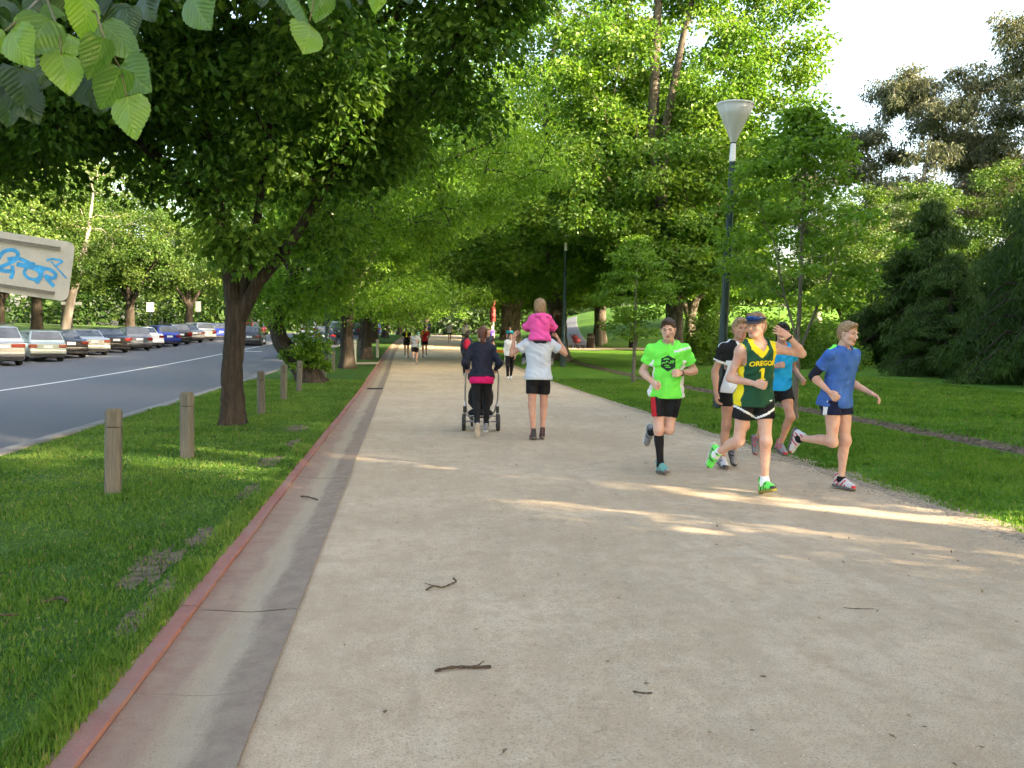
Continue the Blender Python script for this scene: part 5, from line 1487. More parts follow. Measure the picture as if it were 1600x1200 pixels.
def lamp_post():
    root = empty('lamp_post')
    mb = MB(); mb.lathe([(0.0, -0.1), (0.15, -0.1), (0.15, 1.10), (0.13, 1.18), (0.096, 1.24), (0.090, 2.6), (0.078, 4.4), (0.066, 5.50), (0.0, 5.50)], 16); mb.build('pole', M_POST, root, smooth=True, angle=0.6)
    mb = MB(); mb.box((0, -0.147, 0.55), (0.10, 0.014, 0.42)); mb.build('access_door', M_POST, root, bevel=0.003)
    mb = MB(); mb.lathe([(0.0, 5.501), (0.074, 5.501), (0.066, 5.70), (0.055, 5.94), (0.0, 5.945)], 16); mb.build('collar', M_POSTW, root, smooth=True, angle=0.6)
    mb = MB(); mb.lathe([(0.060, 5.90), (0.066, 5.905), (0.066, 5.925), (0.060, 5.93)], 16, close=True); mb.build('clamp_ring', plain('dark_steel', (0.06, 0.06, 0.065), 0.4, 0.7), root, smooth=True)
    mb = MB(); mb.lathe([(0.056, 5.946), (0.10, 6.05), (0.28, 6.46), (0.405, 6.74), (0.412, 6.74), (0.286, 6.455), (0.106, 6.045), (0.060, 5.94)], 40); d = mb.build('lamp_shade', opal(), root, smooth=True)
    mb = MB()
    for k in range(4):
        a = k * PI_ / 2 + 0.35
        mb.tube([(0.06 * math.cos(a), 0.06 * math.sin(a), 5.93), (0.418 * math.cos(a), 0.418 * math.sin(a), 6.76)], 0.006, 6)
    mb.build('shade_ribs', M_POSTW, d)
    mb = MB(); mb.lathe([(0.402, 6.735), (0.420, 6.735), (0.420, 6.76), (0.402, 6.76)], 40, close=True); mb.build('rim', M_POSTW, d, smooth=True, angle=0.5)
    mb = MB(); mb.lathe([(0.0, 6.765), (0.20, 6.762), (0.40, 6.752), (0.40, 6.746), (0.0, 6.75)], 32); mb.build('lid', M_POSTW, root, smooth=True)
    mb = MB(); mb.lathe([(0.0, 6.45), (0.05, 6.46), (0.075, 6.52), (0.075, 6.62), (0.04, 6.70), (0.0, 6.71)], 16); mb.build('lamp_bulb', plain('bulb_glass', (0.8, 0.78, 0.72), 0.3), root, smooth=True)
    mb = MB(); mb.tube([(0.0, -0.0, 6.78), (0, 0, 6.88)], 0.012, 6); mb.build('finial', M_POSTW, root)
    return root
PI_ = math.pi
lp = lamp_post(); lp.location = gp(7.05, 19.4, 0.05); lp.rotation_euler = (0, R(1.5), 0.2)
LG = 'lamp posts along the path'
tag(lp, 'tall dark green lamp post with a white inverted-cone lamp behind the runners', 'lamp post', LG)
for (X, Y, lb, s) in [(7.5, 42, 'dark green lamp post in front of the stout plane trunk', 1.0), (-3.1, 36.8, 'dark green lamp post rising into the leaves left of the upright elm', 1.0)]:
    c = copy_tree(lp); c.location = gp(X, Y, 0.04); c.rotation_euler = (0, R(0.4), 1.0); c.scale = (s, s, s); tag(c, lb, 'lamp post', LG)

# ---- graffitied sign seen from the back, on its post outside the frame
M_SIGN = concrete('sign_back_paint', (0.46, 0.43, 0.38), (0.54, 0.51, 0.45), (0.40, 0.37, 0.31), 0.62)
M_RAIL = plain('sign_rail', (0.20, 0.18, 0.15), 0.55, 0.3)
M_SPRAY = plain('spray_blue', (0.015, 0.30, 0.62), 0.5, var=0.3, scale=18)
sg = empty('street_sign', gp(-3.93, 8.35, 0.0))
def rounded(w, h, r, n=6):
    pts = []
    for cx, cz, a0 in ((w / 2 - r, h / 2 - r, 0), (-w / 2 + r, h / 2 - r, 90), (-w / 2 + r, -h / 2 + r, 180), (w / 2 - r, -h / 2 + r, 270)):
        for k in range(n + 1):
            a = R(a0 + 90 * k / n); pts.append((cx + r * math.cos(a), cz + r * math.sin(a)))
    return pts
W_, H_ = 1.15, 0.52
pts = rounded(W_, H_, 0.06); n = len(pts)
mb = MB(); mb.add([(x, -0.004, z) for x, z in pts] + [(x, 0.004, z) for x, z in pts], [tuple(range(n)), tuple(reversed(range(n, 2 * n)))] + [(k, n + k, n + (k + 1) % n, (k + 1) % n) for k in range(n)])
bd = mb.build('board', M_SIGN, sg)
TILT = Matrix.Rotation(R(7.6), 4, 'Y')
SGM = Matrix.Translation((0.46, -0.06, 2.165)) @ TILT
bd.matrix_local = SGM
for z in (0.185, -0.205):
    mb = MB()
    for dz in (-0.013, 0.013): mb.box((-0.05, -0.014, z + dz), (1.02, 0.018, 0.007))
    mb.box((-0.05, -0.009, z), (1.02, 0.009, 0.022))
    mb.build('rail', M_RAIL, bd)
def spray(pts, w, dy=0.0):
    mb = MB(); V = []; F = []
    for q, (x, z) in enumerate(pts):
        x2, z2 = pts[min(q + 1, len(pts) - 1)]; x1, z1 = pts[max(q - 1, 0)]
        dx, dz = x2 - x1, z2 - z1; L = math.hypot(dx, dz) or 1
        V += [(x - dz / L * w / 2, -0.0055 - dy, z + dx / L * w / 2), (x + dz / L * w / 2, -0.0055 - dy, z - dx / L * w / 2)]
    mb.add(V, [(2 * q, 2 * q + 2, 2 * q + 3, 2 * q + 1) for q in range(len(pts) - 1)])
    mb.build('spray_stroke', M_SPRAY, bd)
def smooth(p, n=5):
    out = []
    P_ = [p[0]] + list(p) + [p[-1]]
    for i in range(1, len(P_) - 2):
        for k in range(n):
            t = k / n; a, b, c, d = P_[i - 1], P_[i], P_[i + 1], P_[i + 2]
            out.append(tuple(0.5 * ((2 * b[j]) + (-a[j] + c[j]) * t + (2 * a[j] - 5 * b[j] + 4 * c[j] - d[j]) * t * t + (-a[j] + 3 * b[j] - 3 * c[j] + d[j]) * t ** 3) for j in (0, 1)))
    out.append(p[-1]); return out
ST = [([(-0.03, 0.02), (0.0, 0.085), (0.07, 0.115), (0.12, 0.09), (0.10, 0.03), (0.02, -0.03), (-0.03, -0.06), (0.03, -0.075), (0.10, -0.065)], 0.034),
      ([(0.04, 0.03), (0.13, 0.05), (0.22, 0.025), (0.27, 0.02)], 0.034), ([(0.085, -0.02), (0.10, -0.08), (0.085, -0.135)], 0.032),
      ([(0.12, 0.0), (0.22, -0.005), (0.30, 0.0), (0.36, -0.01)], 0.04), ([(0.21, -0.02), (0.19, -0.06), (0.22, -0.10), (0.28, -0.11), (0.32, -0.08), (0.30, -0.03), (0.23, -0.015)], 0.026),
      ([(0.33, 0.0), (0.33, -0.07), (0.30, -0.14)], 0.036), ([(0.33, 0.0), (0.40, -0.005), (0.45, -0.04), (0.43, -0.075), (0.36, -0.06)], 0.030), ([(0.36, -0.06), (0.41, -0.11), (0.45, -0.145)], 0.032),
      ([(0.36, 0.07), (0.41, 0.09), (0.49, 0.085), (0.46, 0.05), (0.44, 0.03)], 0.017), ([(0.40, 0.07), (0.44, 0.03), (0.50, -0.02), (0.545, -0.06)], 0.013)]
for k, (p, w) in enumerate(ST): spray(smooth(p), w, 0.0006 * k)
mb = MB(); mb.tube([(0, 0, -0.3), (0, 0, 2.55)], 0.038, 12); mb.build('post', plain('galvanised_steel', (0.36, 0.37, 0.38), 0.45, 0.7), sg, smooth=True, angle=0.6)
tag(sg, 'grey back of a street sign sprayed with blue graffiti at the left edge', 'sign')

# ---- small signs across the road
def small_sign(X, Y, w, h, z, lb, col):
    r = empty('parking_sign', gp(X, Y, 0))
    mb = MB(); mb.tube([(0, 0, -0.1), (0, 0, z + h / 2)], 0.035, 8); mb.build('post', M_POST, r)
    mb = MB(); mb.box((0, -0.045, z), (w, 0.012, h)); mb.build('plate', plain('sign_white', (0.72, 0.73, 0.74), 0.5), r, bevel=0.004)
    tag(r, lb, 'sign', 'small signs across the road'); return r
small_sign(-21.6, 80, 0.62, 0.80, 2.6, 'white parking sign above the blue hatchback', 0)
small_sign(-19.4, 88, 0.50, 1.0, 2.75, 'tall white parking sign right of the black wagon', 0)
small_sign(-24.5, 70, 1.5, 0.22, 2.75, 'long white street sign above the black sedan', 0)

# ---- red marker pole on the path and orange barrier
r = empty('marker_pole', gp(8.6, 88, 0))
mb = MB(); mb.tube([(0, 0, -0.1), (0, 0, 1.9)], 0.16, 10); mb.build('base', M_KERBSTONE, r)
mb = MB(); mb.lathe([(0.0, 1.9), (0.28, 1.9), (0.30, 2.1), (0.28, 3.0), (0.24, 3.2), (0.30, 3.5), (0.26, 4.3), (0.0, 4.35)], 12); mb.build('red_top', plain('signal_red', (0.22, 0.018, 0.012), 0.6), r, smooth=True, angle=0.6)
tag(r, 'red marker pole on a grey base far down the path', 'pole')
r = empty('barrier', gp(4.6, 46, 0.0), 0.1)
M_ORANGE = plain('barrier_orange', (0.75, 0.22, 0.04), 0.6)
mb = MB(); mb.box((0, 0, 0.62), (1.4, 0.03, 0.16)); mb.build('board', M_ORANGE, r)
for sx in (-0.6, 0.6):
    mb = MB(); mb.tube([(sx, -0.2, 0), (sx, 0, 0.72), (sx, 0.2, 0)], 0.02, 6); mb.build('leg', M_POSTW, r)
tag(r, 'orange barrier board behind the woman in white', 'barrier')
# ---- stumpy bollards by the side path
rb = random.Random(4)
for k, (X, Y, h, lb) in enumerate([(14.1, 67.2, 1.15, 'brown log bollard left of the smaller sapling by the side path'), (17.6, 68.0, 1.25, 'stout brown log bollard right of the smaller sapling'), (15.6, 71, 1.4, 'grey log bollard at the foot of the uphill path')]):
    r = empty('log_bollard', gp(X, Y, 0.06))
    mb = MB(); mb.lathe([(0.0, -0.2), (0.36, -0.2), (0.33, 0.2), (0.29, h * 0.7), (0.27, h - 0.05), (0.24, h), (0.0, h + 0.02)], 12); mb.build('log', M_BARK_DARK if k < 2 else M_TIMBER, r, smooth=True, angle=0.7)
    mb = MB(); mb.lathe([(0.285, h * 0.72), (0.30, h * 0.72), (0.295, h * 0.80), (0.28, h * 0.80)], 12, close=True); mb.build('band', M_TIMBER, r)
    tag(r, lb, 'bollard', 'log bollards by the side path')

# ---- litter bin on the far left of the path
r = empty('litter_bin', gp(0.95, 66, 0))
mb = MB(); mb.lathe([(0, 0), (0.3, 0), (0.32, 0.95), (0.0, 0.95)], 14); mb.build('drum', M_POST, r, smooth=True, angle=0.6)
mb = MB(); mb.lathe([(0.34, 0.94), (0.34, 1.02), (0.2, 1.18), (0, 1.2)], 14); mb.build('lid', M_POST, r, smooth=True, angle=0.6)
tag(r, 'dark green litter bin on the left edge of the far path', 'bin')

# ---- sticks and twigs on the path
M_TWIG = bark_mat('twig_bark', (0.05, 0.035, 0.025), (0.10, 0.075, 0.055), (0.17, 0.135, 0.10), 40, 0.5)
def stick(pts, rad, lb, branch=()):
    c = Vector(pts[len(pts) // 2]); mb = MB(); mb.tube(smooth3(pts), [rad * (0.7 + 0.5 * math.sin(k * 1.9) ** 2) for k in range(len(smooth3(pts)))], 7)
    for b in branch: mb.tube(b, [rad * 0.6, rad * 0.3], 5)
    o = mb.build('twig', M_TWIG, smooth=True); tag(o, lb, 'twig', 'twigs lying on the path')
def smooth3(p):
    xy = smooth([(a[0], a[1]) for a in p], 4); z = np.interp(np.linspace(0, len(p) - 1, len(xy)), range(len(p)), [a[2] for a in p])
    return [(a[0], a[1], b) for a, b in zip(xy, z)]
stick([(0.16, 4.17, 0.012), (0.24, 4.20, 0.016), (0.33, 4.205, 0.013), (0.43, 4.20, 0.014)], 0.0075, 'straight stick lying nearest the viewer on the path', [((0.36, 4.205, 0.015), (0.40, 4.235, 0.03))])
stick([(0.15, 5.53, 0.010), (0.20, 5.58, 0.02), (0.25, 5.56, 0.016), (0.30, 5.60, 0.022), (0.345, 5.68, 0.018), (0.33, 5.72, 0.03)], 0.006, 'bent curled stick lying in the middle of the path', [((0.2, 5.58, 0.02), (0.14, 5.62, 0.03))])
stick([(1.04, 3.86, 0.012), (1.08, 3.83, 0.015), (1.12, 3.835, 0.012)], 0.004, 'tiny curved twig right of the nearest stick')
stick([(-0.98, 8.8, 0.012), (-0.90, 8.72, 0.02), (-0.80, 8.6, 0.012)], 0.008, 'broken twig lying in the gutter')
stick([(2.62, 5.0, 0.012), (2.70, 4.97, 0.014), (2.80, 4.965, 0.012)], 0.003, 'thin pale twig on the right half of the path')
stick([(-2.02, 5.2, 0.06), (-1.92, 5.27, 0.075), (-1.85, 5.2, 0.07)], 0.010, 'short stick on the grass near the kerb')
stick([(-2.25, 4.85, 0.06), (-2.15, 4.95, 0.08), (-2.02, 4.98, 0.07)], 0.006, 'thin twig on the grass left of the short stick')
# fallen leaf litter
rg = np.random.default_rng(77)
n = 640
lx = np.concatenate([-0.5 + 5.7 * rg.random(n - 400), -4.6 + 3.3 * rg.random(400)]); ly = 2.6 + 24 * rg.random(n) ** 1.5
lz = H(lx, ly) + np.where(lx > -1.2, 0.016, 0.075)
V, F, var = leaf_cloud(np.stack([lx, ly, lz], -1), 0.001, 1, 0.032, rg, 0.2, 0.0, 0.5, 6.0)
V[:, 2] = np.maximum(V[:, 2], np.repeat(lz, 4) - 0.003)
o = link('leaf_litter', np_mesh('leaf_litter', V, [F], leaf_mat('dry_leaf', (0.07, 0.05, 0.03), (0.16, 0.12, 0.07), (0.28, 0.24, 0.12), 0.1, 0.02), smooth=False, fattr=var)); tag(o, 'scattered dry leaves and seeds on path and grass', 'leaf litter', kind='stuff')

# ---- pram
def pram():
    r = empty('pram', gp(1.29, 15.02, 0.010), -0.05)
    M_AL = plain('aluminium_tube', (0.50, 0.50, 0.52), 0.35, 0.9); M_SEAT = cloth('pram_fabric', (0.012, 0.012, 0.015)); M_TYRE = plain('tyre_rubber', (0.03, 0.029, 0.028), 0.8)
    def wheel(x, y, rad, w):
        rot = Matrix.Rotation(R(90), 3, 'Y')
        mb = MB(); mb.lathe([(rad - 0.05, -w / 2), (rad - 0.012, -w / 2), (rad, -w / 4), (rad, w / 4), (rad - 0.012, w / 2), (rad - 0.05, w / 2)], 28, (x, y, rad), 0, rot, True); o = mb.build('wheel', M_TYRE, r, smooth=True, angle=0.7)
        mb = MB(); mb.lathe([(rad - 0.075, -w / 3), (rad - 0.052, -w / 3), (rad - 0.052, w / 3), (rad - 0.075, w / 3)], 28, (x, y, rad), 0, rot, True); mb.lathe([(0, -w / 2 - 0.01), (0.025, -w / 2 - 0.01), (0.025, w / 2 + 0.01), (0, w / 2 + 0.01)], 10, (x, y, rad), 0, rot)
        for k in range(5):
            a = 2 * math.pi * k / 5; mb.tube([(x, y + 0.02 * math.cos(a), rad + 0.02 * math.sin(a)), (x, y + (rad - 0.06) * math.cos(a), rad + (rad - 0.06) * math.sin(a))], 0.009, 5)
        mb.build('rim', M_AL, o)
    wheel(-0.285, -0.20, 0.145, 0.062); wheel(0.285, -0.20, 0.145, 0.062); wheel(-0.13, 0.52, 0.11, 0.045); wheel(0.13, 0.52, 0.11, 0.045)
    for sx in (-1, 1):
        mb = MB(); mb.tube([(sx * 0.25, -0.52, 1.02), (sx * 0.27, -0.42, 0.92), (sx * 0.27, -0.22, 0.52), (sx * 0.24, 0.02, 0.32), (sx * 0.16, 0.50, 0.14)], 0.014, 8); mb.build('side_tube', M_AL, r, smooth=True)
        mb = MB(); mb.tube([(sx * 0.27, -0.20, 0.15), (sx * 0.26, -0.14, 0.34), (sx * 0.27, -0.20, 0.50)], 0.013, 8); mb.build('rear_leg', M_AL, r, smooth=True)
        mb = MB(); mb.box((sx * 0.275, -0.18, 0.36), (0.05, 0.09, 0.11)); mb.build('hinge', M_STRAP_, r, bevel=0.012)
    mb = MB(); mb.tube([(-0.25, -0.52, 1.02), (-0.1, -0.545, 1.04), (0.1, -0.545, 1.04), (0.25, -0.52, 1.02)], 0.018, 8); mb.build('handle', M_STRAP_, r, smooth=True)
    mb = MB(); mb.tube([(-0.28, -0.20, 0.16), (0.28, -0.20, 0.16)], 0.013, 8); mb.tube([(-0.25, -0.17, 0.25), (0.25, -0.17, 0.25)], 0.010, 8); mb.build('axle', M_AL, r, smooth=True)
    F = Field((-0.35, -0.45, 0.2), (0.35, 0.65, 1.15), 0.014)
    F.ell((0, 0.02, 0.56), (0.215, 0.16, 0.26), None, 0.04); F.ell((0, 0.18, 0.46), (0.215, 0.24, 0.12), None, 0.05); F.ell((0, -0.06, 0.90), (0.23, 0.20, 0.16), None, 0.04); F.ell((0, 0.22, 0.90), (0.20, 0.20, 0.13), None, 0.02, 'sub')
    V, Q = F.mesh(); link('seat', np_mesh('seat', V, [Q], M_SEAT), r)
    F = Field((-0.32, -0.4, 0.1), (0.32, 0.5, 0.5), 0.014); F.ell((0, 0.05, 0.28), (0.21, 0.24, 0.085), None, 0.03); V, Q = F.mesh(); link('basket', np_mesh('basket', V, [Q], M_SEAT), r)
    tag(r, 'black three-seat-width pram with silver frame pushed by the woman in navy'.replace('three-seat-width ', ''), 'pram'); return r
M_STRAP_ = plain('black_plastic', (0.012, 0.012, 0.013), 0.35)
pram()
# far red pushchair on the side path
r = empty('pushchair', gp(12.9, 66.4, 0.08), 0.6)
F = Field((-0.5, -0.7, 0.1), (0.5, 0.7, 1.3), 0.03); F.ell((0, 0.05, 0.62), (0.26, 0.34, 0.22), None, 0.05); F.ell((0, 0.25, 0.85), (0.26, 0.22, 0.22), None, 0.05); V, Q = F.mesh()
link('seat', np_mesh('seat', V, [Q], plain('pushchair_red', (0.09, 0.006, 0.010), 0.9)), r)
for sx, sy in ((-0.27, -0.35), (0.27, -0.35), (-0.27, 0.4), (0.27, 0.4)):
    mb = MB(); mb.lathe([(0.10, -0.02), (0.15, -0.02), (0.15, 0.02), (0.10, 0.02)], 14, (sx, sy, 0.15), 0, Matrix.Rotation(R(90), 3, 'Y'), True); mb.build('wheel', M_STRAP_, r)
mb = MB()
for sx in (-0.25, 0.25): mb.tube([(sx, -0.35, 0.15), (sx, 0.1, 0.55), (sx, 0.55, 1.05)], 0.02, 6)
mb.tube([(-0.25, 0.55, 1.05), (0.25, 0.55, 1.05)], 0.02, 6); mb.build('frame', M_STRAP_, r)
tag(r, 'dark red pushchair parked on the side path at the bank', 'pushchair')

# ================================================================== CARS
M_GLASS = None
def car_glass():
    t = NT('car_glass'); c = t.coord()
    f = t.noise(c, 2.2, 3)
    t.principled(t.ramp(f, [(0.3, (0.015, 0.02, 0.025)), (0.7, (0.07, 0.085, 0.10))]), 0.06, spec=0.9); return t.mat
M_GLASS = car_glass()
M_TYRE = plain('car_tyre', (0.018, 0.018, 0.018), 0.85); M_RIM = plain('alloy_rim', (0.42, 0.43, 0.45), 0.35, 0.8); M_TAIL = plain('tail_lamp_red', (0.18, 0.007, 0.009), 0.15, spec=0.8)
M_PLATE = plain('number_plate', (0.66, 0.68, 0.70), 0.5); M_TRIM = plain('black_trim', (0.016, 0.016, 0.017), 0.6); M_CHROME = plain('exhaust_chrome', (0.6, 0.6, 0.6), 0.25, 0.9)
def paint_mat(name, col, metal=0.25, rough=0.28):
    if name in MATS: return MATS[name]
    t = NT(name); p = t.principled(col, rough, None, metal, 0.5); p.inputs['Coat Weight'].default_value = 0.7; p.inputs['Coat Roughness'].default_value = 0.08
    MATS[name] = t.mat; return t.mat
# side profiles: x = distance from the rear bumper (m), z bottom/top of the body shell, and the cabin above it
KINDS = dict(
    hatch=dict(L=4.1, W=1.70, belt=0.92, roof=1.46, cab=[(0.10, 0.95), (0.42, 1.42), (1.2, 1.47), (2.0, 1.44), (2.95, 0.95)], deck=0.93, bonnet=0.88),
    sedan=dict(L=4.6, W=1.76, belt=0.95, roof=1.43, cab=[(0.75, 0.97), (1.30, 1.38), (2.0, 1.43), (2.65, 1.40), (3.5, 0.95)], deck=0.98, bonnet=0.90),
    wagon=dict(L=4.6, W=1.74, belt=0.96, roof=1.56, cab=[(0.08, 0.98), (0.40, 1.50), (1.4, 1.56), (2.6, 1.52), (3.45, 0.97)], deck=0.97, bonnet=0.92),
    suv=dict(L=4.5, W=1.80, belt=1.08, roof=1.70, cab=[(0.10, 1.10), (0.40, 1.62), (1.4, 1.70), (2.5, 1.66), (3.25, 1.10)], deck=1.08, bonnet=1.05),
    van=dict(L=4.75, W=1.72, belt=1.05, roof=1.72, cab=[(0.10, 1.06), (0.50, 1.64), (1.6, 1.74), (3.0, 1.68), (4.0, 1.05)], deck=1.05, bonnet=0.98))
def car(kind, paint, name='parked_car', roofrack=False, lower=None):
    K = KINDS[kind]; L, W = K['L'], K['W']; hw = W / 2; clr = 0.20 if kind != 'suv' else 0.26
    root = empty(name)
    # local: rear bumper at y=0, nose towards +y
    st = np.linspace(0, L, 33)
    wr = 0.33 if kind not in ('suv',) else 0.36
    ya, yb = 0.82, L - 0.86            # wheel centres
    def half(y): return hw * (1 - 0.10 * max(0, (0.25 - y) / 0.25) ** 2 - 0.16 * max(0, (y - (L - 0.55)) / 0.55) ** 2)
    def top(y):
        return np.interp(y, [0, 0.06, 0.3, 1.0, L - 1.3, L - 0.35, L], [K['deck'] - 0.12, K['deck'] - 0.01, K['deck'], K['belt'], K['belt'] - 0.01, K['bonnet'] - 0.10, K['bonnet'] - 0.28])
    def bot(y):
        b = clr + 0.10 * max(0, (0.12 - y) / 0.12) + 0.06 * max(0, (y - (L - 0.2)) / 0.2)
        return b
    V = []; m = 15
    for y in st:
        w, t_, b = half(y), float(top(y)), bot(y)
        prof = [(-0.80, 0), (-0.94, 0.06), (-1.0, 0.22), (-1.0, 0.50), (-0.985, 0.72), (-0.95, 0.90), (-0.86, 0.985), (0, 1.02)]
        prof = prof + [(-x, z) for x, z in prof[-2::-1]]
        for x, z in prof:
            zz = b + (t_ - b) * min(z, 1.02)
            for yc in (ya, yb):
                if abs(x) > 0.9 and abs(y - yc) < wr + 0.05:
                    arch = wr + math.sqrt(max(0, (wr + 0.05) ** 2 - (y - yc) ** 2))
                    zz = max(zz, min(arch, t_ - 0.05))
            V.append((x * w, y, zz))
    n = len(st); F = [(i * m + k, i * m + k + 1, (i + 1) * m + k + 1, (i + 1) * m + k) for i in range(n - 1) for k in range(m - 1)]
    F += [tuple(range(m))[::-1], tuple((n - 1) * m + k for k in range(m))]
    F += [(i * m + m - 1, i * m, (i + 1) * m, (i + 1) * m + m - 1) for i in range(n - 1)]
    mb = MB(); mb.add(V, F); body = mb.build('body', paint, root, smooth=True, angle=0.65)
    # cabin: glass house with painted roof and pillars
    cb = K['cab']; belt = K['belt']
    def cabhalf(z): return hw * (0.93 - 0.20 * (z - belt) / (K['roof'] - belt))
    cr = [(y, z) for y, z in cb]
    low = [(cr[0][0] - 0.0, belt - 0.03)] + [(y, z) for y, z in cr[1:-1]] + [(cr[-1][0], belt - 0.03)]
    V = []; 
    for sx in (-1, 1):
        for y, z in low: V.append((sx * cabhalf(z) * (1 if z > belt else 1.0), y, z))
    q = len(low); F = []
    mb = MB()
    mb.add(V, [tuple(range(q)), tuple(reversed(range(q, 2 * q)))] + [(k, q + k, q + k + 1, k + 1) for k in range(q - 1)], 0)
    cabin = mb.build('cabin', paint, root, smooth=False, bevel=0.10)
    for p_ in cabin.data.polygons: p_.use_smooth = True
    def quad(name, pts, mat, offv, par=root, thick=0.0):
        mb = MB(); pts = [Vector(p) + Vector(offv) for p in pts]; mb.add(pts, [tuple(range(len(pts)))]); return mb.build(name, mat, par)
    def cpt(i, t, sx): # point on cabin outline between i and i+1
        y = low[i][0] + (low[i + 1][0] - low[i][0]) * t; z = low[i][1] + (low[i + 1][1] - low[i][1]) * t
        return (sx * cabhalf(z), y, z)
    # rear window and windscreen, set just proud of the shell
    for nm, i, o_ in (('rear_window', 0, (0, -0.012, 0.010)), ('windscreen', q - 2, (0, 0.012, 0.010))):
        a0, a1 = (0.22, 0.93) if i == 0 else (0.07, 0.82)
        p = [cpt(i, a0, -1), cpt(i, a0, 1), cpt(i, a1, 1), cpt(i, a1, -1)]
        p = [(x * 0.90, y, z) for x, y, z in p]
        quad(nm, p if i == 0 else p[::-1], M_GLASS, o_)
    for sx in (-1, 1):
        ys = [cb[0][0] + 0.22, cb[0][0] + 0.42 if kind in ('sedan',) else cb[0][0] + 0.48]
        zt = K['roof'] - 0.13; zb = belt + 0.03
        yA = cb[0][0] + (0.30 if kind != 'sedan' else 0.42); yB = cb[-1][0] - 0.30
        ytA = cb[1][0] + 0.10; ytB = cb[-2][0] + 0.02
        ym = (yA + yB) / 2
        for (b0, b1, t0, t1) in ((yA, ym - 0.04, ytA, ym - 0.06), (ym + 0.04, yB, ym + 0.02, ytB)):
            pts = [(sx * (cabhalf(zb) + 0.006), b0, zb), (sx * (cabhalf(zb) + 0.006), b1, zb), (sx * (cabhalf(zt) + 0.006), t1, zt), (sx * (cabhalf(zt) + 0.006), t0, zt)]
            quad('side_window', pts if sx > 0 else pts[::-1], M_GLASS, (0, 0, 0))
    # rear end
    lw = 0.30 if kind != 'van' else 0.50; lz = K['deck'] - 0.20; lh = 0.17 if kind not in ('suv', 'wagon') else 0.30
    for sx in (-1, 1):
        mb = MB(); mb.box((sx * (hw * 0.90 - lw / 2), 0.035, lz), (lw, 0.10, lh)); mb.box((sx * (hw * 0.90), 0.10, lz), (0.09, 0.20, lh * 0.9)); mb.build('tail_light', M_TAIL, root, bevel=0.02)
        mb = MB(); mb.box((sx * (hw * 0.80 - 0.1), L - 0.10, K['bonnet'] - 0.26), (0.34, 0.14, 0.14)); mb.build('headlight', M_RIM, root, bevel=0.02)
        mb = MB(); mb.box((sx * (hw + 0.08), cb[-1][0] - 0.38, belt + 0.08), (0.17, 0.09, 0.13)); mb.build('mirror', paint, root, bevel=0.03)
    mb = MB(); mb.box((0, -0.012, lz - 0.03), (0.40, 0.02, 0.13)); mb.build('number_plate', M_PLATE, root)
    mb = MB(); mb.box((0, 0.0, 0.46), (W * 0.92, 0.16, 0.20)); bp = mb.build('rear_bumper', lower or paint, root, bevel=0.05)
    mb = MB(); mb.box((0, 0.03, 0.31), (W * 0.86, 0.14, 0.12)); mb.build('valance', M_TRIM, root, bevel=0.02)
    mb = MB(); mb.tube([(0.45, 0.02, 0.26), (0.45, 0.3, 0.26)], 0.03, 8); mb.build('exhaust', M_CHROME, root)
    mb = MB(); mb.box((0, L / 2, 0.30), (W * 0.80, L - 0.5, 0.22)); mb.build('underbody', M_TRIM, root)
    for yc in (ya, yb):
        for sx in (-1, 1):
            rot = Matrix.Rotation(R(90), 3, 'Y'); c = (sx * (hw - 0.10), yc, wr)
            mb = MB(); mb.lathe([(0.0, -0.10), (wr - 0.12, -0.10), (wr - 0.02, -0.10), (wr, -0.07), (wr, 0.07), (wr - 0.02, 0.10), (wr - 0.12, 0.10), (wr - 0.13, 0.07)], 20, c, 0, rot); wh = mb.build('wheel', M_TYRE, root, smooth=True, angle=0.6)
            mb = MB(); mb.lathe([(0.0, 0.085 * sx), (0.06, 0.09 * sx), (wr - 0.15, 0.075 * sx), (wr - 0.12, 0.09 * sx), (wr - 0.115, 0.06 * sx)], 20, c, 0, rot); mb.build('rim', M_RIM, wh, smooth=True)
    if roofrack:
        for sx in (-1, 1):
            mb = MB(); mb.tube([(sx * 0.52, cb[1][0] + 0.1, K['roof'] + 0.0), (sx * 0.52, cb[1][0] + 0.2, K['roof'] + 0.07), (sx * 0.52, cb[-2][0] - 0.2, K['roof'] + 0.07), (sx * 0.52, cb[-2][0], K['roof'])], 0.02, 6); mb.build('roof_rail', M_TRIM, root)
    return root
PSIL = paint_mat('paint_silver', (0.44, 0.46, 0.46), 0.6); PBLK = paint_mat('paint_black', (0.010, 0.011, 0.016)); PGRY = paint_mat('paint_grey', (0.15, 0.16, 0.18), 0.5); PWHT = paint_mat('paint_white', (0.74, 0.74, 0.73), 0.0)
PBLU = paint_mat('paint_blue', (0.015, 0.04, 0.28), 0.4); PRED = paint_mat('paint_red', (0.45, 0.015, 0.02), 0.1); PGRN = paint_mat('paint_pale_green', (0.34, 0.40, 0.38), 0.4); PNAVY = paint_mat('paint_navy', (0.012, 0.022, 0.06), 0.3)
PARK = 'cars parked at an angle across the road'
HEAD = math.atan2(0.60, 0.80)      # nose to the left and away
def park(o, X, Y, rz, lb, grp=PARK):
    o.location = gp(X + float(off(Y)), Y, -0.115); o.rotation_euler = (0, 0, rz); tag(o, lb, 'car', grp)
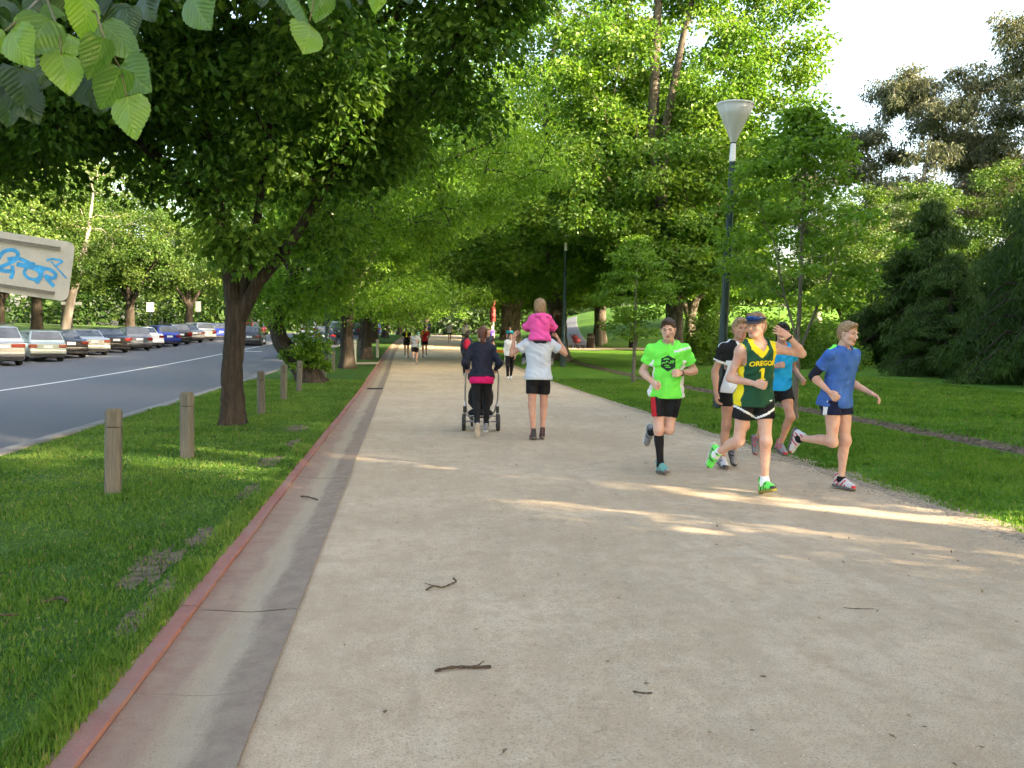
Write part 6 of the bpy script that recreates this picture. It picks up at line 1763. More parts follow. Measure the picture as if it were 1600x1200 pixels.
ROW = [(27, 39.6, 'van', PSIL, 'silver people carrier with black roof rails, leftmost of the parked cars', True, PGRY), (85, 43.6, 'hatch', PGRN, 'pale silver-green hatchback right of the silver people carrier', False, None), (118, 47.2, 'sedan', PBLK, 'black sedan between two silver cars in the parked row', False, None),
       (150, 50.6, 'sedan', PSIL, 'silver sedan fourth in the parked row', False, None), (183, 54.2, 'sedan', PBLK, 'black sedan in front of the pale leaning trunk', False, None), (215, 57.8, 'hatch', PGRY, 'grey hatchback left of the white sedan', False, None),
       (243, 61.2, 'sedan', PWHT, 'white sedan in the middle of the parked row', False, None), (268, 64.6, 'hatch', PBLU, 'blue hatchback between the white sedan and the black wagon', False, None), (310, 68.6, 'wagon', PBLK, 'black wagon with red tail lights near the end of the row', True, None),
       (325, 72.6, 'sedan', PGRY, 'dark grey sedan half hidden behind the black wagon', False, None), (345, 76.4, 'wagon', PSIL, 'silver wagon next to the forked elm trunk', False, None), (360, 80.5, 'hatch', PBLU, 'dark blue hatchback just behind the forked elm trunk', False, None)]
for (px, Y, kd, pt, lb, rack, lower) in ROW:
    o = car(kd, pt, 'parked_car', rack, lower); park(o, -16.55 + (0.25 if kd == 'hatch' else 0), Y, HEAD, lb)
o = car('hatch', PBLK, 'car'); park(o, -11.4, 67, 0.05, 'black hatchback driving away just right of the forked elm', 'cars on the road')
o = car('hatch', PRED, 'parked_car'); park(o, -15.2, 92, HEAD, 'red hatchback beyond the black hatchback on the road')
o = car('wagon', PWHT, 'parked_car'); park(o, -11.6, 100, 0.1, 'white wagon seen right of the leaning elm', 'cars on the road')
o = car('suv', PSIL, 'parked_car'); park(o, -8.6, 98, 0.05, 'silver four-wheel drive left of the upright elm', 'cars on the road')
o = car('hatch', PNAVY, 'parked_car'); park(o, -6.6, 73, 0.05, 'navy hatchback beside the upright elm trunk', 'cars parked along the near kerb')
o = car('suv', PBLK, 'parked_car'); park(o, -6.5, 84, 0.02, 'black four-wheel drive between two elm trunks', 'cars parked along the near kerb')
o = car('wagon', PNAVY, 'parked_car'); park(o, -6.5, 96, 0.02, 'dark blue wagon right of the dark elm trunk', 'cars parked along the near kerb')
o = car('hatch', PSIL, 'parked_car'); park(o, -6.5, 110, 0.0, 'silver hatchback far along the near kerb', 'cars parked along the near kerb')
o = car('van', PBLU, 'parked_car'); park(o, -6.4, 122, 0.0, 'light blue van far along the near kerb', 'cars parked along the near kerb')
o = car('sedan', PGRY, 'parked_car'); park(o, -33, 70, 1.2, 'grey car parked on the meadow behind the row', 'cars beyond the meadow')
# ================================================================== the lime branch hanging close overhead
def lime_leaf_mat(name, base, light):
    t = NT(name); uv = t.n('Attribute', attribute_name='leafuv')
    sep = t.n('SeparateXYZ'); t.l(uv.outputs['Vector'], sep.inputs[0])
    ax = t.math('ABSOLUTE', sep.outputs[0])
    v = t.math('SUBTRACT', sep.outputs[1], t.math('MULTIPLY', ax, 0.9))
    w = t.math('ABSOLUTE', t.math('SUBTRACT', t.math('FRACT', t.math('MULTIPLY', v, 8.0)), 0.5))
    vein = t.math('MAXIMUM', t.math('LESS_THAN', w, 0.075), t.math('LESS_THAN', ax, 0.014))
    f = t.noise(t.coord(), 60, 3)
    col = t.ramp(f, [(0.3, tuple(x * 0.8 for x in base)), (0.7, tuple(x * 1.15 for x in base))])
    col = t.mix(t.math('MULTIPLY', vein, 0.55), col, light)
    d = t.n('BsdfDiffuse'); t.l(col, d.inputs['Color']); tr = t.n('BsdfTranslucent'); t.l(t.mix(1.0, col, (1.7, 1.6, 0.5), 'MULTIPLY'), tr.inputs['Color'])
    bm_ = t.bump(t.math('MULTIPLY', w, 1.0), 0.5, 0.004); t.l(bm_, d.inputs['Normal'])
    m = t.n('MixShader'); m.inputs[0].default_value = 0.5; t.l(d.outputs[0], m.inputs[1]); t.l(tr.outputs[0], m.inputs[2])
    g_ = t.n('BsdfGlossy'); g_.inputs['Roughness'].default_value = 0.4; t.l(bm_, g_.inputs['Normal'])
    m2 = t.n('MixShader'); m2.inputs[0].default_value = 0.06; t.l(m.outputs[0], m2.inputs[1]); t.l(g_.outputs[0], m2.inputs[2]); t.l(m2.outputs[0], t.out.inputs['Surface'])
    return t.mat
M_LIME = [lime_leaf_mat('lime_leaf', (0.075, 0.18, 0.028), (0.17, 0.29, 0.07)), lime_leaf_mat('lime_leaf_young', (0.17, 0.32, 0.035), (0.29, 0.43, 0.09)), lime_leaf_mat('lime_leaf_dark', (0.022, 0.06, 0.014), (0.045, 0.10, 0.028))]
def lime_leaf(seed, mat):
    """heart-shaped, toothed, folded along the midrib; stalk end at the origin, tip towards -z, upper side to -y"""
    rg = np.random.default_rng(seed); nr = 18; nc = 5
    V = []; UV = []
    fold = rg.uniform(0.25, 0.6); curl = rg.uniform(0.2, 0.9)
    for i in range(nr + 1):
        t = i / nr
        w = 0.52 * math.sin(math.pi * min(1, t ** 0.62)) ** 0.75 * (1 - 0.25 * t) if 0 < t < 1 else 0.0
        w *= 1 + (0.06 if i % 2 else -0.02)
        for j in range(-nc, nc + 1):
            s = j / nc; x = w * s
            lobe = -0.10 * (1 - t) ** 4 * (abs(s) > 0.3) * abs(s) * (1 if 0 < t < 0.25 else 0)
            y = fold * abs(x) * 0.45 + curl * (t - 0.4) ** 2 * 0.6 + 0.02 * math.sin(9 * t + 4 * s)
            V.append((x, y, -(t + lobe))); UV.append((x, t, 0))
    m = 2 * nc + 1
    F = [(i * m + j, i * m + j + 1, (i + 1) * m + j + 1, (i + 1) * m + j) for i in range(nr) for j in range(m - 1)]
    me = np_mesh('leaf', V, [np.array(F)], mat)
    a = me.attributes.new('leafuv', 'FLOAT_VECTOR', 'POINT'); a.data.foreach_set('vector', np.array(UV, np.float32).ravel())
    return me
LEAF = [lime_leaf(k, M_LIME[k % 3]) for k in range(9)]
# base point, tip point, leaf shape (metres)
LL = [(-0.646, 1.93, 2.264, -0.646, 1.949, 2.184, 1), (-0.578, 1.835, 2.157, -0.608, 1.846, 2.081, 0), (-0.711, 1.915, 2.217, -0.735, 1.879, 2.133, 3), (-0.751, 1.836, 2.166, -0.71, 1.811, 2.097, 1), (-0.785, 1.861, 2.173, -0.789, 1.882, 2.131, 4), (-0.676, 1.886, 2.141, -0.655, 1.875, 2.062, 4), (-0.727, 1.975, 2.186, -0.718, 1.964, 2.141, 1), (-0.65, 2.051, 2.257, -0.578, 2.056, 2.187, 0), (-0.604, 2.02, 2.161, -0.538, 1.98, 2.1, 3), (-0.57, 1.913, 2.122, -0.614, 1.935, 2.044, 6), (-0.555, 1.888, 2.063, -0.539, 1.88, 1.981, 4), (-0.839, 2.099, 2.167, -0.819, 2.08, 2.075, 2), (-0.871, 2.152, 2.147, -0.815, 2.136, 2.064, 5), (-0.812, 2.168, 2.208, -0.821, 2.148, 2.131, 2), (-0.721, 2.135, 2.172, -0.679, 2.097, 2.089, 2), (-0.707, 2.185, 2.178, -0.682, 2.13, 2.091, 5), (-0.633, 2.153, 2.324, -0.62, 2.155, 2.254, 2), (-0.685, 2.242, 2.367, -0.656, 2.213, 2.288, 5), (-0.899, 2.166, 2.337, -0.875, 2.133, 2.258, 2), (-0.846, 2.211, 2.36, -0.859, 2.216, 2.292, 5), (-0.801, 2.257, 2.386, -0.806, 2.285, 2.327, 2), (-0.71, 2.036, 2.227, -0.689, 1.982, 2.172, 7), (-0.757, 2.003, 2.261, -0.711, 2.004, 2.253, 3), (-0.779, 1.964, 2.23, -0.786, 1.968, 2.198, 4), (-0.631, 2.289, 2.42, -0.606, 2.24, 2.335, 5), (-0.917, 2.16, 2.186, -0.889, 2.135, 2.111, 2), (-0.935, 2.26, 2.141, -0.919, 2.247, 2.07, 5), (-0.732, 2.249, 2.384, -0.703, 2.21, 2.328, 2), (-0.884, 2.111, 2.294, -0.874, 2.137, 2.27, 5), (-0.448, 1.958, 2.294, -0.405, 1.922, 2.217, 0), (-0.431, 2.008, 2.33, -0.42, 2.004, 2.281, 2), (-0.184, 2.029, 2.342, -0.203, 2.051, 2.283, 6), (-0.237, 1.984, 2.311, -0.204, 1.952, 2.231, 0), (-0.202, 1.956, 2.248, -0.207, 1.908, 2.178, 4), (-0.066, 2.015, 2.347, -0.075, 2.027, 2.302, 1), (-0.338, 2.1, 2.373, -0.32, 2.074, 2.32, 2), (-0.279, 2.144, 2.388, -0.27, 2.146, 2.329, 5), (-0.161, 2.182, 2.418, -0.132, 2.145, 2.354, 2), (-0.116, 2.176, 2.413, -0.105, 2.144, 2.364, 5), (-0.525, 2.122, 2.37, -0.51, 2.131, 2.335, 2), (-0.028, 2.269, 2.466, 0.004, 2.225, 2.403, 2)]

lime = empty('lime_tree', (0, 0, 0))
rl = random.Random(6)
for (bx, by, bz, tx, ty, tz, mi) in LL:
    b = Vector((bx, by, bz)); t_ = Vector((tx, ty, tz)); L = (t_ - b).length
    z = (b - t_).normalized()
    y = Vector((-0.30, 0.93, 0.22)); y = (y - z * y.dot(z)).normalized()
    y = Matrix.Rotation(rl.uniform(-1.05, 1.05), 3, z) @ y; x = y.cross(z)
    o = link('leaf', LEAF[mi], lime)
    s_ = L * 1.05
    o.matrix_local = Matrix.Translation(b) @ Matrix((x, y, z)).transposed().to_4x4() @ Matrix.Diagonal((s_ * 0.95, s_, s_, 1))
M_LTWIG = plain('lime_twig', (0.16, 0.15, 0.06), 0.6, var=0.2)
TW = [[(-0.8, 2.107, 2.409), (-0.765, 2.047, 2.308), (-0.696, 1.932, 2.196), (-0.675, 1.886, 2.138)], [(-0.696, 1.932, 2.196), (-0.716, 1.933, 2.173), (-0.754, 1.988, 2.165), (-0.839, 2.099, 2.167)], [(-0.765, 2.047, 2.308), (-0.692, 1.986, 2.277), (-0.629, 1.946, 2.241), (-0.585, 1.856, 2.163), (-0.58, 1.935, 2.13), (-0.553, 1.887, 2.063)], [(-0.765, 2.047, 2.308), (-0.763, 1.942, 2.231), (-0.76, 1.858, 2.173), (-0.803, 1.893, 2.163)],
      [(-0.468, 2.068, 2.415), (-0.446, 1.968, 2.298)], [(-0.197, 2.087, 2.455), (-0.198, 2.031, 2.35), (-0.207, 1.977, 2.258)], [(-0.069, 2.072, 2.458), (-0.066, 2.015, 2.347)]]
for tw in TW:
    mb = MB(); mb.tube(tw, [0.0032 - 0.0016 * k / (len(tw) - 1) for k in range(len(tw))], 6); mb.build('twig', M_LTWIG, lime, smooth=True)
for pts, r0, r1 in [([(-0.8, 2.107, 2.409), (-0.95, 1.9, 2.75), (-1.3, 1.3, 3.2), (-2.0, 0.2, 3.6), (-2.75, -1.0, 3.5)], 0.006, 0.06), ([(-0.468, 2.068, 2.415), (-0.6, 1.7, 2.85), (-1.3, 1.3, 3.2)], 0.005, 0.02), ([(-0.197, 2.087, 2.455), (-0.35, 1.6, 2.9), (-0.6, 1.7, 2.85)], 0.005, 0.012), ([(-0.069, 2.072, 2.458), (-0.2, 1.7, 2.8), (-0.35, 1.6, 2.9)], 0.004, 0.009)]:
    mb = MB(); mb.tube(pts, [r0 + (r1 - r0) * k / (len(pts) - 1) for k in range(len(pts))], 7); mb.build('branch', M_BARK_ELM, lime, smooth=True)
trunk_mesh('trunk', [(-2.8, -1.2, -0.1), (-2.8, -1.2, 1.2), (-2.78, -1.1, 2.6), (-2.75, -1.0, 3.8), (-2.7, -1.0, 6.0)], [0.24, 0.22, 0.2, 0.17, 0.10], M_BARK_ELM, 3, parent=lime)
rg = np.random.default_rng(44)
C = lobe_clusters([(-2.6, -0.6, 6.0, 3.8, 3.4, 2.4, 90), (-1.6, 0.4, 5.2, 2.4, 1.6, 1.2, 26)], rg)
C = C[(C[:, 2] > 3.4) & (C[:, 2] > 2.9 + 0.5 * np.maximum(0, C[:, 1]))]
V, F, var = leaf_cloud(C, 0.6, 130, 0.11, rg)
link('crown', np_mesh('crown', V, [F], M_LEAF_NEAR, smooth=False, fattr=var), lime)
tag(lime, 'lime tree whose big toothed leaves hang close overhead at top left', 'tree')
# ---------------------------------------------------------------- the cast
PI = math.pi
C_NEON = cloth('neon_green_cloth', (0.16, 0.86, 0.10), 0.8)
C_WHITE = cloth('white_cloth', (0.72, 0.74, 0.76))
C_BLACK = cloth('black_cloth', (0.012, 0.012, 0.014), 0.8)
C_JGREEN = cloth('jersey_green', (0.012, 0.075, 0.042), 0.75)
C_YEL = cloth('jersey_yellow', (0.80, 0.66, 0.03), 0.75)
C_BLUE = cloth('blue_marl_cloth', (0.045, 0.13, 0.42), 0.85, 0.35)
C_NAVY = cloth('navy_cloth', (0.010, 0.014, 0.045), 0.8)
C_CYAN = cloth('cyan_cloth', (0.0, 0.33, 0.72), 0.8)
C_GREY = cloth('pale_grey_marl', (0.50, 0.55, 0.62), 0.9, 0.16)
C_PINK = cloth('pink_fleece', (0.78, 0.10, 0.36), 0.95)
C_MAG = cloth('magenta_cloth', (0.62, 0.012, 0.13), 0.8)
C_RED = cloth('red_cloth', (0.50, 0.02, 0.03), 0.8)
C_DNAVY = cloth('dark_navy_jacket', (0.014, 0.016, 0.032), 0.7)
C_CHAR = cloth('charcoal_cloth', (0.035, 0.035, 0.05), 0.8)
C_PURP = cloth('purple_cloth', (0.07, 0.04, 0.22), 0.8)
C_TEAL = cloth('teal_cloth', (0.01, 0.30, 0.42), 0.8)
S_GREEN = plain('shoe_neon', (0.10, 0.74, 0.10), 0.5); S_GREY = plain('shoe_grey', (0.20, 0.20, 0.22), 0.6); S_SILV = plain('shoe_silver', (0.50, 0.50, 0.52), 0.45)
S_BLK = plain('shoe_black', (0.02, 0.02, 0.022), 0.5); S_RED = plain('shoe_red', (0.50, 0.02, 0.04), 0.5); S_TEAL = plain('shoe_teal', (0.10, 0.34, 0.28), 0.5); S_MAROON = plain('shoe_maroon', (0.055, 0.02, 0.018), 0.5)
S_SOLE = plain('sole_pale', (0.48, 0.47, 0.43), 0.7); S_SOLED = plain('sole_dark', (0.10, 0.09, 0.085), 0.7); S_SOLEY = plain('sole_olive', (0.24, 0.22, 0.04), 0.7); S_TAN = plain('sole_tan', (0.45, 0.40, 0.32), 0.8)
M_STRAP = plain('black_plastic', (0.012, 0.012, 0.013), 0.35)
RUN = 'runners coming down the path'

def person(name='person'): return empty(name)
def watch(P, sd, parent, mat=None):
    a, w = P.J['el' + sd], P.J['wr' + sd]; d = _n(w - a); c = w - d * 0.015
    q = Vector(d).to_track_quat('Z', 'Y').to_matrix()
    mb = MB(); mb.lathe([(0.027, -0.012), (0.031, -0.010), (0.031, 0.010), (0.027, 0.012)], 14, c, 0, q, True)
    mb.lathe([(0.0, 0.016), (0.017, 0.016), (0.018, 0.010), (0.018, 0)], 12, Vector(c) + q @ Vector((0, -0.022, 0)), 0, q @ Matrix.Rotation(R(90), 3, 'X'))
    return mb.build('watch', mat or M_STRAP, parent, smooth=True, angle=0.7)

# ---- front runner: green and yellow jersey lettered OREGON 1, hand raised to the head
P = Person(dict(pelvis=(0, 0, 0.90), spine=(0.02, 0.13, 1), sh_yaw=0.16, hip_yaw=-0.06, sh_tilt=-0.10, head_yaw=-1.10, head_pitch=-0.08,
    ua_r=(0.28, -0.22, -0.92), fa_r=(-0.72, 0.62, -0.16), ua_l=(-0.90, 0.16, -0.16), fa_l=(0.66, 0.26, 0.64), hand_dir_l=(0.82, 0.20, 0.38), palm_l=(0.2, -0.75, -0.3), thumb_l=(0, 0.1, -1), palm_r=(-0.3, -0.5, 0.1), thumb_r=(0, 0.1, 1),
    th_l=(-0.02, 0.20, -1), sn_l=(-0.02, -0.06, -1), toe_l=(-0.12, 1, 0.26), th_r=(0.10, -0.08, -1), sn_r=(0.22, -0.88, -0.42), toe_r=(0.10, -0.30, -0.95)), 1.86)
r = person(); P.body(SKIN, ('fist', 'open'), r)
P.hair(H_SANDY, 'short', r); P.brows(H_SANDY, r)
def jersey(l, arm):
    m = np.zeros(len(l), int)
    m[(np.abs(l[:, 0]) > 0.118) & (np.abs(l[:, 1]) < 0.062) & (l[:, 2] < 0.36)] = 1
    m[(np.abs(np.abs(l[:, 0]) - 0.136) < 0.008) & (np.abs(l[:, 1]) < 0.04) & (l[:, 2] < 0.34)] = 0
    ax, z = np.abs(l[:, 0]), l[:, 2]
    m[(ax > 0.138) & (z >= 0.34)] = 1
    vn = 0.515 - 0.085 * np.clip(1 - ax / 0.092, 0, 1) * (l[:, 1] > 0)
    m[(z > vn - 0.034) & (ax < 0.094)] = 1
    return m
P.top([C_JGREEN, C_YEL], 0, -0.085, 0.020, 'jersey', r, vneck=0.075, color_fn=jersey, w=1.08, amp=0.004, res=0.008)
V, F = text_shape('OREGON', 0.072, 0.0026); V = [(x * 0.98, y * 0.95 - 0.55 * x * x) for x, y in V]
P.decal(V, F, C_YEL, 'lettering', (0.0, 0.365), off_=0.006)
one = [(-0.016, -0.062), (0.020, -0.062), (0.020, 0.062), (-0.006, 0.062), (-0.034, 0.040), (-0.034, 0.022), (-0.016, 0.030)]
V = []; F = []
for q in range(9):
    y = -0.062 + 0.124 * q / 8; V += [(-0.015, y), (0.003, y), (0.021, y)]
F = [(3 * q + a, 3 * q + a + 1, 3 * q + a + 4, 3 * q + a + 3) for q in range(8) for a in (0, 1)]
V += [(-0.015, 0.062), (-0.036, 0.044), (-0.036, 0.024), (-0.015, 0.034)]; F.append((27, 28, 29, 30))
V += [(-0.032, -0.062), (0.038, -0.062), (0.038, -0.046), (-0.032, -0.046)]; F.append((31, 32, 33, 34))
P.decal(V, F, C_YEL, 'number', (-0.012, 0.255), off_=0.006)
V, F = text_shape('o', 0.05, 0.004); P.decal([(x * 1.5, y * 0.5) for x, y in V], F, C_WHITE, 'hem_badge', (0.105, -0.02))
def sh_white(l, c):
    m = np.zeros(len(l), int)
    z = l[:, 2]
    m[(np.abs(z + 0.155 - 0.55 * (np.abs(l[:, 0]) - 0.10) ) < 0.011) & (l[:, 1] > -0.05)] = 1
    return m
P.shorts([C_BLACK, C_WHITE], 0.50, 0.018, 0.014, 'shorts', r, sh_white)
for sd in 'rl': P.sleeve_on(sd, 'shin', 0.80, 1.0, C_WHITE, 0.004, 'sock', r)
P.shoe('l', S_GREEN, S_SOLEY, S_BLK, r, laces=S_BLK); P.shoe('r', S_GREEN, S_SOLE, S_BLK, r)
watch(P, 'l', r)
# visor with sunglasses pushed up on it
k = P.hs; T = lambda x, y, z: Vector(P.hc + P.Rh @ (np.array([x, y, z]) * k))
mb = MB(); n = 28
ring = [(1.06 * 0.080 * math.cos(a), -0.012 + 1.08 * 0.100 * math.sin(a)) for a in [2 * PI * q / n for q in range(n)]]
vs = [T(x, y, z + 0.10 * (y - 0.0) * 0.3) for z in (0.042, 0.082) for x, y in ring]
mb.add(vs, [(q, (q + 1) % n, n + (q + 1) % n, n + q) for q in range(n)])
M_VIS = plain('visor_navy', (0.012, 0.014, 0.035), 0.6)
vis = mb.build('visor', M_VIS, r, smooth=True)
mb = MB(); m_ = 13; vs = []
for q in range(m_):
    a = PI * (0.14 + 0.72 * q / (m_ - 1)); x = math.cos(a)
    vs += [T(0.086 * x, -0.012 + 0.108 * math.sin(a), 0.050), T(0.092 * x, -0.012 + 0.185 * math.sin(a) ** 0.8, 0.040 - 0.02 * x * x), T(0.092 * x, -0.012 + 0.185 * math.sin(a) ** 0.8, 0.036 - 0.02 * x * x), T(0.086 * x, -0.012 + 0.108 * math.sin(a), 0.045)]
mb.add(vs, [(4 * q + a, 4 * q + b, 4 * q + 4 + b, 4 * q + 4 + a) for q in range(m_ - 1) for a, b in ((0, 1), (1, 2), (2, 3))])
mb.build('peak', M_VIS, vis, smooth=True)
mb = MB(); vs = []
for q in range(15):
    a = PI * (0.06 + 0.88 * q / 14); x = math.cos(a); w_ = 0.020 * (1 - 0.75 * abs(x) ** 3)
    vs += [T(0.092 * x, -0.010 + 0.116 * math.sin(a), 0.080 + w_), T(0.094 * x, -0.010 + 0.120 * math.sin(a), 0.080), T(0.092 * x, -0.010 + 0.116 * math.sin(a), 0.080 - w_)]
mb.add(vs, [(3 * q + a, 3 * q + a + 1, 3 * q + a + 4, 3 * q + a + 3) for q in range(14) for a in (0, 1)])
mb.build('sunglasses', plain('blue_lens', (0.02, 0.07, 0.28), 0.08, 0.4, var=0.2), r, smooth=True)
settle(r, P, 3.59, 8.86, PI + 0.0, label='runner in green and yellow OREGON jersey with hand raised to his head', group=RUN)

# ---- neon green runner
P = Person(dict(pelvis=(0, 0, 0.90), spine=(0.0, 0.14, 1), sh_yaw=-0.10, head_pitch=-0.20, head_yaw=-0.12, head_roll=0.05,
    ua_r=(0.34, -0.30, -0.88), fa_r=(-0.34, 0.74, -0.42), ua_l=(-0.46, -0.30, -0.82), fa_l=(0.66, 0.66, -0.06), palm_r=(-1, -0.3, 0), palm_l=(0.4, -0.8, 0), thumb_r=(0, 0, 1), thumb_l=(0, 0, 1),
    th_r=(0.0, 0.16, -1), sn_r=(-0.09, -0.12, -1), toe_r=(-0.34, 1, 0.12), th_l=(0.12, 0.02, -1), sn_l=(0.36, -0.90, -0.16), toe_l=(0.10, -0.12, -1)), 1.83, build=1.0)
r = person(); P.body(SKIN, ('fist', 'fist'), r); P.hair(H_BROWN, 'short', r); P.brows(H_BROWN, r)
def neon(l, arm):
    m = np.zeros(len(l), int)
    m[(np.abs(l[:, 0]) > 0.115 + 0.10 * np.clip(0.25 - l[:, 2], 0, 1) * 0) & (np.abs(l[:, 1]) < 0.075) & (l[:, 2] < 0.36) & (np.abs(arm) < 0.02)] = 1
    m[(l[:, 0] < -0.06) & (np.abs(l[:, 2] - 0.47 + 0.25 * (l[:, 0] + 0.1)) < 0.012) & (l[:, 1] > 0.02)] = 1
    return m
P.top([C_NEON, C_WHITE], 0.60, -0.075, 0.017, 'shirt', r, color_fn=neon, seed=4, amp=0.0055, flare=0.024)
M_INK = plain('green_black_ink', (0.008, 0.035, 0.018), 0.8)
def rim(V): return V
hexo = [(0.094 * math.sin(2 * PI * q / 6), 0.100 * math.cos(2 * PI * q / 6)) for q in range(6)]
def polyfill(loop, rings=4, holes=None):
    V = [(0.0, 0.0)]; F = []; n = len(loop)
    for q in range(1, rings + 1):
        for x, y in loop: V.append((x * q / rings, y * q / rings))
    for q in range(n): F.append((0, 1 + q, 1 + (q + 1) % n))
    for g_ in range(rings - 1):
        for q in range(n): F.append((1 + g_ * n + q, 1 + (g_ + 1) * n + q, 1 + (g_ + 1) * n + (q + 1) % n, 1 + g_ * n + (q + 1) % n))
    return V, F
loop = []
for q in range(6):
    a, b = hexo[q], hexo[(q + 1) % 6]
    loop += [(a[0] + (b[0] - a[0]) * t / 5, a[1] + (b[1] - a[1]) * t / 5) for t in range(5)]
V, F = polyfill(loop, 6); P.decal(V, F, M_INK, 'chest_emblem', (0.0, 0.345), parent=P.shirt); emb = P.shirt.children[-1] if P.shirt.children else None
def band(pts, w):
    V = []; F = []
    for q, (x, y) in enumerate(pts):
        x2, y2 = pts[min(q + 1, len(pts) - 1)]; x1, y1 = pts[max(q - 1, 0)]
        dx, dy = x2 - x1, y2 - y1; L = math.hypot(dx, dy) or 1; nx, ny = -dy / L * w / 2, dx / L * w / 2
        V += [(x + nx, y + ny), (x - nx, y - ny)]
    for q in range(len(pts) - 1): F.append((2 * q, 2 * q + 1, 2 * q + 3, 2 * q + 2))
    return V, F
strokes = [[(-0.070, 0.058), (-0.045, 0.070), (-0.02, 0.086), (0.0, 0.092), (0.025, 0.082), (0.05, 0.066), (0.072, 0.054)],
           [(-0.074, -0.012), (-0.05, 0.006), (-0.03, -0.004), (-0.02, 0.022), (0.004, 0.008)], [(0.012, -0.006), (0.03, 0.022), (0.05, 0.012), (0.07, 0.026)],
           [(0.03, -0.008), (0.03, 0.034)], [(0.052, -0.004), (0.052, 0.04)], [(-0.05, -0.034), (-0.02, -0.026), (0.01, -0.03)], [(-0.03, -0.052), (0.0, -0.046), (0.03, -0.054)], [(-0.055, 0.036), (-0.02, 0.05), (0.01, 0.046)]]
for st in strokes:
    V, F = band(st, 0.009); P.decal(V, F, C_NEON, 'emblem_line', (0.0, 0.345), off_=0.007, parent=P.shirt)
def redside(l, c):
    m = np.zeros(len(l), int); m[(l[:, 0] > 0.128 + 0.1 * (l[:, 2] + 0.2)) & (l[:, 2] < -0.02) & (l[:, 1] > -0.045)] = 1; return m
P.shorts([C_BLACK, C_RED], 0.68, 0.010, 0.004, 'shorts', r, redside)
for sd in 'rl': P.sleeve_on(sd, 'shin', 0.14, 1.0, C_BLACK, 0.003, 'long_sock', r)
P.shoe('r', S_TEAL, S_SOLED, S_GREY, r, laces=S_SILV); P.shoe('l', S_GREY, S_SOLE, S_BLK, r)
watch(P, 'l', r)
settle(r, P, 3.06, 10.2, PI - 0.16, label='runner in neon green t-shirt with a dark hexagon emblem and long black socks', group=RUN)

# ---- blue t-shirt runner at the right
P = Person(dict(pelvis=(0, 0, 0.91), spine=(0.0, 0.10, 1), sh_yaw=-0.10, head_pitch=-0.14, head_yaw=0.06,
    ua_r=(0.16, -0.62, -0.76), fa_r=(-0.10, 0.74, -0.62), ua_l=(-0.08, -0.22, -0.95), fa_l=(-0.16, 0.86, -0.40), palm_r=(-1, -0.2, 0), palm_l=(0.4, -0.2, -0.8), thumb_r=(0, 0.3, 1), thumb_l=(0.3, 0.5, 0.6),
    th_l=(-0.03, 0.12, -1), sn_l=(0.02, -0.08, -1), toe_l=(0.05, 1, -0.04), th_r=(0.06, 0.10, -1), sn_r=(-0.02, -0.99, 0.0), toe_r=(0.05, -0.20, -1)), 1.80, build=0.98)
r = person(); P.body(SKIN, ('fist', 'relaxed'), r); P.hair(H_FAIR, 'short', r); P.brows(H_FAIR, r)
P.top([C_BLUE, C_NEON], 0.58, -0.08, 0.016, 'shirt', r, seed=9, amp=0.005, flare=0.018, color_fn=lambda l, a: ((l[:, 2] > 0.528) & (l[:, 1] < 0.01)).astype(int))
P.sleeve_on('r', 'uarm', 0.5, 1.0, C_DNAVY, 0.010, 'arm_warmer', r); P.sleeve_on('r', 'farm', 0.0, 0.12, C_DNAVY, 0.009, 'arm_warmer', r)
P.shorts([C_NAVY, C_WHITE], 0.36, 0.018, 0.016, 'shorts', r, lambda l, c: ((np.abs(l[:, 0]) > 0.158) & (np.abs(l[:, 1]) < 0.028)).astype(int))
for sd in 'rl': P.sleeve_on(sd, 'shin', 0.90, 1.0, C_BLACK, 0.005, 'sock', r)
P.shoe('l', S_SILV, S_SOLED, S_RED, r, laces=S_RED); P.shoe('r', S_SILV, S_SOLED, S_RED, r)
settle(r, P, 4.62, 9.12, PI + 0.50, label='runner in blue t-shirt and navy shorts nearest the grass', group=RUN)

# ---- runner half hidden behind the jersey: white singlet with black shoulders
P = Person(dict(pelvis=(0, 0, 0.92), spine=(0.0, 0.08, 1), sh_yaw=0.1, head_pitch=-0.06, head_yaw=-0.05,
    ua_r=(0.30, -0.16, -0.94), fa_r=(0.02, 0.26, -0.96), ua_l=(-0.25, -0.4, -0.85), fa_l=(0.3, 0.9, 0.1), palm_r=(-1, 0.2, 0), thumb_r=(0, 1, 0), palm_l=(1, 0, 0), thumb_l=(0, 0, 1),
    th_r=(-0.02, -0.10, -1), sn_r=(0.02, -0.20, -1), toe_r=(0.08, 1, -0.12), th_l=(0.02, 0.28, -1), sn_l=(0.03, -0.62, -0.72), toe_l=(-0.1, 0.45, -0.8)), 1.84)
r = person(); P.body(SKIN2, ('relaxed', 'fist'), r); P.hair(H_FAIR, 'short', r); P.brows(H_SANDY, r)
def bw(l, arm):
    m = np.zeros(len(l), int)
    m[(l[:, 2] > 0.33) & (np.abs(l[:, 0]) > 0.07)] = 1; m[np.abs(arm) > 0.02] = 1
    m[(np.abs(arm) > 0.50)] = 0
    m[(l[:, 0] > 0.13) & (l[:, 1] < 0.02) & (l[:, 2] < 0.33)] = 1
    m[(l[:, 2] > 0.485) & (np.abs(l[:, 0]) > 0.08) & (np.abs(l[:, 1]) < 0.012)] = 0
    return m
P.top([C_WHITE, C_BLACK], 0.60, -0.05, 0.018, 'shirt', r, color_fn=bw, seed=12, flare=0.02)
P.shorts(C_BLACK, 0.45, 0.018, 0.014, 'shorts', r)
P.shoe('r', S_SILV, S_SOLED, S_BLK, r); P.shoe('l', S_GREY, S_SOLED, S_BLK, r)
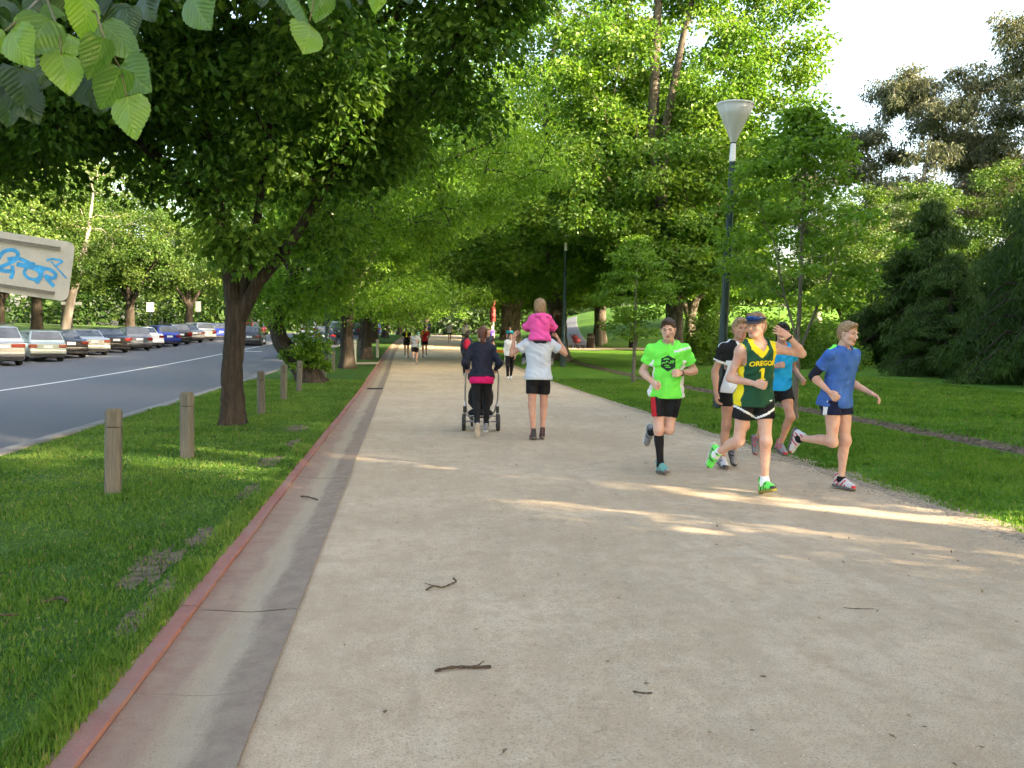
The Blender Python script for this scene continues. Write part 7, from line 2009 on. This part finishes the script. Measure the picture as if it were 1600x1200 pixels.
settle(r, P, 4.03, 10.55, PI + 0.02, label='runner in white and black shirt half hidden behind the green jersey', group=RUN)

# ---- runner in cyan with a black cap, behind the raised arm
P = Person(dict(pelvis=(0, 0, 0.91), spine=(0.0, 0.10, 1), head_pitch=-0.05, head_yaw=-0.1,
    ua_r=(0.25, -0.2, -0.9), fa_r=(-0.4, 0.85, 0.25), ua_l=(-0.30, -0.45, -0.85), fa_l=(-0.02, 0.80, -0.45), palm_r=(-1, 0, 0), palm_l=(1, 0, 0), thumb_r=(0, 0, 1), thumb_l=(0, 0, 1),
    th_l=(-0.02, 0.42, -0.9), sn_l=(0.10, -0.40, -0.92), toe_l=(-0.05, 1, -0.28), th_r=(0, -0.25, -1), sn_r=(0, -0.6, -0.8), toe_r=(0, 0.3, -0.95)), 1.80)
r = person(); P.body(SKIN2, ('fist', 'fist'), r); P.hair(H_DARK, 'short', r)
P.top(C_CYAN, 0.5, -0.06, 0.015, 'shirt', r, seed=14); P.shorts(C_BLACK, 0.48, 0.018, 0.014, 'shorts', r)
P.shoe('l', S_GREY, S_SOLED, S_RED, r); P.shoe('r', S_GREY, S_SOLED, S_RED, r)
F = Field(P.hc - 0.2, P.hc + 0.2, 0.006)
F.ell(P.hc + P.Rh @ np.array([0, -0.012, 0.045]) * P.hs, np.array([0.088, 0.108, 0.095]) * P.hs, P.Rh, 0.02); F.cut(P.hc + P.Rh @ np.array([0, 0, 0.045]), -P.Rh[:, 2])
F.ell(P.hc + P.Rh @ np.array([0, 0.125, 0.048]) * P.hs, np.array([0.07, 0.06, 0.008]) * P.hs, P.Rh, 0.01)
V, Q = F.mesh(); link('cap', np_mesh('cap', V, [Q], C_BLACK), r)
settle(r, P, 4.98, 11.5, PI + 0.10, label='runner in bright cyan shirt and black cap behind the raised arm', group=RUN)

# ---- woman pushing a pram, seen from behind
P = Person(dict(pelvis=(0, 0, 0.90), spine=(0.0, 0.10, 1), head_pitch=-0.10,
    ua_r=(0.46, -0.22, -0.85), fa_r=(-0.16, 0.88, -0.36), ua_l=(-0.46, -0.22, -0.85), fa_l=(0.16, 0.88, -0.36), palm_r=(0, 0, -1), palm_l=(0, 0, -1), thumb_r=(-1, 0, 0), thumb_l=(1, 0, 0),
    th_r=(0.0, 0.22, -1), sn_r=(0.0, -0.12, -1), toe_r=(0.05, 1, -0.02), th_l=(0.02, -0.12, -1), sn_l=(0.02, -0.50, -0.86), toe_l=(-0.02, 0.42, -0.9)), 1.68, True)
r = person(); P.body(SKIN, ('grip', 'grip'), r)
P.hair(H_AUBURN, 'pony', r)
P.top(C_MAG, 0, -0.13, 0.014, 'undershirt', r, seed=3, w=1.0, flare=0.0, crop=0.10)
P.top(C_DNAVY, 1.0, -0.02, 0.022, 'jacket', r, seed=5, forearm=0.95, scoop=0.0, w=1.04)
P.shorts(C_BLACK, 1.0, 0.010, 0.0, 'leggings', r, shin=0.96)
P.shoe('l', S_GREY, S_TAN, None, r); P.shoe('r', S_GREY, S_SOLE, None, r)
settle(r, P, 1.22, 14.10, -0.05, label='woman in navy jacket and magenta hem pushing a pram, seen from behind')

# ---- man with a child on his shoulders
P = Person(dict(pelvis=(0, 0, 0.93), spine=(0.0, 0.06, 1), head_pitch=-0.05,
    ua_r=(0.80, 0.16, -0.50), fa_r=(-0.42, 0.22, 0.86), ua_l=(-0.80, 0.10, -0.58), fa_l=(0.14, 0.22, 0.96), palm_r=(-1, 0, 0), palm_l=(1, 0, 0), thumb_r=(0, -1, 0.3), thumb_l=(0, -1, 0.3), shrug=0.03,
    th_l=(-0.02, -0.14, -1), sn_l=(0.06, -0.16, -1), toe_l=(-0.08, 1, -0.10), th_r=(0.02, 0.12, -1), sn_r=(-0.06, -0.26, -1), toe_r=(0.05, 1, -0.12)), 1.80)
r = person(); P.body(SKIN2, ('grip', 'grip'), r); P.hair(H_BROWN, 'short', r)
P.top(C_GREY, 0.55, -0.06, 0.026, 'shirt', r, seed=6, amp=0.004, flare=0.028, w=1.06)
P.shorts(C_BLACK, 0.60, 0.016, 0.008, 'shorts', r)
P.sleeve_on('r', 'shin', 0.93, 1.0, C_WHITE, 0.005, 'sock', r)
P.shoe('l', S_BLK, S_SOLED, S_RED, r); P.shoe('r', S_MAROON, S_SOLED, S_RED, r)
settle(r, P, 2.06, 13.68, -0.06, label='man in pale grey t-shirt and black shorts carrying a child on his shoulders')
DADZ = r.location.z
sh = P.neck
# the child: astride the neck, pink hooded jacket
P2 = Person(dict(pelvis=(0, 0, 0.0), spine=(0.02, 0.10, 1), head_pitch=-0.08, head_roll=-0.06, head_scale=1.55,
    ua_r=(0.55, 0.45, -0.7), fa_r=(-0.25, 0.9, -0.2), ua_l=(-0.55, 0.45, -0.7), fa_l=(0.25, 0.9, -0.2), palm_r=(0, 0, -1), palm_l=(0, 0, -1), thumb_r=(-1, 0, 0), thumb_l=(1, 0, 0),
    th_r=(0.55, 0.80, -0.22), sn_r=(0.02, 0.22, -1), toe_r=(0.1, 1, -0.3), th_l=(-0.55, 0.80, -0.22), sn_l=(-0.02, 0.22, -1), toe_l=(-0.1, 1, -0.3)), 1.14, build=1.12, res=0.012)
c = person(); P2.body(SKIN, ('grip', 'grip'), c); P2.hair(H_FAIR, 'bob', c)
P2.top(C_PINK, 1.0, -0.08, 0.026, 'jacket', c, seed=8, forearm=0.98, scoop=-0.02, amp=0.006)
F = P2.field(0.009)
kk = P2.s
F.ell(P2.neck + np.array([0.01, -0.085, 0.000]), np.array([0.115, 0.055, 0.050]), None, 0.02); F.ell(P2.neck + np.array([0.055, -0.115, -0.07]), np.array([0.085, 0.032, 0.050]), roty(0.6), 0.012); F.ell(P2.neck + np.array([0.085, -0.12, -0.16]), np.array([0.035, 0.022, 0.08]), roty(0.5), 0.01)
F.ell(P2.neck + np.array([0.0, -0.060, 0.05]), np.array([0.07, 0.04, 0.03]), None, 0.01, 'sub')
V, Q = F.mesh(); link('hood', np_mesh('hood', V, [Q], C_PINK), c)
P2.shorts(C_CHAR, 1.0, 0.010, 0.0, 'leggings', c, shin=0.95)
P2.shoe('r', S_GREY, S_SOLE, None, c); P2.shoe('l', S_GREY, S_SOLE, None, c)
c.location = (2.06 + 0.01, 13.68 - 0.005, DADZ + sh[2] + 0.055); c.rotation_euler = (0, 0, -0.06)
tag(c, 'fair-haired child in a pink hooded jacket riding on the man\'s shoulders', 'person')

# ---- people farther down the path
def walker(X, Y, face, top_, bottom, hair, h, label, skin=SKIN2, fem=False, phase=0.0, run=False, sleeve=0.55, shin=None, f=0.45, style='short', group='people far along the path', color=None, name_top='shirt', shoe=S_GREY, forearm=None, res=0.020):
    a = math.sin(phase); kb = 0.9 if run else 0.25
    ua = 0.35 if not run else 0.45
    pz = 0.93 * h / 1.78
    P = Person(dict(pelvis=(0, 0, pz), spine=(0, 0.07 if not run else 0.12, 1), head_pitch=-0.05,
        ua_r=(0.16, -ua * a - (0.25 if run else 0), -1), fa_r=(-0.1, (0.9 if run else 0.15) - 0.2 * a, -0.2 if run else -1), ua_l=(-0.16, ua * a - (0.25 if run else 0), -1), fa_l=(0.1, (0.9 if run else 0.15) + 0.2 * a, -0.2 if run else -1),
        th_r=(0, 0.32 * a, -1), sn_r=(0, 0.32 * a - (kb if a < 0 else 0.12), -1 if not (run and a < 0) else -0.5), th_l=(0, -0.32 * a, -1), sn_l=(0, -0.32 * a - (kb if a > 0 else 0.12), -1 if not (run and a > 0) else -0.5),
        toe_r=(0, 1, -0.5 if a < 0 else 0.05), toe_l=(0, 1, -0.5 if a > 0 else 0.05)), h, fem, res=res, hres=0.013 if res < 0.018 else 0.018)
    r = person(); P.body(skin, ('relaxed', 'relaxed'), r); P.hair(hair, style, r)
    tm = top_ if isinstance(top_, (list, tuple)) else [top_]
    P.top(tm, sleeve, -0.05, 0.018, name_top, r, color_fn=color, seed=int(Y * 7) % 50, forearm=forearm)
    P.shorts(bottom, f if shin is None else 1.0, 0.014, 0.008 if shin is None else 0, 'shorts' if shin is None else 'trousers', r, shin=shin)
    for sd in 'rl': P.shoe(sd, shoe, S_SOLE, None, r, res=0.018)
    settle(r, P, X, Y, face, float(H(X, Y)) + 0.008, label=label, group=group)
    return r, P
stripe = lambda l, a: ((l[:, 2] * 26) % 1 < 0.35).astype(int)
walker(3.75, 31.8, PI + 0.05, C_WHITE, C_BLACK, H_DARK, 1.66, 'woman in white long-sleeved top and black trousers walking towards the viewer', SKIN, True, 0.5, sleeve=1.0, shin=0.97, forearm=0.9, style='bob', shoe=plain('shoe_white', (0.6, 0.6, 0.62), 0.6), res=0.014)
r, P = walker(2.30, 33.2, -0.05, C_CHAR, C_BLACK, H_DARK, 1.66, 'woman with a red backpack walking away beyond the pram', SKIN2, True, -0.5, sleeve=1.0, shin=0.97, forearm=0.95, style='bob', res=0.016)
F = Field(P.pel - 0.4, P.pel + 0.75, 0.014)
F.ell(P.pel + P.up * 0.30 - P.sy * 0.16, np.array([0.135, 0.085, 0.20]), None, 0.03); F.ell(P.pel + P.up * 0.20 - P.sy * 0.235, np.array([0.10, 0.04, 0.09]), None, 0.02)
V, Q = F.mesh(); o = link('backpack', np_mesh('backpack', V, [Q], cloth('backpack_red', (0.42, 0.02, 0.05))))
o.matrix_world = Matrix.Translation(r.location) @ Matrix.Rotation(r.rotation_euler.z, 4, 'Z'); tag(o, 'red backpack on the woman walking away beyond the pram', 'backpack')
walker(3.20, 34.6, PI + 0.1, C_CHAR, C_BLACK, H_SANDY, 1.80, 'balding man in charcoal t-shirt walking towards the viewer beside the white top', SKIN, False, 0.7, f=0.55, res=0.016)
walker(0.50, 42.5, 0.0, [C_GREY, C_CHAR], C_BLACK, H_BROWN, 1.66, 'jogger in grey striped shirt on the left of the path', SKIN, True, 0.8, True, color=stripe, style='pony', f=0.6, res=0.016)
walker(1.12, 50.3, 0.0, C_RED, C_BLACK, H_DARK, 1.80, 'jogger in red t-shirt and black shorts running away', SKIN2, False, -0.7, True)
walker(0.12, 50.1, 0.0, [C_BLACK, C_YEL], C_BLACK, H_DARK, 1.72, 'jogger in black with a yellow back panel at the left edge', SKIN2, False, 0.7, True, color=lambda l, a: ((l[:, 1] < -0.03) & (np.abs(l[:, 0]) < 0.05) & (l[:, 2] > 0.25)).astype(int))
for (X, Y, fc, tp, bt, hr, h, fem, ph, rn, lb) in [
    (3.9, 78, PI, C_WHITE, C_BLACK, H_FAIR, 1.78, False, 0.8, True, 'far runner in white shirt coming down the middle of the path'),
    (5.0, 76, PI, C_WHITE, C_BLACK, H_DARK, 1.70, True, -0.7, True, 'far runner in white top with dark hair beside another white-shirted runner'),
    (6.2, 64, PI, C_PURP, C_NAVY, H_FAIR, 1.70, True, 0.5, False, 'fair-haired walker in purple behind the pram group'),
    (6.8, 58, PI, C_TEAL, C_BLACK, H_DARK, 1.76, False, -0.5, False, 'walker in teal shirt behind the charcoal t-shirt'),
    (7.2, 82, PI, C_WHITE, C_NAVY, H_DARK, 1.75, False, 0.6, True, 'distant runner in white near the red marker pole'),
    (6.2, 90, PI, C_GREY, C_BLACK, H_BROWN, 1.72, True, -0.6, False, 'distant walker in grey near the red marker pole'),
    (2.6, 96, 0.0, C_PURP, C_NAVY, H_DARK, 1.72, True, 0.5, False, 'distant walker in purple on the far left of the path'),
    (8.4, 70, PI, C_WHITE, C_CHAR, H_FAIR, 1.80, False, 0.4, False, 'distant man in white by the plane trunk'),
    (19.8, 50.2, 1.2, C_WHITE, C_CHAR, H_DARK, 1.74, False, 0.3, False, 'stroller in white on the far lawn left of the blue runner'),
    (21.0, 51.0, 1.4, C_CHAR, C_NAVY, H_DARK, 1.70, True, 0.5, False, 'stroller in charcoal beside the one in white on the far lawn'),
    (22.3, 51.6, 1.0, C_BLACK, C_NAVY, H_DARK, 1.72, False, -0.4, False, 'stroller in black at the right of the far lawn group')]:
    walker(X, Y, fc, tp, bt, hr, h, lb, SKIN if fem else SKIN2, fem, ph, rn, res=0.028, shin=None if rn else 0.97, style='bob' if fem else 'short')
